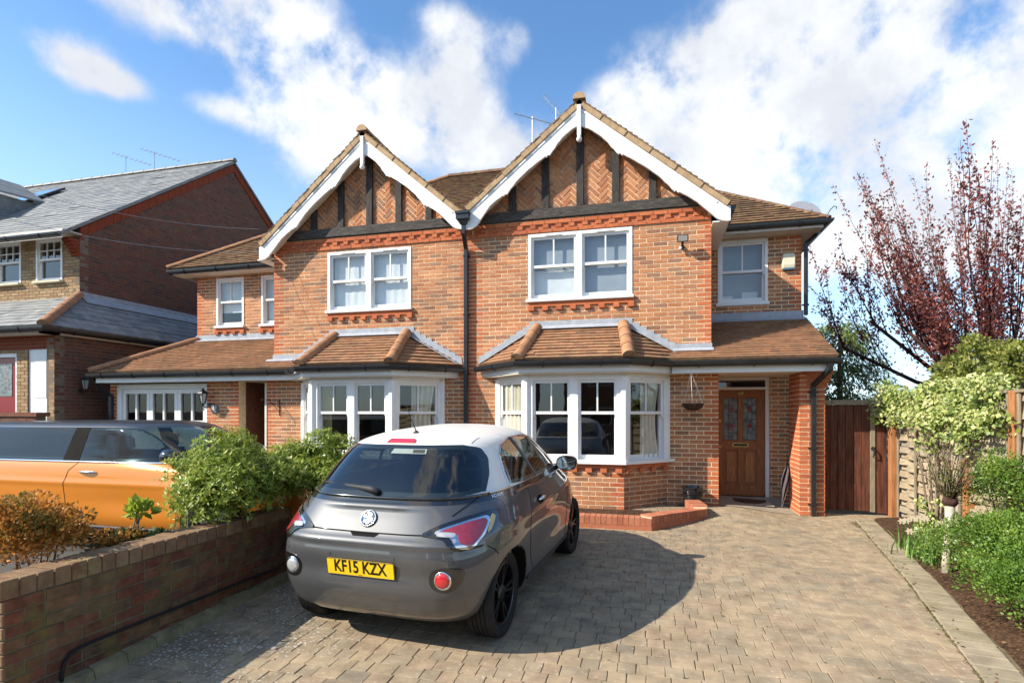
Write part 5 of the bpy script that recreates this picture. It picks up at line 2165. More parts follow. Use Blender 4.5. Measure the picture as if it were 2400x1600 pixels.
# hanging basket on the right
hb_ = pix_y(1624, 945, -.30)
HB = thing('hanging_basket', (hb_.x, -.3, hb_.z), 'empty dark hanging basket on pale cords beside the bay', 'hanging basket')
mb = MB()
mb.lathe([(.0, -.115), (.07, -.108), (.13, -.075), (.162, -.03), (.172, .0), (.160, .0), (.12, -.06), (.0, -.09)], 22, Matrix.Translation(hb_))
smooth_by_angle(mb.build('bowl', material('dark_coir', (.055, .035, .025), .9, .2, .5, 30, .8, 60), HB), 40)
hook = hb_ + Vector((-.03, .0, .50))
for k in range(3):
    an = .4 + 2.094 * k
    mb = MB()
    mb.tube([hb_ + Vector((.165 * math.cos(an), .165 * math.sin(an), 0)), hook], .0045 if k else .007, 6)
    mb.build('cord', material('pale_cord', (.6, .58, .52), .8, .2, .05, 5) if 'pale_cord' not in MATS else MATS['pale_cord'], HB)
mb = MB()
mb.tube([hook, hook + Vector((.02, 0, .03)), hook + Vector((0, 0, .05)), hook + Vector((0, .28, .06)), hook + Vector((0, .285, -.1))], .006, 6)
mb.build('hook', M_galv, HB)

# pot by the wall
pp = Vector((-.30, -.18, zg(-.3, -.2)))
PT = thing('plant_pot', pp, 'black ribbed plant pot standing on the planter end', 'pot')
M_pot = material('glazed_black_pot', (.018, .018, .02), .18, .6, .3, 9)
prof = [(.105, .0)]
for i in range(13):
    t = i / 12
    prof.append((.105 + .055 * t + .006 * math.sin(i * math.pi), .02 + .21 * t))
prof += [(.165, .235), (.17, .25), (.158, .255), (.15, .24), (.13, .06), (.0, .06)]
mb = MB()
mb.lathe(prof, 26, Matrix.Translation(pp + UZ * .06))
smooth_by_angle(mb.build('body', M_pot, PT), 45)
for i in range(6):
    r_ = .116 + .045 * i / 5
    mb = MB()
    ring = []
    for k in range(27):
        an = 2 * math.pi * k / 26
        ring.append(pp + Vector((r_ * math.cos(an), r_ * math.sin(an), .10 + .028 * i + .006 * math.sin(an * 8))))
    mb.tube(ring, .006, 6, False)
    mb.build('rib', M_pot, PT, True)
mb = MB()
mb.lathe([(.10, 0), (.105, .06), (0, .06)], 20, Matrix.Translation(pp))
mb.build('foot', M_pot, PT)

# step, mat and umbrella in the porch
ST = grid_sheet('porch_floor', list(np.linspace(.12, 1.29, 8)), list(np.linspace(.03, 1.19, 6)), lambda x, y: zg(x, y) + .007, material('porch_slab', (.30, .26, .20), .9, .2, .15, 6, .3, 60))
mb = MB()
mb.box((.115, 1.06, -.05), (1.29, 1.198, .098))
stp_ = mb.build('doorstep', MATS['porch_slab'], HR)
DM = thing('door_mat', (.62, .9, .12), 'half round brown door mat with a pale border on the porch floor', 'mat')
zf = .082
arc = [(.60 + .40 * math.cos(a), 1.04 - .48 * math.sin(a)) for a in np.linspace(0, math.pi, 20)]
mb = MB()
mb.prism([(.16, .48, zf), (1.04, .48, zf - .04), (1.04, 1.05, zf - .04), (.16, 1.05, zf)], (0, 0, .008))
mb.build('border', material('pale_mat_border', (.34, .32, .27), .95, .1, .2, 14), DM)
mb = MB()
mb.prism([(a, b, zf + .008 - .045 * (a - .16)) for a, b in arc][::-1], (0, 0, .012))
mb.build('pile', material('coir_pile', (.085, .05, .03), .98, .1, .4, 30, .9, 90), DM)
ub = pix_y(1834, 1165, .62)
UM = thing('umbrella', (ub.x, .62, .13), 'furled black and white striped umbrella leaning inside the porch pier', 'umbrella')
tip, han = Vector((1.175, .60, .03)), Vector((1.278, .66, .85))
ax = (han - tip).normalized()
e1 = ax.cross(UY).normalized()
e2 = ax.cross(e1)
M_bw = [material('white_umbrella_cloth', (.62, .62, .62), .7, .2, .05, 5), material('black_umbrella_cloth', (.015, .015, .017), .7, .2, .1, 5)]
Lu = (han - tip).length
rs = [(.006, .0), (.02, .1), (.05, .35), (.06, .55), (.045, .75), (.018, .8)]
for k in range(8):
    mb = MB()
    v = []
    for (r_, t) in rs:
        for q in range(3):
            an = 2 * math.pi * (k + q / 2) / 8 + t * 2.2
            rr = r_ * (1.06 if q == 1 else .94)
            v.append(tip + ax * (Lu * t) + e1 * math.cos(an) * rr + e2 * math.sin(an) * rr)
    f = [(i * 3 + q, i * 3 + q + 1, (i + 1) * 3 + q + 1, (i + 1) * 3 + q) for i in range(len(rs) - 1) for q in range(2)]
    mb.add(v, f)
    mb.build('panel', M_bw[k % 2], UM)
mb = MB()
mb.tube([tip, han - ax * .05, han, han + ax * .03 + e1 * .03, han + e1 * .06], .007, 7)
mb.build('stick', M_iron, UM)

# wheelie bin on the far drive, seen past the orange car
bp = pix_y(240, 1060, -1.3)
WB = thing('wheelie_bin', (bp.x, -1.3, .1), 'dark green wheelie bin standing before the garage doors', 'bin')
M_bin = material('green_bin_plastic', (.02, .075, .045), .5, .4, .1, 6)
mb = MB()
v = []
for (z_, a, b) in ((.15, .20, .22), (.95, .27, .31)):
    v += [(bp.x - a, -1.3 - b, z_), (bp.x + a, -1.3 - b, z_), (bp.x + a, -1.3 + b, z_), (bp.x - a, -1.3 + b, z_)]
mb.add(v, BOXF)
bevel_obj(mb.build('body', M_bin, WB), .02, 2)
mb = MB()
mb.box((bp.x - .30, -1.65, .952), (bp.x + .30, -.95, 1.02))
bevel_obj(mb.build('lid', M_bin, WB), .02, 2)
for sx in (-1, 1):
    mb = MB()
    mb.lathe([(.0, -.025), (.1, -.025), (.1, .025), (.0, .025)], 16, Matrix.Translation((bp.x + sx * .24, -1.05, .20)) @ Matrix.Rotation(math.pi / 2, 4, 'Y'))
    mb.build('wheel', M_iron, WB)


# curtains and blinds behind the panes
def curtain(x0, x1, y0, y1, z0, z1, mat, label, folds=5, amp=.025, gather=0., cat='curtain'):
    v, f = [], []
    N, Mz = folds * 6, 6
    for j in range(Mz + 1):
        t = j / Mz
        pull = gather * math.sin(math.pi * min(1, t * 1.0)) if gather else 0
        for i in range(N + 1):
            s_ = i / N
            k = amp * math.sin(2 * math.pi * folds * s_ + .6 * t)
            s2 = s_ * (1 - abs(pull)) + (abs(pull) if pull < 0 else 0)
            dx, dy = x1 - x0, y1 - y0
            L_ = math.hypot(dx, dy)
            v.append((x0 + dx * s2 - dy / L_ * k, y0 + dy * s2 + dx / L_ * k, z1 + (z0 - z1) * t))
    for j in range(Mz):
        for i in range(N):
            a = j * (N + 1) + i
            f.append((a, a + 1, a + N + 2, a + N + 1))
    o = mesh_obj('curtain' if cat == 'curtain' else 'window_blind', v, f, mat, None, True)
    return tag(o, label, cat)


BRc, BLc = -2.13, CL + .05
curtain(BRc - 1.30, BRc - .85, -.10, -.52, .88, 2.12, M_curtain, 'beige curtain filling the left cant of the right bay', 5)
curtain(BRc + 1.02, BRc + 1.32, -.36, -.06, .88, 2.12, M_curtain, 'pale curtain drawn back in the right cant of the right bay', 4, .02, .25)
curtain(BLc - .72, BLc - .52, -.50, -.50, .88, 2.12, M_curtain_g, 'olive curtain inside the left bay front pane', 4, .02)
curtain(BLc + 1.0, BLc + 1.32, -.38, -.06, .88, 2.12, M_curtain, 'greyish drape in the right cant of the left bay', 4, .02, .2)
curtain(BLc - 1.30, BLc - .85, -.10, -.52, .88, 2.12, M_curtain, 'pale drape in the left cant of the left bay', 5)
curtain(-6.93, -6.14, .14, .14, 3.58, 4.64, M_net, 'white net in the garage side sash of the left gable window', 5, .004)
curtain(-6.10, -5.30, .14, .14, 3.58, 4.64, M_net, 'white net in the downpipe side sash of the left gable window', 5, .004)
curtain(-2.98, -2.18, .14, .14, 4.10, 4.68, M_skytint_net, 'blind tinted with sky reflection behind the upper left sash of the right gable window', 2, .002, cat='blind')
curtain(-2.98, -2.18, .15, .15, 3.58, 4.10, M_net, 'pale blind behind the lower left sash of the right gable window', 2, .002, cat='blind')
curtain(-2.10, -1.30, .14, .14, 3.58, 4.68, M_skytint_net, 'blind tinted with sky reflection behind the sash of the right gable window nearer the floodlight', 2, .002, cat='blind')
curtain(.30, 1.06, 1.72, 1.72, 3.62, 4.74, M_skytint_net, 'blind tinted with sky reflection behind the wing window cards', 3, .004, cat='blind')
curtain(-10.84, -10.14, 1.60, 1.60, 3.95, 4.72, M_net, 'white blind half lowered in the wing window further from the gable', 2, .002, cat='blind')
curtain(-9.62, -8.95, 1.60, 1.60, 3.62, 4.72, M_net, 'white blind fully lowered in the wing window against the gable', 2, .002, cat='blind')
for (x0, x1, h, lab) in ((.30, .52, .16, 'small white card propped on the wing window ledge'), (.68, .96, .22, 'larger white card propped on the wing window ledge')):
    mb = MB()
    mb.prism([(x0, 1.62, 3.63), (x1, 1.62, 3.63), (x1 + .02, 1.68, 3.63 + h), (x0 + .03, 1.68, 3.63 + h)], (0, .006, 0))
    tag(mb.build('card', M_net), lab, 'card')
# ================================================================= cars
def pchip(xk, yk, x):
    """monotone cubic interpolation"""
    xk, yk, x = np.asarray(xk, float), np.asarray(yk, float), np.asarray(x, float)
    h = np.diff(xk)
    d = np.diff(yk) / h
    m = np.zeros_like(yk)
    m[0], m[-1] = d[0], d[-1]
    for i in range(1, len(yk) - 1):
        if d[i - 1] * d[i] > 0:
            w1, w2 = 2 * h[i] + h[i - 1], h[i] + 2 * h[i - 1]
            m[i] = (w1 + w2) / (w1 / d[i - 1] + w2 / d[i])
    i = np.clip(np.searchsorted(xk, x) - 1, 0, len(h) - 1)
    t = (x - xk[i]) / h[i]
    return (yk[i] * (1 + 2 * t) * (1 - t) ** 2 + m[i] * h[i] * t * (1 - t) ** 2 + yk[i + 1] * t * t * (3 - 2 * t) + m[i + 1] * h[i] * t * t * (t - 1))


class Shell:
    """car skin as a stack of plan outlines. x forward from the rear bumper, y right, z up"""
    def __init__(s, rows, xc, bulge=None, NA=360):
        r = np.array(rows, float)
        s.zk = r[:, 0]
        s.r = r
        s.xc = xc
        s.NA = NA
        s.bulge = bulge
        s.cache = {}

    def outline(s, z):
        key = round(float(z), 5)
        if key in s.cache:
            return s.cache[key]
        w, xr, xf, nr, nf = [float(pchip(s.zk, s.r[:, k], [z])[0]) for k in range(1, 6)]
        th = np.linspace(0, math.pi, s.NA)
        c, sn = np.cos(th), np.sin(th)
        xc = min(max(s.xc, xr + .02), xf - .02)
        rear = c >= 0
        n = np.where(rear, nr, nf)
        a = np.where(rear, xc - xr, xf - xc)
        x = xc - np.sign(c) * a * np.abs(c) ** (2 / n)
        y = w * np.abs(sn) ** (2 / n)
        if s.bulge is not None:
            x, y = s.bulge(x, y, z)
        d = np.concatenate([[0], np.cumsum(np.hypot(np.diff(x), np.diff(y)))])
        s.cache[key] = (x, y, d)
        return s.cache[key]

    def at_s(s, sv, z):
        x, y, d = s.outline(z)
        return np.interp(sv, d, x), np.interp(sv, d, y)

    def at_x(s, xv, z):
        x, y, d = s.outline(z)
        return xv, np.interp(xv, x, y)

    def at_y(s, yv, z):
        """rear half, by lateral position"""
        x, y, d = s.outline(z)
        k = int(np.argmax(y))
        return np.interp(yv, y[:k + 1], x[:k + 1]), yv

    def pt(s, mode, q, z, sgn=1):
        if mode == 's':
            x, y = s.at_s(abs(q), z)
            sg = sgn if q >= 0 else -sgn
            return np.array([x, y * sg, z])
        if mode == 'x':
            x, y = s.at_x(q, z)
            return np.array([x, y * sgn, z])
        x, y = s.at_y(abs(q), z)
        return np.array([x, y * (1 if q >= 0 else -1), z])

    def normal(s, mode, q, z, sgn=1):
        e = .006
        a = s.pt(mode, q + e, z, sgn) - s.pt(mode, q - e, z, sgn)
        b = s.pt(mode, q, z + e, sgn) - s.pt(mode, q, z - e, sgn)
        n = np.cross(a, b)
        n /= (np.linalg.norm(n) + 1e-9)
        p = s.pt(mode, q, z, sgn)
        ref = np.array([p[0] - s.xc, p[1] * 2.2, (z - .6) * .6])
        return n if n.dot(ref) > 0 else -n

    def skin(s, zs, drop=None):
        """quads of the full outline between z levels; drop(x,y,z) removes faces"""
        V, F = [], []
        nA = s.NA
        for z in zs:
            x, y, d = s.outline(z)
            ring = [(a, b, z) for a, b in zip(x, y)] + [(a, -b, z) for a, b in zip(x[-2:0:-1], y[-2:0:-1])]
            V += ring
        m = 2 * nA - 2
        Va = np.array(V)
        for j in range(len(zs) - 1):
            for k in range(m):
                q = (j * m + k, j * m + (k + 1) % m, (j + 1) * m + (k + 1) % m, (j + 1) * m + k)
                if drop is not None:
                    c = Va[list(q)].mean(0)
                    if drop(c[0], c[1], c[2]):
                        continue
                F.append(q)
        return V, F


def scan(poly, z):
    """left and right bounds of a polygon (q,z) at height z"""
    xs = []
    n = len(poly)
    for i in range(n):
        (x0, z0), (x1, z1) = poly[i], poly[(i + 1) % n]
        if (z0 <= z < z1) or (z1 <= z < z0):
            xs.append(x0 + (x1 - x0) * (z - z0) / (z1 - z0))
    return (min(xs), max(xs)) if len(xs) >= 2 else None


def round_poly(poly, k=.35, it=2):
    """Chaikin corner cutting"""
    for _ in range(it):
        o = []
        n = len(poly)
        for i in range(n):
            a, b = poly[i], poly[(i + 1) % n]
            o.append((a[0] * (1 - k) + b[0] * k, a[1] * (1 - k) + b[1] * k))
            o.append((a[0] * k + b[0] * (1 - k), a[1] * k + b[1] * (1 - k)))
        poly = o
        k = .25
    return poly


def inside(poly, q, z):
    r = scan(poly, z)
    return r is not None and r[0] < q < r[1]


class Car:
    def __init__(s, root, shell, M, kz=1.):
        s.root, s.sh, s.M, s.kz = root, shell, M, kz

    def w(s, p):
        return s.M @ Vector((p[0], p[1], p[2] * s.kz))

    def mesh(s, name, V, F, mat, parent=None, smooth=True):
        if len(V) == 0:
            return None
        used = sorted({i for f in F for i in f})
        mp = {i: k for k, i in enumerate(used)}
        ob = mesh_obj(name, [s.w(V[i]) for i in used], [tuple(mp[i] for i in f) for f in F], mat, parent or s.root, smooth)
        return ob

    def patch(s, name, poly, mode, mat, off=.004, thick=.006, sgn=1, nz=26, nq=24, parent=None, hole=None):
        zlo, zhi = min(p[1] for p in poly), max(p[1] for p in poly)
        zs = zlo + (zhi - zlo) * (np.sin(np.linspace(-math.pi / 2, math.pi / 2, nz)) * .5 + .5)
        zs[0] += 1e-4
        zs[-1] -= 1e-4
        V, F, B = [], [], []
        rows = []
        for z in zs:
            r = scan(poly, z)
            if r is None:
                continue
            rows.append((z, r))
        for (z, (a, b)) in rows:
            for k in range(nq + 1):
                q = a + (b - a) * k / nq
                p, n = s.sh.pt(mode, q, z, sgn), s.sh.normal(mode, q, z, sgn)
                V.append(p + n * off)
        m = nq + 1
        R = len(rows)
        nv = len(V)
        # rim going down to the skin
        for j in range(R):
            z, (a, b) = rows[j]
            for k in range(m):
                if j in (0, R - 1) or k in (0, m - 1):
                    pass
        for j in range(R - 1):
            for k in range(nq):
                F.append((j * m + k, j * m + k + 1, (j + 1) * m + k + 1, (j + 1) * m + k))
        border = [k for k in range(m)] + [j * m + m - 1 for j in range(1, R)] + [(R - 1) * m + k for k in range(m - 2, -1, -1)] + [j * m for j in range(R - 2, 0, -1)]
        lowidx = {}
        for bi in border:
            j, k = divmod(bi, m)
            z, (a, b) = rows[j]
            q = a + (b - a) * k / nq
            lowidx[bi] = len(V)
            V.append(V[bi] - s.sh.normal(mode, q, z, sgn) * (thick + off))
        for i in range(len(border)):
            a, b = border[i], border[(i + 1) % len(border)]
            F.append((a, lowidx[a], lowidx[b], b))
        # keep outward winding
        p0, p1, p2 = np.array(V[0]), np.array(V[1]), np.array(V[m])
        nn = np.cross(V[(R // 2) * m + nq // 2 + 1] - V[(R // 2) * m + nq // 2], V[(R // 2 + 1) * m + nq // 2] - V[(R // 2) * m + nq // 2])
        z, (a, b) = rows[R // 2]
        if nn.dot(s.sh.normal(mode, (a + b) / 2, z, sgn)) > 0:
            F = [f[::-1] for f in F]
        ob = s.mesh(name, V, F, mat, parent)
        smooth_by_angle(ob, 50)
        return ob

    def line(s, name, pts, mode, mat, r=.004, off=.0, sgn=1, parent=None, sub=14, closed=False):
        P = []
        for i in range(len(pts) - 1):
            for k in range(sub):
                t = k / sub
                P.append((pts[i][0] * (1 - t) + pts[i + 1][0] * t, pts[i][1] * (1 - t) + pts[i + 1][1] * t))
        P.append(pts[-1])
        mb = MB()
        mb.tube([s.w(s.sh.pt(mode, q, z, sgn) + s.sh.normal(mode, q, z, sgn) * off) for q, z in P], r, 6)
        return mb.build(name, mat, parent or s.root, True)

    def wheel(s, x, y, r, wdt, rim_r, mats, spokes=10, sgn=1):
        """tyre + rim; outer face towards sgn*y"""
        tyre_m, rim_m, hub_m = mats
        Mw = s.M @ Matrix.Translation((x, y * sgn, r)) @ Matrix.Rotation(-sgn * math.pi / 2, 4, 'X')
        hw = wdt / 2
        prof = [(rim_r, -hw * .8), (rim_r + .02, -hw * .92), (r * .86, -hw), (r * .955, -hw * .93), (r * .99, -hw * .74)]
        for g in (-.45, -.15, .15, .45):
            prof += [(r, hw * (g - .13)), (r, hw * (g - .035)), (r * .978, hw * (g - .03)), (r * .978, hw * (g + .03)), (r, hw * (g + .035)), (r, hw * (g + .13))]
        prof += [(r * .99, hw * .74), (r * .955, hw * .93), (r * .86, hw), (rim_r + .02, hw * .92), (rim_r, hw * .8)]
        mb = MB()
        mb.lathe(prof, 56, Mw, False)
        t = mb.build('wheel', tyre_m, s.root)
        smooth_by_angle(t, 35)
        mb = MB()
        mb.lathe([(rim_r, -hw * .8), (rim_r, hw * .80), (rim_r - .012, hw * .84), (rim_r - .02, hw * .78), (rim_r - .024, hw * .3), (rim_r - .03, -hw * .6), (.0, -hw * .6)], 48, Mw, False)
        smooth_by_angle(mb.build('rim', rim_m, t), 40)
        for k in range(spokes // 2):
            for dd in (-.16, .16):
                a = 2 * math.pi * k / (spokes // 2) + dd
                mb = MB()
                d = Vector((math.cos(a), math.sin(a), 0))
                a0 = 2 * math.pi * k / (spokes // 2) + dd * .35
                d0 = Vector((math.cos(a0), math.sin(a0), 0))
                e = Vector((-d.y, d.x, 0))
                p0, p1 = d0 * .05, d * (rim_r - .015)
                z0, z1 = hw * .62, hw * .74
                v = []
                for (p, z_, w_) in ((p0, z0, .016), (p1, z1, .013)):
                    v += [Mw @ (p - e * w_ + Vector((0, 0, z_ - .03))), Mw @ (p + e * w_ + Vector((0, 0, z_ - .03))), Mw @ (p + e * w_ * .7 + Vector((0, 0, z_))), Mw @ (p - e * w_ * .7 + Vector((0, 0, z_)))]
                mb.add(v, [(0, 1, 2, 3), (7, 6, 5, 4), (0, 4, 5, 1), (1, 5, 6, 2), (2, 6, 7, 3), (3, 7, 4, 0)])
                mb.build('spoke', rim_m, t)
        mb = MB()
        mb.lathe([(.07, hw * .45), (.066, hw * .66), (.035, hw * .72), (.0, hw * .73)], 20, Mw)
        mb.build('hub_cap', hub_m, t, True)
        return t


def car_paint(name, col, flake=.0, rough=.28, metal=.35, coat=1.):
    m = bpy.data.materials.new(name)
    m.use_nodes = True
    t = m.node_tree
    t.nodes.clear()
    N = NT(t)
    geo = N.n('ShaderNodeNewGeometry')
    nz = N.noise(geo.outputs['Position'], 900, 2, .5)
    c = N.mix(N.math('MULTIPLY', nz, flake), col, tuple(min(1, k * 2.2 + .02) for k in col))
    dn = N.noise(geo.outputs['Position'], 4, 6, .6)
    c = N.mix(N.math('MULTIPLY', smooth01(N, dn, .45, .8), .05), c, (.35, .32, .27))
    b = N.n('ShaderNodeBsdfPrincipled', ins={'Base Color': c, 'Roughness': rough, 'Metallic': metal})
    b.inputs['Coat Weight'].default_value = coat
    b.inputs['Coat Roughness'].default_value = .025
    b.inputs['Coat IOR'].default_value = 1.6
    N.n('ShaderNodeOutputMaterial', ins={0: b.outputs[0]})
    MATS[name] = m
    return m


M_grey = car_paint('grey_metallic_paint', (.043, .044, .046), .35, .45, .1)
M_roofw = car_paint('cream_white_paint', (.80, .77, .70), 0, .4, 0., .35)
M_orange = car_paint('orange_metallic_paint', (.60, .185, .003), .1, .35, .1, .6)
M_blackgloss = car_paint('gloss_black_trim', (.008, .008, .009), 0, .15, 0.)
M_blackroof = car_paint('black_roof_paint', (.012, .012, .012), .1, .4, .0, .3)
M_tyre = material('tyre_rubber', (.022, .021, .020), .85, .2, .25, 12, .3, 60)
M_rim = material('dark_alloy', (.055, .053, .055), .3, .5, .1, 8, metal=.9)
M_rim2 = material('polished_alloy', (.30, .30, .31), .25, .5, .1, 8, metal=1.)
M_plastic = material('grey_plastic', (.03, .03, .031), .6, .3, .2, 10)
M_redlens = material('red_lamp_lens', (.50, .012, .02), .08, .8, .08, 20, coat=1.)
M_pinklens = material('pale_red_lamp_lens', (.30, .03, .05), .10, .8, .12, 30, coat=1.)
M_clearlens = material('clear_lamp_lens', (.55, .56, .56), .08, .8, .12, 30, coat=1., metal=.4)
M_amber = material('amber_reflector', (.55, .42, .10), .12, .8, .1, 30, coat=1.)
M_plate = material('yellow_number_plate', (.80, .52, .012), .35, .5, .02, 5)
M_ink = material('black_plate_ink', (.012, .008, .005), .5, .3, .02, 5)
M_seat = material('dark_seat_cloth', (.02, .02, .022), .9, .2, .2, 20)

# ------------------------------------------------ small grey hatchback with a white roof
PSI = math.radians(4.8)
rowsA = [  # z, half width, rear x, front x, rear exponent, front exponent
    (.23, .81, .16, 3.50, 5.0, 3.0), (.29, .843, .085, 3.60, 5.2, 3.0), (.38, .860, .04, 3.65, 5.4, 2.9), (.46, .868, .014, 3.68, 5.4, 2.8), (.58, .873, .0, 3.69, 5.4, 2.7),
    (.68, .874, .004, 3.69, 5.3, 2.6), (.76, .872, .026, 3.66, 5.1, 2.6), (.83, .866, .066, 3.58, 4.9, 2.5), (.90, .852, .110, 3.40, 4.6, 2.5), (.97, .831, .148, 3.12, 4.3, 2.6),
    (1.035, .800, .190, 2.90, 4.1, 2.7), (1.10, .766, .246, 2.76, 4.0, 2.8), (1.18, .723, .322, 2.60, 4.0, 2.9), (1.26, .678, .402, 2.42, 4.0, 2.9), (1.33, .632, .475, 2.26, 4.0, 2.9),
    (1.375, .594, .530, 2.14, 3.8, 2.8), (1.41, .545, .60, 2.05, 3.4, 2.7), (1.44, .465, .72, 1.97, 3.0, 2.6), (1.462, .35, .90, 1.90, 2.7, 2.4), (1.476, .21, 1.15, 1.82, 2.4, 2.2), (1.482, .06, 1.38, 1.70, 2.2, 2.1), (1.483, .01, 1.48, 1.60, 2., 2.)]
WXR, WXF, WR = .64, 2.951, .318


def bulgeA(x, y, z):
    f = np.exp(-((x - WXR) / .40) ** 2 - ((z - .62) / .26) ** 2) * .030 + np.exp(-((x - WXF) / .40) ** 2 - ((z - .62) / .24) ** 2) * .030
    side = np.clip(y / .7, 0, 1) ** 6
    # shoulder line and door waist
    f = f + .012 * np.exp(-((z - .80 - .02 * x) / .035) ** 2) * np.exp(-((x - 1.7) / 1.2) ** 2)
    f = f - .030 * np.exp(-((z - .50) / .14) ** 2) * np.exp(-((x - 1.8) / .62) ** 2)
    y = y + f * side
    # bumper step and number plate recess at the rear
    rear = np.clip((.45 - x) / .35, 0, 1)
    x = x + rear * (.020 * np.exp(-((z - .565) / .075) ** 2) * (y < .62) * np.clip((.64 - y) / .06, 0, 1))
    x = x - rear * .020 * np.exp(-((z - .768) / .024) ** 2)
    x = x - rear * .020 * np.exp(-((z - .985) / .014) ** 2) * np.clip((.50 - y) / .3, 0, 1)
    return x, y


shA = Shell(rowsA, 1.75, bulgeA)
ZGA = -.088
PA = Vector((-2.88, -6.02, ZGA))
MA = Matrix.Translation(PA) @ Matrix(((math.sin(PSI), math.cos(PSI), 0, 0), (math.cos(PSI), -math.sin(PSI), 0, 0), (.029, 0, 1, 0), (0, 0, 0, 1))) @ Matrix.Diagonal((1, 1.035, 1, 1))
ROOTA = thing('hatchback_car', MA @ Vector((1.8, 0, 0)), 'small grey hatchback with a white roof parked nose towards the bay window', 'car')
KZ = 1.035
A = Car(ROOTA, shA, MA, KZ)
side_win = round_poly([(.86, 1.045), (.885, 1.15), (.96, 1.27), (1.10, 1.345), (1.35, 1.378), (1.70, 1.378), (1.98, 1.335), (2.22, 1.22), (2.50, 1.045)], .2, 1)
rear_win = round_poly([(-.705, 1.043), (.705, 1.043), (.672, 1.16), (.622, 1.27), (.560, 1.345), (.45, 1.375), (-.45, 1.375), (-.560, 1.345), (-.622, 1.27), (-.672, 1.16)], .12, 1)


def shrink(poly, d):
    cx_ = sum(p[0] for p in poly) / len(poly)
    cz_ = sum(p[1] for p in poly) / len(poly)
    w_ = max(abs(p[0] - cx_) for p in poly)
    h_ = max(abs(p[1] - cz_) for p in poly)
    return [(cx_ + (a - cx_) * (1 - d / w_), cz_ + (b - cz_) * (1 - d / h_)) for a, b in poly]


swH, rwH = shrink(side_win, .03), shrink(rear_win, .03)


def drop_low(x, y, z):
    if abs(y) > .52:
        for xw in (WXR, WXF):
            if (x - xw) ** 2 + (z * KZ - WR) ** 2 < (.350) ** 2:
                return True
    return False


def drop_up(x, y, z):
    if abs(y) > .4 and .8 < x < 2.6 and inside(swH, x, z):
        return True
    if x < .85 and inside(rwH, y, z):
        return True
    if x > 1.9 and abs(y) < .62 and 1.06 < z < 1.36:      # windscreen
        return True
    return False


zl = list(np.concatenate([np.linspace(.23, .95, 46)]))
V, F = shA.skin(zl, drop_low)
A.mesh('lower_body', V, F, M_grey)
V, F = shA.skin(list(np.linspace(.95, 1.0, 5)), None)
F2 = [f for f in F]
A.mesh('waist_panel', V, F2, M_grey)
V, F = shA.skin(list(np.linspace(1.0, 1.043, 4)), None)
A.mesh('waist_band', V, F, M_blackgloss)
zu = list(np.linspace(1.043, 1.36, 30)) + list(np.linspace(1.37, 1.44, 10)) + [1.45, 1.458, 1.466, 1.472, 1.477, 1.480, 1.482, 1.483]
V, F = shA.skin(zu, drop_up)
m_ = 2 * shA.NA - 2
F.append(tuple((len(zu) - 1) * m_ + k for k in range(m_)))
A.mesh('roof', V, F, M_roofw)
V, F = shA.skin(zu[:32], lambda x, y, z: not (x > 1.9 and abs(y) < .62 and 1.06 < z < 1.36))
A.mesh('windscreen', V, F, M_carglass)
# floor pan and arches
mb = MB()
x_, y_, d_ = shA.outline(.24)
ring = [A.w((a, b, .24)) for a, b in zip(x_[::8], y_[::8])] + [A.w((a, -b, .24)) for a, b in zip(x_[-2:0:-8], y_[-2:0:-8])]
mb.add(ring, [tuple(range(len(ring)))[::-1]])
mb.build('floor_pan', M_dark, ROOTA)
for xw in (WXR, WXF):
    for sg in (-1, 1):
        v, f = [], []
        n = 40
        for i in range(n + 1):
            an = math.radians(-12 + 204 * i / n)
            cx_, cz_ = xw + .356 * math.cos(an), max(.245, WR + .356 * math.sin(an))
            zq = cz_ / KZ
            yo = float(shA.at_x(cx_, max(zq, .235))[1])
            v += [A.w((cx_, sg * (yo + .004), zq)), A.w((cx_, sg * (yo - .012), zq)), A.w((cx_, sg * .50, zq))]
        for i in range(n):
            b = 3 * i
            for k in range(2):
                f.append((b + k, b + k + 1, b + 3 + k + 1, b + 3 + k))
        mesh_obj('wheel_arch', v, f, M_dark, ROOTA, True)
        A.wheel(xw, .722, WR, .205, .232, (M_tyre, M_rim, M_rim), 10, sg)
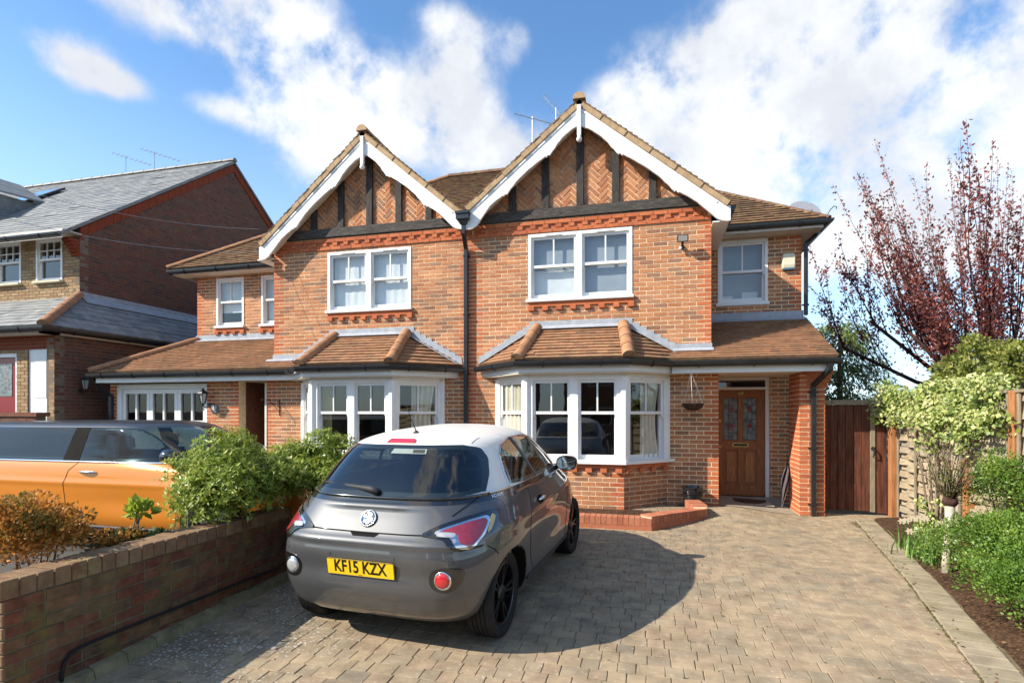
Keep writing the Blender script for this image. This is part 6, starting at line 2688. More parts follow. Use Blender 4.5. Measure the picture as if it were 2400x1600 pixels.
# glass
A.patch('rear_window', rear_win, 'y', M_carglass_d, .005, .004, nz=30, nq=40)
for sg in (-1, 1):
    A.patch('side_window', side_win, 'x', M_carglass, .004, .004, sgn=sg, nz=26, nq=40)
    A.line('window_surround', [(.86, 1.05), (.888, 1.15), (.962, 1.27), (1.08, 1.34), (1.35, 1.382), (1.70, 1.382), (1.98, 1.34), (2.22, 1.225), (2.48, 1.055)], 'x', M_chrome, .007, .004, sg)
    A.line('pillar', [(1.50, 1.05), (1.44, 1.2), (1.38, 1.378)], 'x', M_blackgloss, .016, .002, sg)
    A.line('chrome_strip', [(.36, 1.043), (.60, 1.043), (.86, 1.043)], 'x', M_chrome, .008, .006, sg)
    A.line('seal', [(.88, 1.0), (1.6, 1.0), (2.4, 1.0)], 'x', M_blackgloss, .010, .002, sg)
    # door shuts and handle
    A.line('door_seam', [(1.18, 1.0), (1.12, .85), (1.06, .66), (1.12, .45), (1.22, .32)], 'x', M_dark, .0035, -.0005, sg)
    A.line('door_seam', [(2.42, 1.0), (2.48, .75), (2.44, .45), (2.38, .32)], 'x', M_dark, .0035, -.0005, sg)
    hx = 1.32
    mb = MB()
    hp_ = [A.w(shA.pt('x', hx + t * .17, .865 + .006 * math.sin(t * math.pi), sg) + shA.normal('x', hx + t * .17, .865, sg) * (.016 + .02 * math.sin(math.pi * t))) for t in np.linspace(0, 1, 8)]
    mb.tube(hp_, [.008, .013, .015, .015, .015, .015, .013, .008], 8)
    mb.build('door_handle', M_chrome, ROOTA, True)
    A.patch('handle_recess', round_poly([(hx + .0, .83), (hx + .17, .83), (hx + .17, .90), (hx + .0, .90)], .3, 2), 'x', M_dark, .001, .001, sgn=sg, nz=8, nq=8)
    A.line('sill_trim', [(1.05, .30), (1.8, .295), (2.5, .30)], 'x', M_plastic, .012, .004, sg)
    # mirror on its stalk
    mc = shA.pt('x', 2.36, 1.03, sg) + np.array([0, sg * .13, .035])
    Mm = MA @ Matrix.Translation((mc[0], mc[1], mc[2] * KZ))
    mb = MB()
    v = []
    for (xx, sy, sz) in ((.075, .02, .02), (.06, .075, .055), (.02, .105, .075), (-.03, .108, .078), (-.045, .102, .072)):
        for k in range(20):
            an = 2 * math.pi * k / 20
            cy, cz = math.cos(an), math.sin(an)
            v.append(Mm @ Vector((xx, sg * sy * abs(cy) ** .8 * math.copysign(1, cy), sz * abs(cz) ** .8 * math.copysign(1, cz))))
    f = [(i * 20 + k, i * 20 + (k + 1) % 20, (i + 1) * 20 + (k + 1) % 20, (i + 1) * 20 + k) for i in range(4) for k in range(20)] + [tuple(range(20))]
    mb.add(v, f)
    mir = mb.build('door_mirror', M_blackgloss, ROOTA)
    smooth_by_angle(mir, 50)
    mb = MB()
    mb.add([Mm @ Vector((-.0455, sg * .094 * math.copysign(abs(math.cos(a)) ** .8, math.cos(a)), .065 * math.copysign(abs(math.sin(a)) ** .8, math.sin(a)))) for a in np.linspace(0, 2 * math.pi, 25)[:-1]], [tuple(range(24))])
    mb.build('mirror_glass', material('mirror_glass', (.75, .85, .86), .03, .5, .0, 5, metal=1.) if 'mirror_glass' not in MATS else MATS['mirror_glass'], mir)
    mb = MB()
    sp_ = shA.pt('x', 2.40, 1.01, sg)
    mb.tube([A.w(sp_ - np.array([0, sg * .01, 0])), A.w((mc[0] + .01, mc[1] - sg * .07, mc[2] - .03))], [.028, .022], 8)
    mb.build('mirror_stalk', M_blackgloss, mir, True)
# glass line under the rear window and seams of the tailgate
A.line('glass_edge', [(-.72, 1.040), (-.4, 1.038), (0, 1.036), (.4, 1.038), (.72, 1.040)], 'y', M_blackgloss, .013, .004)
A.line('tailgate_seam', [(-.60, .830), (-.3, .824), (0, .822), (.3, .824), (.60, .830)], 'y', M_dark, .0055, .0)
for sg in (-1, 1):
    A.line('tailgate_seam', [(sg * .585, .935), (sg * .64, .985), (sg * .69, 1.035)], 'y', M_dark, .0040, .0)
    A.line('bumper_seam', [(.30, .735), (.36, .70), (.40, .66)], 'x', M_dark, .0035, .0, sg)
    A.line('roof_seam', [(sg * .50, 1.378), (sg * .49, 1.41)], 'y', M_plastic, .0022, .0)
# tail lamps wrap round the corners (s = distance round the outline)
lampo = round_poly([(.40, 0.820), (.56, 0.812), (.64, 0.755), (.78, 0.705), (.90, 0.755), (.985, 0.840), (1.03, 0.938), (.90, 0.945), (.70, 0.930), (.53, 0.888)], .2, 1)
lampi = round_poly([(.49, 0.836), (.585, 0.828), (.635, 0.798), (.68, 0.755), (.79, 0.735), (.868, 0.795), (.915, 0.875), (.88, 0.918), (.73, 0.908), (.57, 0.872)], .2, 1)
lampr = round_poly([(.53, 0.844), (.66, 0.836), (.69, 0.778), (.79, 0.752), (.85, 0.808), (.888, 0.878), (.85, 0.904), (.73, 0.894), (.59, 0.863)], .2, 1)
for sg in (-1, 1):
    L0 = A.patch('tail_lamp', lampo, 's', M_blackgloss, .010, .012, sgn=sg, nz=22, nq=30)
    A.patch('lamp_rim', lampi, 's', M_chrome, .013, .004, sgn=sg, nz=22, nq=30, parent=L0)
    A.patch('lamp_lens', lampr, 's', M_pinklens, .0165, .004, sgn=sg, nz=22, nq=30, parent=L0)
    A.patch('reversing_lens', round_poly([(.525, .816), (.65, .810), (.65, .838), (.535, .844)], .2, 1), 's', M_clearlens, .0185, .004, sgn=sg, nz=8, nq=10, parent=L0)
    A.patch('indicator_lens', round_poly([(.89, .810), (.935, .83), (.965, .90), (.915, .92)], .2, 1), 's', M_amber, .0165, .004, sgn=sg, nz=10, nq=8, parent=L0)
    # fog lamp pods in the bumper
    pod = round_poly([(.495, .550), (.52, .492), (.60, .47), (.69, .49), (.745, .57), (.74, .630), (.60, .640), (.51, .610)], .25, 2)
    A.patch('lamp_pod', pod, 's', M_blackgloss, .003, .004, sgn=sg, nz=16, nq=16)
    c0 = shA.pt('s', .592, .552, sg)
    n0 = Vector(shA.normal('s', .592, .552, sg))
    dirw = (MA.to_3x3() @ n0).normalized()
    Mf = Matrix.Translation(A.w(c0)) @ dirw.to_track_quat('Z', 'Y').to_matrix().to_4x4()
    mb = MB()
    mb.lathe([(.062, -.004), (.064, .010), (.057, .016), (.052, .012)], 24, Mf)
    fg = mb.build('lamp_bezel', M_chrome, ROOTA, True)
    mb = MB()
    mb.lathe([(.053, .008), (.05, .016), (.03, .022), (.0, .024)], 24, Mf)
    mb.build('fog_lens', M_redlens if sg > 0 else M_clearlens, fg, True)
# parking sensors
for q in (-.64, -.25, .25, .64):
    c0 = shA.pt('y', q, .675)
    n0 = MA.to_3x3() @ Vector(shA.normal('y', q, .675))
    mb = MB()
    mb.lathe([(.012, 0), (.012, .003), (.0, .0035)], 12, Matrix.Translation(A.w(c0)) @ n0.normalized().to_track_quat('Z', 'Y').to_matrix().to_4x4())
    mb.build('parking_sensor', M_grey, ROOTA)


def rear_frame(z, off=.0, q=0.):
    p, n = shA.pt('y', q, z), shA.normal('y', q, z)
    up = shA.pt('y', q, z + .01) - shA.pt('y', q, z - .01)
    up = MA.to_3x3() @ Vector((up[0], up[1], up[2] * KZ)).normalized()
    right = MA.to_3x3() @ Vector((0, 1, 0))
    nn = right.cross(up).normalized()
    Mx = Matrix(((right.x, up.x, nn.x, 0), (right.y, up.y, nn.y, 0), (right.z, up.z, nn.z, 0), (0, 0, 0, 1)))
    return Matrix.Translation(A.w(p) + nn * off) @ Mx


Mp = rear_frame(.595, .016)
mb = MB()
hw_, hh_ = .262, .057
rp_ = round_poly([(-hw_, -hh_), (hw_, -hh_), (hw_, hh_), (-hw_, hh_)], .03, 1)
mb.prism([Mp @ Vector((a, b, -.004)) for a, b in rp_], (Mp.to_3x3() @ Vector((0, 0, .006))))
plate = mb.build('number_plate', M_plate, ROOTA)
text_mesh('registration', 'KF15 KZX', .122, Mp @ Matrix.Translation((0, .004, .0032)), M_ink, plate, .0006, .0022, .76)
text_mesh('plate_maker', 'motors', .011, Mp @ Matrix.Translation((0, -.047, .003)), M_brass, plate, .0003)
mb = MB()
for i in range(4):
    (a0, b0), (a1, b1) = [(-hw_, -hh_), (hw_, -hh_), (hw_, hh_), (-hw_, hh_)][i], [(hw_, -hh_), (hw_, hh_), (-hw_, hh_), (-hw_, -hh_)][i]
    mb.tube([Mp @ Vector((a0 * .995, b0 * .99, .002)), Mp @ Vector((a1 * .995, b1 * .99, .002))], .0018, 4)
mb.build('plate_edge', M_ink, plate)
# round badge with a winged beast
Mb_ = rear_frame(.905, .006)
mb = MB()
mb.lathe([(.060, -.004), (.062, .006), (.057, .010), (.051, .007), (.049, .003)], 36, Mb_)
bd = mb.build('badge', M_chrome, ROOTA, True)
mb = MB()
mb.lathe([(.050, .002), (.0, .003)], 30, Mb_)
mb.build('badge_field', M_plastic, bd)
shapes = [[(-.012, -.050), (.014, -.050), (.030, -.020), (.026, .010), (.034, .034), (.012, .050), (.002, .030), (-.010, .012), (-.004, -.016)],
          [(-.046, .006), (-.020, .000), (-.014, .016), (-.030, .034), (-.044, .026)], [(-.038, -.034), (-.018, -.040), (-.012, -.020), (-.034, -.012)], [(.032, -.038), (.046, -.016), (.040, .004), (.034, -.014)], [(-.026, .040), (-.006, .030), (.000, .050), (-.012, .054)]]
for sp_ in shapes:
    mb = MB()
    mb.prism([Mb_ @ Vector((a * .86, b * .86, .0035)) for a, b in round_poly(sp_, .2, 1)], Mb_.to_3x3() @ Vector((0, 0, .005)))
    mb.build('badge_relief', M_chrome, bd)
# tailgate grip notch
A.patch('tailgate_grip', [(-.115, .820), (-.085, .798), (.085, .798), (.115, .820)], 'y', M_dark, .002, .003, nz=6, nq=12)
# high brake lamp, wiper, aerial, sticker
hb3 = [(-.118, 1.388), (.118, 1.388), (.105, 1.410), (-.105, 1.410)]
A.patch('brake_lamp', hb3, 'y', M_redlens, .012, .014, nz=8, nq=14)
W0 = rear_frame(1.075, .02, -.02)
mb = MB()
a_, b_ = A.w(shA.pt('y', .02, 1.062) + shA.normal('y', .02, 1.062) * .018), A.w(shA.pt('y', -.50, 1.10) + shA.normal('y', -.50, 1.10) * .016)
mb.tube([a_, a_.lerp(b_, .12) + UZ * .012, a_.lerp(b_, .5) + UZ * .006, b_], [.026, .024, .015, .006], 8)
mb.build('rear_wiper', M_plastic, ROOTA, True)
apt = A.w((.80, 0, float(np.interp(.80, shA.r[:, 2], shA.zk))))
mb = MB()
mb.lathe([(.032, -.012), (.028, .004), (.012, .016), (.008, .022)], 16, Matrix.Translation(apt))
mb.build('aerial_base', M_plastic, ROOTA, True)
mb = MB()
bk = MA.to_3x3() @ Vector((-.10, -.045, .26))
mb.tube([apt + UZ * .012, apt + bk * .5, apt + bk], [.005, .0032, .002], 6)
mb.build('aerial', M_plastic, ROOTA, True)
stp = [(-.03, 1.315), (.26, 1.315), (.25, 1.348), (-.02, 1.348)]
st_ = A.patch('window_sticker', stp, 'y', material('pale_sticker', (.22, .27, .25), .6, .3, .05, 20), .0075, .001, nz=6, nq=14)
A.patch('sticker_panel', [(.15, 1.320), (.245, 1.320), (.238, 1.343), (.145, 1.343)], 'y', M_plastic, .0085, .001, nz=5, nq=8, parent=st_)
# script on the black band
pA_, nA_ = shA.pt('x', .62, 1.018, 1), shA.normal('x', .62, 1.018, 1)
fw_ = MA.to_3x3() @ Vector(shA.pt('x', .66, 1.018, 1) - shA.pt('x', .58, 1.018, 1)).normalized()
nw_ = (MA.to_3x3() @ Vector(nA_)).normalized()
upw_ = nw_.cross(fw_).normalized()
Mt = Matrix(((fw_.x, upw_.x, nw_.x, 0), (fw_.y, upw_.y, nw_.y, 0), (fw_.z, upw_.z, nw_.z, 0), (0, 0, 0, 1)))
text_mesh('model_script', 'ADAM', .042, Matrix.Translation(A.w(pA_) + nw_ * .004) @ Mt, M_chrome, ROOTA, .001, 0, 1.3)
# sunroof and cabin
mb = MB()
# seats
def seat(x, y, wd, label='seat'):
    mb = MB()
    for (lo, hi) in (((x, y - wd / 2, .35), (x + .46, y + wd / 2, .52)),):
        c = [(lo[i] + hi[i]) / 2 for i in range(3)]
        h = [(hi[i] - lo[i]) / 2 for i in range(3)]
        mb.obox(MA @ Vector(c), MA.to_3x3() @ Vector((h[0], 0, 0)), MA.to_3x3() @ Vector((0, h[1], 0)), Vector((0, 0, h[2])))
    b0 = MA @ Vector((x - .10, y, .80))
    mb.obox(b0, MA.to_3x3() @ Vector((.055, 0, .0)), MA.to_3x3() @ Vector((0, wd / 2, 0)), MA.to_3x3() @ Vector((-.08, 0, .30)))
    o = mb.build('seat', M_seat, ROOTA)
    bevel_obj(o, .04, 3)
    mb = MB()
    mb.obox(MA @ Vector((x - .20, y, 1.19)), MA.to_3x3() @ Vector((.04, 0, 0)), MA.to_3x3() @ Vector((0, min(wd, .27) / 2, 0)), MA.to_3x3() @ Vector((-.01, 0, .08)))
    h_ = mb.build('headrest', M_seat, o)
    bevel_obj(h_, .035, 3)
seat(1.75, .36, .48)
seat(1.75, -.36, .48)
seat(1.02, 0, 1.15)
mb = MB()
mb.obox(MA @ Vector((2.55, 0, .85)), MA.to_3x3() @ Vector((.2, 0, 0)), MA.to_3x3() @ Vector((0, .66, 0)), Vector((0, 0, .12)))
bevel_obj(mb.build('dashboard', M_seat, ROOTA), .05, 2)
mb = MB()
Ms = MA @ Matrix.Translation((2.24, .36, .98)) @ Matrix.Rotation(math.radians(68), 4, 'Y')
mb.tube([Ms @ Vector((.18 * math.cos(a), .18 * math.sin(a), 0)) for a in np.linspace(0, 2 * math.pi, 30)], .014, 7)
mb.build('steering_wheel', M_seat, ROOTA, True)
mb = MB()
mb.obox(MA @ Vector((2.0, .02, 1.33)), MA.to_3x3() @ Vector((.015, 0, 0)), MA.to_3x3() @ Vector((0, .11, 0)), Vector((0, 0, .035)))
mb.build('rear_view_mirror', M_seat, ROOTA)
# parcel shelf and inner trim keep daylight from leaking under the glass
mb = MB()
mb.obox(MA @ Vector((.60, 0, 1.0)), MA.to_3x3() @ Vector((.28, 0, 0)), MA.to_3x3() @ Vector((0, .62, 0)), Vector((0, 0, .01)))
mb.build('parcel_shelf', M_seat, ROOTA)

# ------------------------------------------------ orange hatchback on the next drive, side on
rowsM = [
    (0.18, 0.74, -1.08, 3.4, 4.0, 3.4), (0.26, 0.81, -1.15, 3.48, 4.4, 3.5), (0.36, 0.845, -1.18, 3.51, 4.6, 3.5), (0.5, 0.86, -1.2, 3.52, 4.6, 3.4), (0.65, 0.865, -1.18, 3.5, 4.6, 3.4),
    (0.78, 0.86, -1.15, 3.44, 4.6, 3.2), (0.88, 0.848, -1.11, 3.22, 4.6, 3.0), (0.945, 0.825, -1.08, 2.86, 4.6, 2.8), (1.0, 0.795, -1.045, 2.7, 4.8, 2.7), (1.1, 0.748, -0.99, 2.56, 5.0, 2.7),
    (1.2, 0.7, -0.93, 2.42, 5.2, 2.7), (1.29, 0.655, -0.87, 2.27, 5.2, 2.7), (1.335, 0.622, -0.83, 2.17, 5.0, 2.6), (1.365, 0.575, -0.77, 2.1, 4.4, 2.5), (1.388, 0.48, -0.43, 2.02, 3.8, 2.4), (1.402, 0.34, 0.17, 1.92, 3.2, 2.3), (1.41, 0.16, 0.65, 1.8, 2.6, 2.2), (1.412, 0.02, 1.05, 1.45, 2.0, 2.0)]
WMR, WMF, WRM = -.48, 2.82, .305


def bulgeM(x, y, z):
    side = np.clip(y / .7, 0, 1) ** 6
    f = np.exp(-((x - WMR) / .40) ** 2 - ((z - .60) / .25) ** 2) * .022 + np.exp(-((x - WMF) / .40) ** 2 - ((z - .60) / .25) ** 2) * .022
    f = f - .022 * np.exp(-((z - .52) / .13) ** 2) * np.exp(-((x - 1.9) / .75) ** 2) + .010 * np.exp(-((z - .72) / .03) ** 2)
    return x, y + f * side


shM = Shell(rowsM, 1.4, bulgeM, 260)
kM = 1.13
RM = Matrix(((1, 0, 0, 0), (0, -1, 0, 0), (0, 0, 1, 0), (0, 0, 0, 1)))
mir_w = pix_y(392, 1080, -4.66)
MM = Matrix.Translation((mir_w.x - 2.36 * kM, -4.66 + .865 * .85, .085)) @ RM @ Matrix.Diagonal((kM, .85, .99, 1.))
ROOTM = thing('hatchback_car', MM @ Vector((1.9, 0, 0)), 'orange hatchback with a black roof parked sideways behind the shrubs', 'car')
B = Car(ROOTM, shM, MM, 1.02)
swM = round_poly([(-.66, .965), (-.60, 1.20), (-.48, 1.285), (-.15, 1.325), (1.5, 1.332), (1.85, 1.315), (2.02, 1.24), (2.42, .965)], .1, 1)
swMh = shrink(swM, .03)


def dlM(x, y, z):
    return abs(y) > .5 and any((x - xw) ** 2 + (z - WRM) ** 2 < .345 ** 2 for xw in (WMR, WMF))


def duM(x, y, z):
    if abs(y) > .4 and -1 < x < 2.7 and inside(swMh, x, z):
        return True
    if x < -.65 and abs(y) < .55 and 1.0 < z < 1.28:
        return True
    return x > 1.9 and abs(y) < .60 and .985 < z < 1.33


V, F = shM.skin(list(np.linspace(.18, .945, 40)), dlM)
B.mesh('lower_body', V, F, M_orange)
V, F = shM.skin(list(np.linspace(.945, 1.335, 30)), duM)
B.mesh('window_frame', V, F, M_blackgloss)
V, F = shM.skin(list(np.linspace(.945, 1.335, 30)), lambda x, y, z: not (x > 1.9 and abs(y) < .60 and .985 < z < 1.33))
B.mesh('windscreen', V, F, M_miniglass)
V, F = shM.skin(list(np.linspace(.945, 1.335, 30)), lambda x, y, z: not (x < -.65 and abs(y) < .55 and 1.0 < z < 1.28))
B.mesh('rear_window', V, F, M_carglass_d)
zt = list(np.linspace(1.335, 1.39, 12)) + [1.395, 1.4, 1.404, 1.408, 1.410, 1.4115, 1.412]
V, F = shM.skin(zt)
F.append(tuple((len(zt) - 1) * (2 * shM.NA - 2) + k for k in range(2 * shM.NA - 2)))
B.mesh('roof', V, F, M_blackroof)
for xw in (WMR, WMF):
    for sg in (-1, 1):
        v, f = [], []
        for i in range(37):
            an = math.radians(-12 + 204 * i / 36)
            cx_, cz_ = xw + .35 * math.cos(an), max(.19, WRM + .35 * math.sin(an))
            yo = float(shM.at_x(cx_, cz_)[1])
            v += [B.w((cx_, sg * (yo + .008), cz_)), B.w((cx_, sg * .50, cz_))]
            f += [(2 * i, 2 * i + 1, 2 * i + 3, 2 * i + 2)] if i < 36 else []
        mesh_obj('wheel_arch', v, f, M_plastic, ROOTM, True)
        B.wheel(xw, .75, WRM, .2, .215, (M_tyre, M_rim2, M_rim), 10, sg)
for sg in (-1, 1):
    B.patch('side_window', swM, 'x', M_miniglass, .004, .004, sgn=sg, nz=22, nq=40)
    B.patch('pillar', [(1.03, .965), (1.24, .965), (1.225, 1.325), (1.04, 1.325)], 'x', M_dark, .007, .004, sgn=sg, nz=8, nq=6)
    B.line('chrome_belt', [(-.90, .950), (1.2, .955), (2.2, .955), (2.6, .948)], 'x', M_chrome, .011, .004, sg)
    B.line('door_seam', [(1.24, .945), (1.14, .86), (1.08, .70), (1.10, .45), (1.16, .30)], 'x', M_dark, .0035, 0, sg)
    B.line('door_seam', [(2.44, .945), (2.50, .70), (2.46, .45), (2.40, .30)], 'x', M_dark, .0035, 0, sg)
    B.line('sill_trim', [(1.0, .245), (1.9, .235), (2.75, .245)], 'x', M_plastic, .02, .004, sg)
    mb = MB()
    hp_ = [B.w(shM.pt('x', 1.28 + t * .22, .845, sg) + shM.normal('x', 1.28 + t * .22, .845, sg) * (.012 + .024 * math.sin(math.pi * t))) for t in np.linspace(0, 1, 9)]
    mb.tube(hp_, [.006, .011, .013, .014, .014, .014, .013, .011, .006], 8)
    mb.build('door_handle', M_chrome, ROOTM, True)
    mc = shM.pt('x', 2.34, .99, sg) + np.array([0, sg * .13, .045])
    mb = MB()
    v = []
    for (xx, sy, sz) in ((.08, .02, .02), (.06, .08, .05), (.015, .105, .075), (-.04, .108, .08), (-.05, .10, .072)):
        for k in range(20):
            an = 2 * math.pi * k / 20
            v.append(B.w((mc[0] + xx, mc[1] + sg * sy * math.cos(an), mc[2] + sz * math.sin(an))))
    mb.add(v, [(i * 20 + k, i * 20 + (k + 1) % 20, (i + 1) * 20 + (k + 1) % 20, (i + 1) * 20 + k) for i in range(4) for k in range(20)] + [tuple(range(20)), tuple(range(80, 100))])
    mr = mb.build('door_mirror', M_blackgloss, ROOTM)
    smooth_by_angle(mr, 50)
    mb = MB()
    mb.tube([B.w(shM.pt('x', 2.34, .955, sg)), B.w(mc - np.array([0, sg * .05, .05]))], .022, 8)
    mb.build('mirror_stalk', M_blackgloss, mr, True)
for (xs_, ys_) in ((1.66, .37), (1.66, -.37), (.85, .33), (.85, -.33)):
    mb = MB()
    c = MM @ Vector((xs_ - .12, ys_, .78))
    mb.obox(c, MM.to_3x3() @ Vector((.06, 0, 0)), MM.to_3x3() @ Vector((0, .23, 0)), MM.to_3x3() @ Vector((-.07, 0, .30)))
    o = mb.build('seat', M_seat, ROOTM)
    bevel_obj(o, .04, 2)
    mb = MB()
    mb.obox(MM @ Vector((xs_ - .22, ys_, 1.17)), MM.to_3x3() @ Vector((.04, 0, 0)), MM.to_3x3() @ Vector((0, .13, 0)), MM.to_3x3() @ Vector((-.01, 0, .085)))
    bevel_obj(mb.build('headrest', M_seat, o), .03, 2)
mb = MB()
mb.obox(MM @ Vector((2.4, 0, .86)), MM.to_3x3() @ Vector((.2, 0, 0)), MM.to_3x3() @ Vector((0, .66, 0)), Vector((0, 0, .1)))
bevel_obj(mb.build('dashboard', M_seat, ROOTM), .04, 2)
mb = MB()
x_, y_, d_ = shM.outline(.2)
ring = [B.w((a, b, .2)) for a, b in zip(x_[::8], y_[::8])] + [B.w((a, -b, .2)) for a, b in zip(x_[-2:0:-8], y_[-2:0:-8])]
mb.add(ring, [tuple(range(len(ring)))])
mb.build('floor_pan', M_dark, ROOTM)
# ================================================================= planting
def leaf_mesh(name, P, D, Nn, ln, wd, tint, mat, parent=None, shape=.45):
    """one quad per leaf: base, side, tip, side"""
    P, D, Nn = np.asarray(P), np.asarray(D), np.asarray(Nn)
    D = D / (np.linalg.norm(D, axis=1, keepdims=True) + 1e-9)
    S = np.cross(D, Nn)
    S = S / (np.linalg.norm(S, axis=1, keepdims=True) + 1e-9)
    N2 = np.cross(S, D)
    ln = np.broadcast_to(np.asarray(ln, float), (len(P),))[:, None]
    wd = np.broadcast_to(np.asarray(wd, float), (len(P),))[:, None]
    a = P
    b = P + D * ln * shape + S * wd / 2 - N2 * wd * .12
    c = P + D * ln - N2 * ln * .08
    d = P + D * ln * shape - S * wd / 2 - N2 * wd * .12
    V = np.stack([a, b, c, d], 1).reshape(-1, 3)
    n = len(P)
    lo, hi = V.min(0), V.max(0)
    o = np.array([(lo[0] + hi[0]) / 2, (lo[1] + hi[1]) / 2, lo[2]])
    me = bpy.data.meshes.new(name)
    me.vertices.add(4 * n)
    me.vertices.foreach_set('co', (V - o).astype(np.float32).ravel())
    me.loops.add(4 * n)
    me.loops.foreach_set('vertex_index', np.arange(4 * n, dtype=np.int32))
    me.polygons.add(n)
    me.polygons.foreach_set('loop_start', np.arange(0, 4 * n, 4, dtype=np.int32))
    me.materials.append(mat)
    me.update(calc_edges=True)
    at = me.attributes.new('tint', 'FLOAT', 'FACE')
    at.data.foreach_set('value', np.clip(np.asarray(tint), 0, 1).astype(np.float32))
    ob = bpy.data.objects.new(name, me)
    link(ob, parent, o)
    ob['kind'] = 'stuff'
    return ob


def rdir(n):
    v = RNG.normal(size=(n, 3))
    return v / np.linalg.norm(v, axis=1, keepdims=True)


def lump_points(lumps, n, inner=.55):
    """points through the outer shell of several ellipsoids (cx,cy,cz,rx,ry,rz)"""
    L = np.array(lumps, float)
    wgt = L[:, 3] * L[:, 5]
    idx = RNG.choice(len(L), n, p=wgt / wgt.sum())
    d = rdir(n)
    d[:, 2] = np.where(d[:, 2] < -.5, -d[:, 2], d[:, 2])
    r = (inner + (1 - inner) * RNG.random(n) ** .6)[:, None]
    P = L[idx, :3] + d * L[idx, 3:6] * r
    return P, d, r[:, 0]


def make_lumps(c, R, n, size, seed, floor=None):
    rg = np.random.default_rng(seed)
    out_ = []
    for i in range(n):
        d = rg.normal(size=3)
        d /= np.linalg.norm(d)
        d[2] = abs(d[2]) * 1.0 - .25
        rr = rg.uniform(.35, .95)
        p = np.array(c) + d * np.array(R) * rr * .75
        s_ = rg.uniform(.7, 1.2) * size
        if floor is not None and p[2] - s_ < floor:
            p[2] = floor + s_ * .8
        out_.append((*p, s_, s_, s_ * .85))
    return out_


def stems(root, base, tips, r0, mat, name='stem'):
    for t in tips:
        mb = MB()
        b = Vector(base) + Vector((random.uniform(-.05, .05), random.uniform(-.05, .05), 0))
        t = Vector(t)
        m = b.lerp(t, .5) + Vector((random.uniform(-.05, .05), random.uniform(-.05, .05), .05))
        mb.tube([b, m, t], [r0, r0 * .7, r0 * .3], 6)
        mb.build(name, mat, root, True)


M_bark = material('grey_brown_bark', (.16, .12, .085), .9, .2, .3, 12, .6, 40)
M_twig = material('dark_red_twig', (.060, .030, .024), .85, .2, .3, 14)
M_palebark = material('pale_smooth_bark', (.42, .36, .28), .85, .2, .25, 9, .5, 30)
L_choisya = leaf_material('bright_evergreen_leaf', [(0., (.08, .13, .016)), (.35, (.20, .275, .034)), (.7, (.38, .44, .075)), (1., (.60, .60, .22))], .35, .35)
L_rust = leaf_material('rust_orange_leaf', [(0., (.11, .15, .03)), (.25, (.26, .17, .035)), (.55, (.52, .20, .035)), (.8, (.62, .32, .08)), (1., (.36, .30, .07))], .35, .5)
L_dark = leaf_material('dark_green_leaf', [(0., (.014, .035, .010)), (.6, (.035, .085, .022)), (1., (.09, .17, .05))], .25, .35)
L_lime = leaf_material('lime_yellow_leaf', [(0., (.17, .25, .02)), (.6, (.36, .42, .05)), (1., (.50, .50, .10))], .4, .4)
L_box = leaf_material('small_green_leaf', [(0., (.06, .125, .018)), (.5, (.14, .25, .035)), (.85, (.26, .36, .06)), (1., (.34, .34, .08))], .35, .4)
L_ivy = leaf_material('variegated_ivy_leaf', [(0., (.08, .14, .03)), (.35, (.24, .31, .07)), (.65, (.46, .49, .17)), (1., (.64, .63, .33))], .25, .45)
L_plum = leaf_material('purple_red_leaf', [(0., (.11, .036, .036)), (.4, (.26, .065, .052)), (.75, (.42, .13, .095)), (1., (.64, .38, .32))], .45, .35)
L_conifer = leaf_material('conifer_spray', [(0., (.03, .055, .016)), (.5, (.10, .155, .035)), (1., (.24, .29, .075))], .2, .6)
L_blade = leaf_material('daffodil_blade', [(0., (.05, .13, .025)), (.6, (.12, .26, .05)), (1., (.26, .38, .10))], .3, .35)
L_petal = leaf_material('cream_petal', [(0., (.62, .52, .38)), (1., (.74, .66, .52))], .3, .6)
L_dry = leaf_material('dry_brown_leaf', [(0., (.10, .045, .02)), (.5, (.20, .09, .04)), (1., (.32, .20, .10))], .2, .7)
L_grass = leaf_material('joint_weed', [(0., (.06, .09, .02)), (1., (.17, .19, .05))], .3, .6)


def rosette_shrub(name, c, R, nl, size, tips, label, mat, seed, leaflets=6, ln=.05, wd=.0145, cat='shrub'):
    root = thing(name, (c[0], c[1], zg(c[0], c[1]) + .1), label, cat)
    lumps = make_lumps(c, R, nl, size, seed, zg(c[0], c[1]) + .12)
    P, d, r = lump_points(lumps, tips, .35)
    ax = d + np.array([0, 0, .45])
    ax /= np.linalg.norm(ax, axis=1, keepdims=True)
    PP, DD, NN, TT, LL = [], [], [], [], []
    out_r = np.linalg.norm((P - np.array(c)) / np.array(R), axis=1)
    for k in range(leaflets):
        t = rdir(tips)
        t -= ax * (t * ax).sum(1, keepdims=True)
        t /= np.linalg.norm(t, axis=1, keepdims=True) + 1e-9
        up = RNG.uniform(.05, .75, (tips, 1))
        D = t * (1 - up * .5) + ax * up
        PP.append(P + RNG.normal(size=P.shape) * .006)
        DD.append(D)
        NN.append(ax + .3 * rdir(tips))
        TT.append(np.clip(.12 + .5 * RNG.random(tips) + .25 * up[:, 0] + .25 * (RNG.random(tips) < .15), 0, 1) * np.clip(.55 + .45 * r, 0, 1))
        LL.append(ln * RNG.uniform(.7, 1.2, tips))
    L_ = np.concatenate(LL)
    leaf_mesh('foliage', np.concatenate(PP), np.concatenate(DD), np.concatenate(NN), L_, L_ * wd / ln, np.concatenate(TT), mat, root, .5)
    stems(root, (c[0], c[1], zg(c[0], c[1]) + .05), [tuple(l[:3]) for l in lumps[:7]], .018, M_bark)
    return root


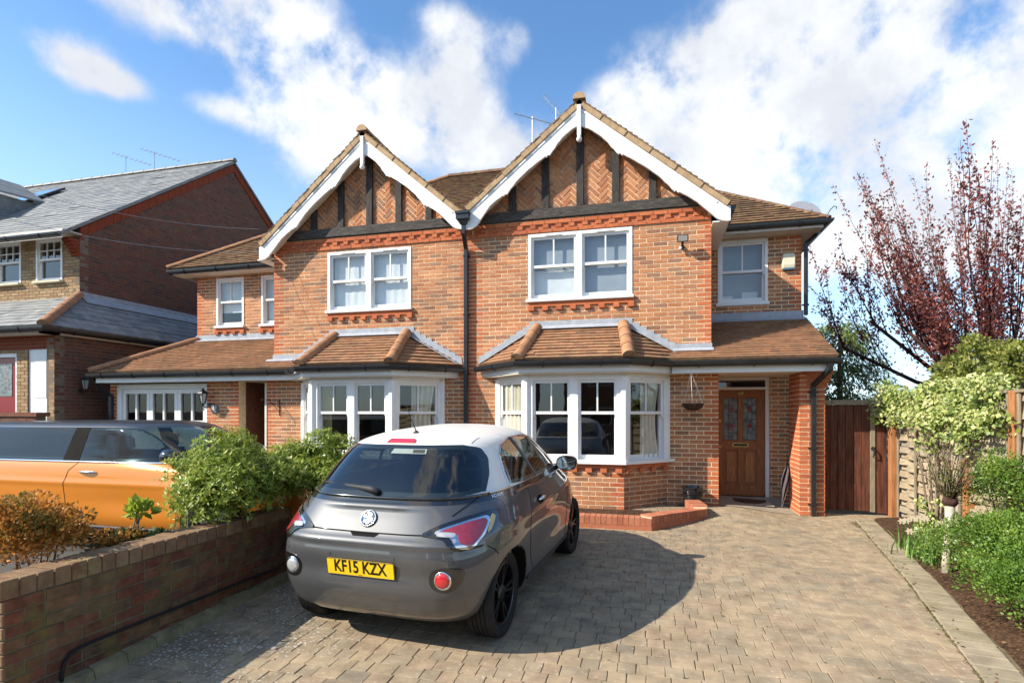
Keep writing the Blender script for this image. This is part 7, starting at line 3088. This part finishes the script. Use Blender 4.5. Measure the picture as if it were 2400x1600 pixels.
rosette_shrub('evergreen_shrub', (-4.72, -5.10, .84), (.80, .66, .76), 38, .25, 5600, 'bright green evergreen shrub spilling over the mossy wall before the orange car', L_choisya, 1)
rosette_shrub('evergreen_shrub', (-4.38, -4.30, .90), (.72, .56, .80), 32, .24, 4600, 'bright green evergreen shrub between the wall end and the grey car', L_choisya, 2)


def cloud_shrub(name, lumps, n, ln, wd, mat, label, base, inner=.4, nstem=6, up=.4, cat='shrub', group=None, barkm=None, stemr=.014):
    root = thing(name, base, label, cat, group)
    P, d, r = lump_points(lumps, n, inner)
    D = d + .9 * rdir(n) + np.array([0, 0, up])
    Nn = d + .8 * rdir(n) + np.array([0, 0, .3])
    l_ = ln * RNG.uniform(.6, 1.25, n)
    # patches of lighter and darker growth
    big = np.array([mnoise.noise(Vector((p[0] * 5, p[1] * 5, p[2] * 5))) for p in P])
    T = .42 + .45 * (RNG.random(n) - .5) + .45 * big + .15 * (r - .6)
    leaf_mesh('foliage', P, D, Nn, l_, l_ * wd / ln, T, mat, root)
    if nstem:
        stems(root, base, [tuple(lumps[i % len(lumps)][:3]) for i in range(nstem)], stemr, barkm or M_bark)
    return root


cloud_shrub('rust_shrub', make_lumps((-5.06, -6.60, .72), (.46, .48, .72), 32, .17, 3, .08), 9000, .030, .018, L_rust, 'rust and orange leaved shrub beside the mossy wall', (-5.05, -6.6, .05), .3, 7)
cloud_shrub('rust_shrub', make_lumps((-4.92, -6.1, .55), (.26, .28, .22), 8, .12, 13, .1), 1100, .032, .02, L_rust, 'small straggling rust leaved shrub low behind the wall coping', (-4.92, -6.1, .08), .3, 5)
cloud_shrub('low_evergreen', make_lumps((-4.88, -6.02, .52), (.26, .36, .22), 9, .13, 4, .1), 1500, .045, .026, L_dark, 'low dark green plant peeping over the wall coping', (-4.88, -6.0, .1), .3, 4)
cloud_shrub('lime_plant', make_lumps((-4.90, -5.88, .78), (.10, .12, .15), 4, .07, 5), 120, .075, .05, L_lime, 'lime yellow young plant in front of the orange car door', (-4.90, -5.88, .12), .2, 4)
# dry stems
DG = thing('dry_stems', (-4.82, -5.62, .1), 'bare straw coloured stems behind the garden wall', 'dry plant')
rg = random.Random(8)
M_straw = material('straw_stem', (.42, .30, .18), .9, .2, .2, 10)
for i in range(14):
    b = Vector((-4.80 + rg.uniform(-.06, .06), -5.62 + rg.uniform(-.22, .22), .12))
    t = b + Vector((rg.uniform(-.12, .12), rg.uniform(-.12, .12), rg.uniform(.5, .85)))
    mb = MB()
    mb.tube([b, b.lerp(t, .5) + Vector((rg.uniform(-.02, .02), 0, 0)), t], [.004, .003, .0015], 5)
    mb.build('stalk', M_straw, DG)

# shrubs on the right
cloud_shrub('green_shrub', make_lumps((2.0, -4.1, .36), (.66, 1.45, .62), 56, .21, 6, .03), 24000, .026, .015, L_box, 'dense small leaved green shrub spilling over the kerb', (2.05, -3.95, .02), .3, 8)
cloud_shrub('green_shrub', make_lumps((2.42, -3.0, .78), (.32, .60, .80), 22, .19, 16, .05), 6500, .026, .015, L_box, 'taller small leaved shrub against the woven fence', (2.4, -3.1, .02), .3, 7)

cloud_shrub('green_shrub', make_lumps((1.72, -4.72, .24), (.40, .60, .40), 18, .19, 26, .03), 8000, .026, .015, L_box, 'low small leaved shrub creeping over the kerb pavers', (1.78, -4.75, .0), .3, 6)

# ivy over the fence
rgi = np.random.default_rng(31)
ivl = []
for y_ in np.linspace(.25, -2.5, 24):
    for k in range(3):
        s_ = rgi.uniform(.15, .26)
        ivl.append((2.60 + rgi.uniform(-.10, .12), y_ + rgi.uniform(-.1, .1), 1.70 + rgi.uniform(-.28, .22) - .10 * y_ * 0, s_ * .8, s_, s_ * .85))
for i in range(12):
    s_ = rgi.uniform(.10, .17)
    ivl.append((2.58 + rgi.uniform(-.05, .05), -1.0 - rgi.uniform(.0, 1.4), rgi.uniform(1.15, 1.55), s_ * .7, s_, s_))
for i in range(8):
    s_ = rgi.uniform(.08, .13)
    ivl.append((2.55 + rgi.uniform(-.08, .05), -.9 - rgi.uniform(.0, .7), rgi.uniform(.12, .55), s_ * .7, s_, s_))
P, d, r = lump_points(ivl, 9800, .45)
IV = thing('ivy', (2.6, -1.2, 0), 'pale variegated ivy heaped over the top of the woven fence', 'ivy')
D = rdir(9800) * .7 + np.array([-.25, -.2, -.55])
Nn = np.array([-.6, -.45, .45]) + .8 * rdir(9800)
l_ = RNG.uniform(.028, .062, 9800)
big = np.array([mnoise.noise(Vector((p[0] * 4, p[1] * 4, p[2] * 4))) for p in P])
leaf_mesh('foliage', P, D, Nn, l_, l_ * .85, .46 + .75 * (RNG.random(9800) - .5) + .5 * big, L_ivy, IV, .4)
stems(IV, (2.63, -1.2, 0), [(2.62, -.3, 1.6), (2.62, -1.0, 1.6), (2.62, -1.7, 1.6), (2.6, -2.3, 1.6)], .016, M_bark, 'vine')
cloud_shrub('climbing_shrub', make_lumps((3.15, -1.35, 2.02), (.70, 1.4, .85), 44, .15, 9), 5600, .055, .04, leaf_material('olive_yellow_leaf', [(0., (.10, .13, .03)), (.5, (.25, .28, .06)), (.85, (.42, .40, .10)), (1., (.40, .20, .07))], .35, .5), 'straggling olive green shrub rising behind the ivy clad fence', (3.3, -1.5, 0), .35, 12, .5, barkm=M_palebark, stemr=.02)

# pollarded shrub with a pale trunk
PS = thing('pollarded_shrub', (1.93, -3.05, .03), 'pollarded shrub with a pale trunk and a crown of thin shoots', 'shrub')
mb = MB()
kn = Vector((1.99, -2.98, .70))
mb.tube([(1.90, -3.1, .0), (1.92, -3.07, .22), (1.965, -3.02, .45), kn], [.042, .036, .036, .045], 10)
mb.build('trunk', M_palebark, PS, True)
mb = MB()
mb.lathe([(.0, -.05), (.05, -.035), (.07, .0), (.06, .04), (.0, .06)], 12, Matrix.Translation(kn))
mb.build('knob', M_twig, PS, True)
PP, DD = [], []
rg = random.Random(18)
for i in range(46):
    an = rg.uniform(0, 2 * math.pi)
    sp = rg.uniform(.1, .85)
    L_ = rg.uniform(.3, .66)
    v = Vector((math.cos(an) * sp, math.sin(an) * sp, 1.0)).normalized()
    t = kn + v * L_
    m_ = kn + v * (L_ * .5) + Vector((rg.uniform(-.03, .03), rg.uniform(-.03, .03), -.02))
    mb = MB()
    mb.tube([kn + v * .03, m_, t], [.007, .005, .002], 5)
    mb.build('shoot', M_bark if i % 2 else M_twig, PS, True)
    for k in range(24):
        q = rg.uniform(.15, 1.0)
        p = (kn + v * .03).lerp(m_, q * 2) if q < .5 else m_.lerp(t, q * 2 - 1)
        PP.append(tuple(p + Vector((rg.gauss(0, .02), rg.gauss(0, .02), rg.gauss(0, .02)))))
        DD.append(tuple(v + Vector((rg.gauss(0, .8), rg.gauss(0, .8), rg.gauss(0, .5)))))
leaf_mesh('foliage', np.array(PP), np.array(DD), rdir(len(PP)) + np.array([0, 0, .6]), RNG.uniform(.018, .038, len(PP)), RNG.uniform(.010, .018, len(PP)), RNG.random(len(PP)), leaf_material('bronze_green_leaf', [(0., (.05, .085, .015)), (.6, (.13, .18, .035)), (.85, (.24, .23, .06)), (1., (.30, .11, .04))], .35, .45), PS)

# daffodil clump
DC = thing('daffodils', (1.93, -2.55, .05), 'clump of strap leaved daffodils with pale flowers by the kerb', 'flowers')
v, f, tt = [], [], []
rg = random.Random(4)
for i in range(150):
    b = Vector((1.96 + rg.gauss(0, .10), -2.55 + rg.gauss(0, .20), bedz(1.95, -2.5)))
    an = rg.uniform(0, 2 * math.pi)
    L_ = rg.uniform(.26, .48)
    o_ = Vector((math.cos(an), math.sin(an), 0)) * rg.uniform(.04, .30)
    sd = Vector((-math.sin(an), math.cos(an), 0)) * .007
    prev = None
    for k in range(5):
        t = k / 4
        p = b + o_ * t * t + UZ * (L_ * (t - .32 * t * t * (o_.length / .2)))
        w_ = sd * (1.2 - t) if k < 4 else sd * .1
        v += [p - w_, p + w_]
        if k:
            n = len(v)
            f.append((n - 4, n - 3, n - 1, n - 2))
            tt.append(rg.random())
ob = mesh_obj('blades', v, f, L_blade, DC, True, attr=tt)
ob['kind'] = 'stuff'
for i in range(9):
    c = Vector((2.0 + rg.gauss(0, .12), -2.3 + rg.gauss(0, .22), .36 + rg.uniform(-.05, .08)))
    mb = MB()
    mb.tube([c - Vector((rg.uniform(-.02, .02), 0, .33)), c], .0035, 5)
    fl = mb.build('flower_stem', L_blade, DC)
    dv = Vector((-.35, -.8, -.1)).normalized()
    e1 = dv.cross(UZ).normalized()
    e2 = e1.cross(dv)
    mb = MB()
    for k in range(6):
        an = math.pi / 3 * k
        q = e1 * math.cos(an) + e2 * math.sin(an)
        s2 = dv.cross(q)
        mb.add([c, c + q * .022 + s2 * .012, c + q * .045, c + q * .022 - s2 * .012], [(0, 1, 2, 3)])
    mb.build('petals', L_petal, fl)

# purple leaved plum behind the fence
PT_ = thing('plum_tree', (5.55, 3.3, 0), 'tall upright plum tree with sparse purple red leaves behind the fence', 'tree')
rg = random.Random(77)
base = Vector((5.55, 3.3, 0))
fork = base + Vector((0, 0, 1.7))
trunk = MB()
trunk.tube([base, base + Vector((.03, .02, .9)), fork], [.13, .10, .085], 10)
tr_ = trunk.build('trunk', M_twig, PT_, True)
PP, DD, TT = [], [], []
branches = MB()


def leaf_on(p, v, n, spread, dens=1.):
    for _ in range(n):
        PP.append((p.x + rg.gauss(0, spread), p.y + rg.gauss(0, spread), p.z + rg.gauss(0, spread)))
        DD.append((v.x + rg.gauss(0, .9), v.y + rg.gauss(0, .9), v.z + rg.gauss(0, .7)))
        TT.append(rg.random())


for i in range(30):
    an = 2 * math.pi * (i * .381966 + rg.uniform(-.04, .04))
    rad = .4 + 2.2 * ((i * 7 % 30) / 29)
    lim = fork + Vector((math.cos(an) * rad, math.sin(an) * rad, rg.uniform(.55, 1.7)))
    mid = fork.lerp(lim, .5) + Vector((0, 0, -.12))
    mb = MB()
    mb.tube([fork, mid, lim], [.055, .04, .028], 7)
    lb = mb.build('limb', M_twig, PT_, True)
    for k in range(12):
        p = mid.lerp(lim, rg.random() * 1.15)
        leaf_on(p, UZ, 3, .20)
    for s_ in range(6):
        st_ = mid.lerp(lim, rg.uniform(.2, 1.0))
        hgt = rg.uniform(1.5, 6.4) * (1.12 - .22 * rad) * (1.3 if math.cos(an) > 0 else .85)
        lean_ = Vector((math.cos(an) * rg.uniform(.05, .42) + rg.gauss(0, .08), math.sin(an) * rg.uniform(0, .2) + rg.gauss(0, .08), 1)).normalized()
        pts = [st_]
        p = st_.copy()
        dv = (lean_ + Vector((math.cos(an), math.sin(an), 0)) * .25).normalized()
        nseg = 6
        for q in range(nseg):
            p = p + dv * (hgt / nseg)
            dv = (dv + Vector((rg.gauss(0, .05), rg.gauss(0, .05), .10))).normalized()
            pts.append(p.copy())
        mb = MB()
        mb.tube(pts, [.012 - .010 * q / nseg for q in range(nseg + 1)], 5)
        for q in range(rg.randint(2, 4)):
            k0 = rg.randint(1, nseg - 2)
            s0 = pts[k0].lerp(pts[k0 + 1], rg.random())
            tl = rg.uniform(.3, .9) * (1.2 - k0 / nseg)
            tv = (dv + Vector((rg.gauss(0, .55), rg.gauss(0, .55), rg.uniform(-.1, .3)))).normalized()
            s2 = s0 + tv * tl * .55
            s3 = s2 + (tv + UZ * .35).normalized() * tl * .45
            mb.tube([s0, s2, s3], [.006, .004, .0018], 5)
            for w_ in range(int(tl / .06)):
                t = w_ / max(1, int(tl / .06))
                leaf_on(s0.lerp(s2, t / .55) if t < .55 else s2.lerp(s3, (t - .55) / .45), tv, 3, .030)
        mb.build('shoot', M_twig, lb, True)
        nl = int(hgt / .075)
        for q in range(nl):
            t = q / nl
            k0 = min(nseg - 1, int(t * nseg))
            pp_ = pts[k0].lerp(pts[k0 + 1], t * nseg - k0)
            leaf_on(pp_, dv, 4 if t < .4 else (3 if rg.random() < .8 else 1), .030 + .05 * (1 - t))
n = len(PP)
leaf_mesh('foliage', np.array(PP), np.array(DD), rdir(n) + np.array([-.2, -.2, .5]), RNG.uniform(.045, .09, n), RNG.uniform(.028, .05, n), np.array(TT), L_plum, PT_)

# conifer beyond the gate
CT = thing('conifer_tree', (3.95, 7.2, 0), 'dark green conifer standing behind the boarded gate', 'tree')
mb = MB()
mb.tube([(3.95, 7.2, 0), (3.97, 7.2, 2), (3.95, 7.2, 3.9)], [.12, .08, .02], 8)
mb.build('trunk', M_bark, CT, True)
rg = random.Random(12)
PP, DD, NN = [], [], []
for i in range(430):
    z_ = rg.uniform(.6, 4.15)
    rr = 1.75 * (1 - (z_ - .6) / 4.2) ** .6 + .08
    an = rg.uniform(0, 2 * math.pi)
    o_ = Vector((math.cos(an), math.sin(an), 0))
    for k in range(26):
        t = rg.uniform(.45, 1.05)
        p = Vector((3.95, 7.2, z_)) + o_ * rr * t + Vector((rg.gauss(0, .07), rg.gauss(0, .07), -.30 * t * t + rg.gauss(0, .05)))
        PP.append(tuple(p))
        DD.append(tuple(o_ * .7 + Vector((rg.gauss(0, .45), rg.gauss(0, .45), -.55 + rg.gauss(0, .3)))))
        NN.append(tuple(o_ * .5 + Vector((rg.gauss(0, .3), rg.gauss(0, .3), .8))))
n = len(PP)
leaf_mesh('foliage', np.array(PP), np.array(DD), np.array(NN), RNG.uniform(.10, .20, n), RNG.uniform(.025, .05, n), RNG.random(n), L_conifer, CT, .6)

# fallen leaves and weeds in the joints
rg = random.Random(6)
PP = []
for i in range(260):
    yy = rg.uniform(-6.5, -.3)
    xx = kx(yy) + rg.gauss(.05 if i % 3 else .42, .05)
    PP.append((xx, yy, (zg(xx, yy) if xx < kx(yy) + .25 else bedz(xx, yy)) + .012))
n = len(PP)
fl_ = leaf_mesh('fallen_leaves', np.array(PP), np.c_[RNG.normal(size=(n, 2)), np.full(n, .1)], np.c_[RNG.normal(size=(n, 2)) * .3, np.ones(n)], RNG.uniform(.015, .04, n), RNG.uniform(.01, .02, n), RNG.random(n), L_dry)
tag(fl_, 'scattered dry brown leaves along the kerb edging', 'leaves')
PP, DD = [], []
for i in range(420):
    yy = rg.uniform(-7.2, -.5)
    q = rg.random()
    xx = kx(yy) + .004 if q < .45 else rg.uniform(-4.3, kx(yy))
    yr = -12.5 + round((yy + 12.5) / .134) * .134 if q >= .45 else yy
    for k in range(6):
        PP.append((xx + rg.gauss(0, .012), yr + rg.gauss(0, .006) + .012 * math.sin(xx * 1.7 + yr * .9), zg(xx, yr) - .004))
        DD.append((rg.gauss(0, .6), rg.gauss(0, .6), 1))
n = len(PP)
wd_ = leaf_mesh('joint_weeds', np.array(PP), np.array(DD), rdir(n), RNG.uniform(.008, .022, n), RNG.uniform(.004, .008, n), RNG.random(n), L_grass)
tag(wd_, 'tiny weeds and moss growing in the paving joints', 'weeds')

# ================================================================= across the road, seen only as reflections
M_asphalt = material('road_asphalt', (.06, .06, .06), .92, .15, .2, 3, .4, 60)
rd = grid_sheet('road', [-60, -20, 20, 60], [-23, -20, -17, -14.6], lambda x, y: zg(0, -14) - .045, M_asphalt)
for (x0, lab) in ((-14, 'gabled brick house across the road facing the orange car drive'), (-2.5, 'gabled brick house across the road facing the paved drive'), (9, 'gabled brick house across the road facing the fence end')):
    OH = thing('facing_house', (x0, -31, -.3), lab, 'house', None)
    mb = MB()
    mb.box((x0 - 4.2, -36, -.3), (x0 + 4.2, -28.5, 4.8))
    mb.build('wall', M_oldbrick, OH)
    mb = MB()
    mb.prism([(x0 - 4.6, -28.1, 4.7), (x0 - 4.6, -32.2, 7.9), (x0 - 4.6, -36.4, 4.7)], (9.2, 0, 0))
    mb.build('roof', M_oldtile, OH)
    for (a, b) in ((-2.5, 3.3), (1.2, 3.3), (-2.5, .7), (1.2, .7)):
        mb = MB()
        mb.box((x0 + a, -28.51, b), (x0 + a + 1.4, -28.44, b + 1.2))
        w_ = mb.build('window', M_white, OH)
        mb = MB()
        mb.box((x0 + a + .08, -28.439, b + .08), (x0 + a + 1.32, -28.43, b + 1.12))
        mb.build('pane', M_dark, w_)
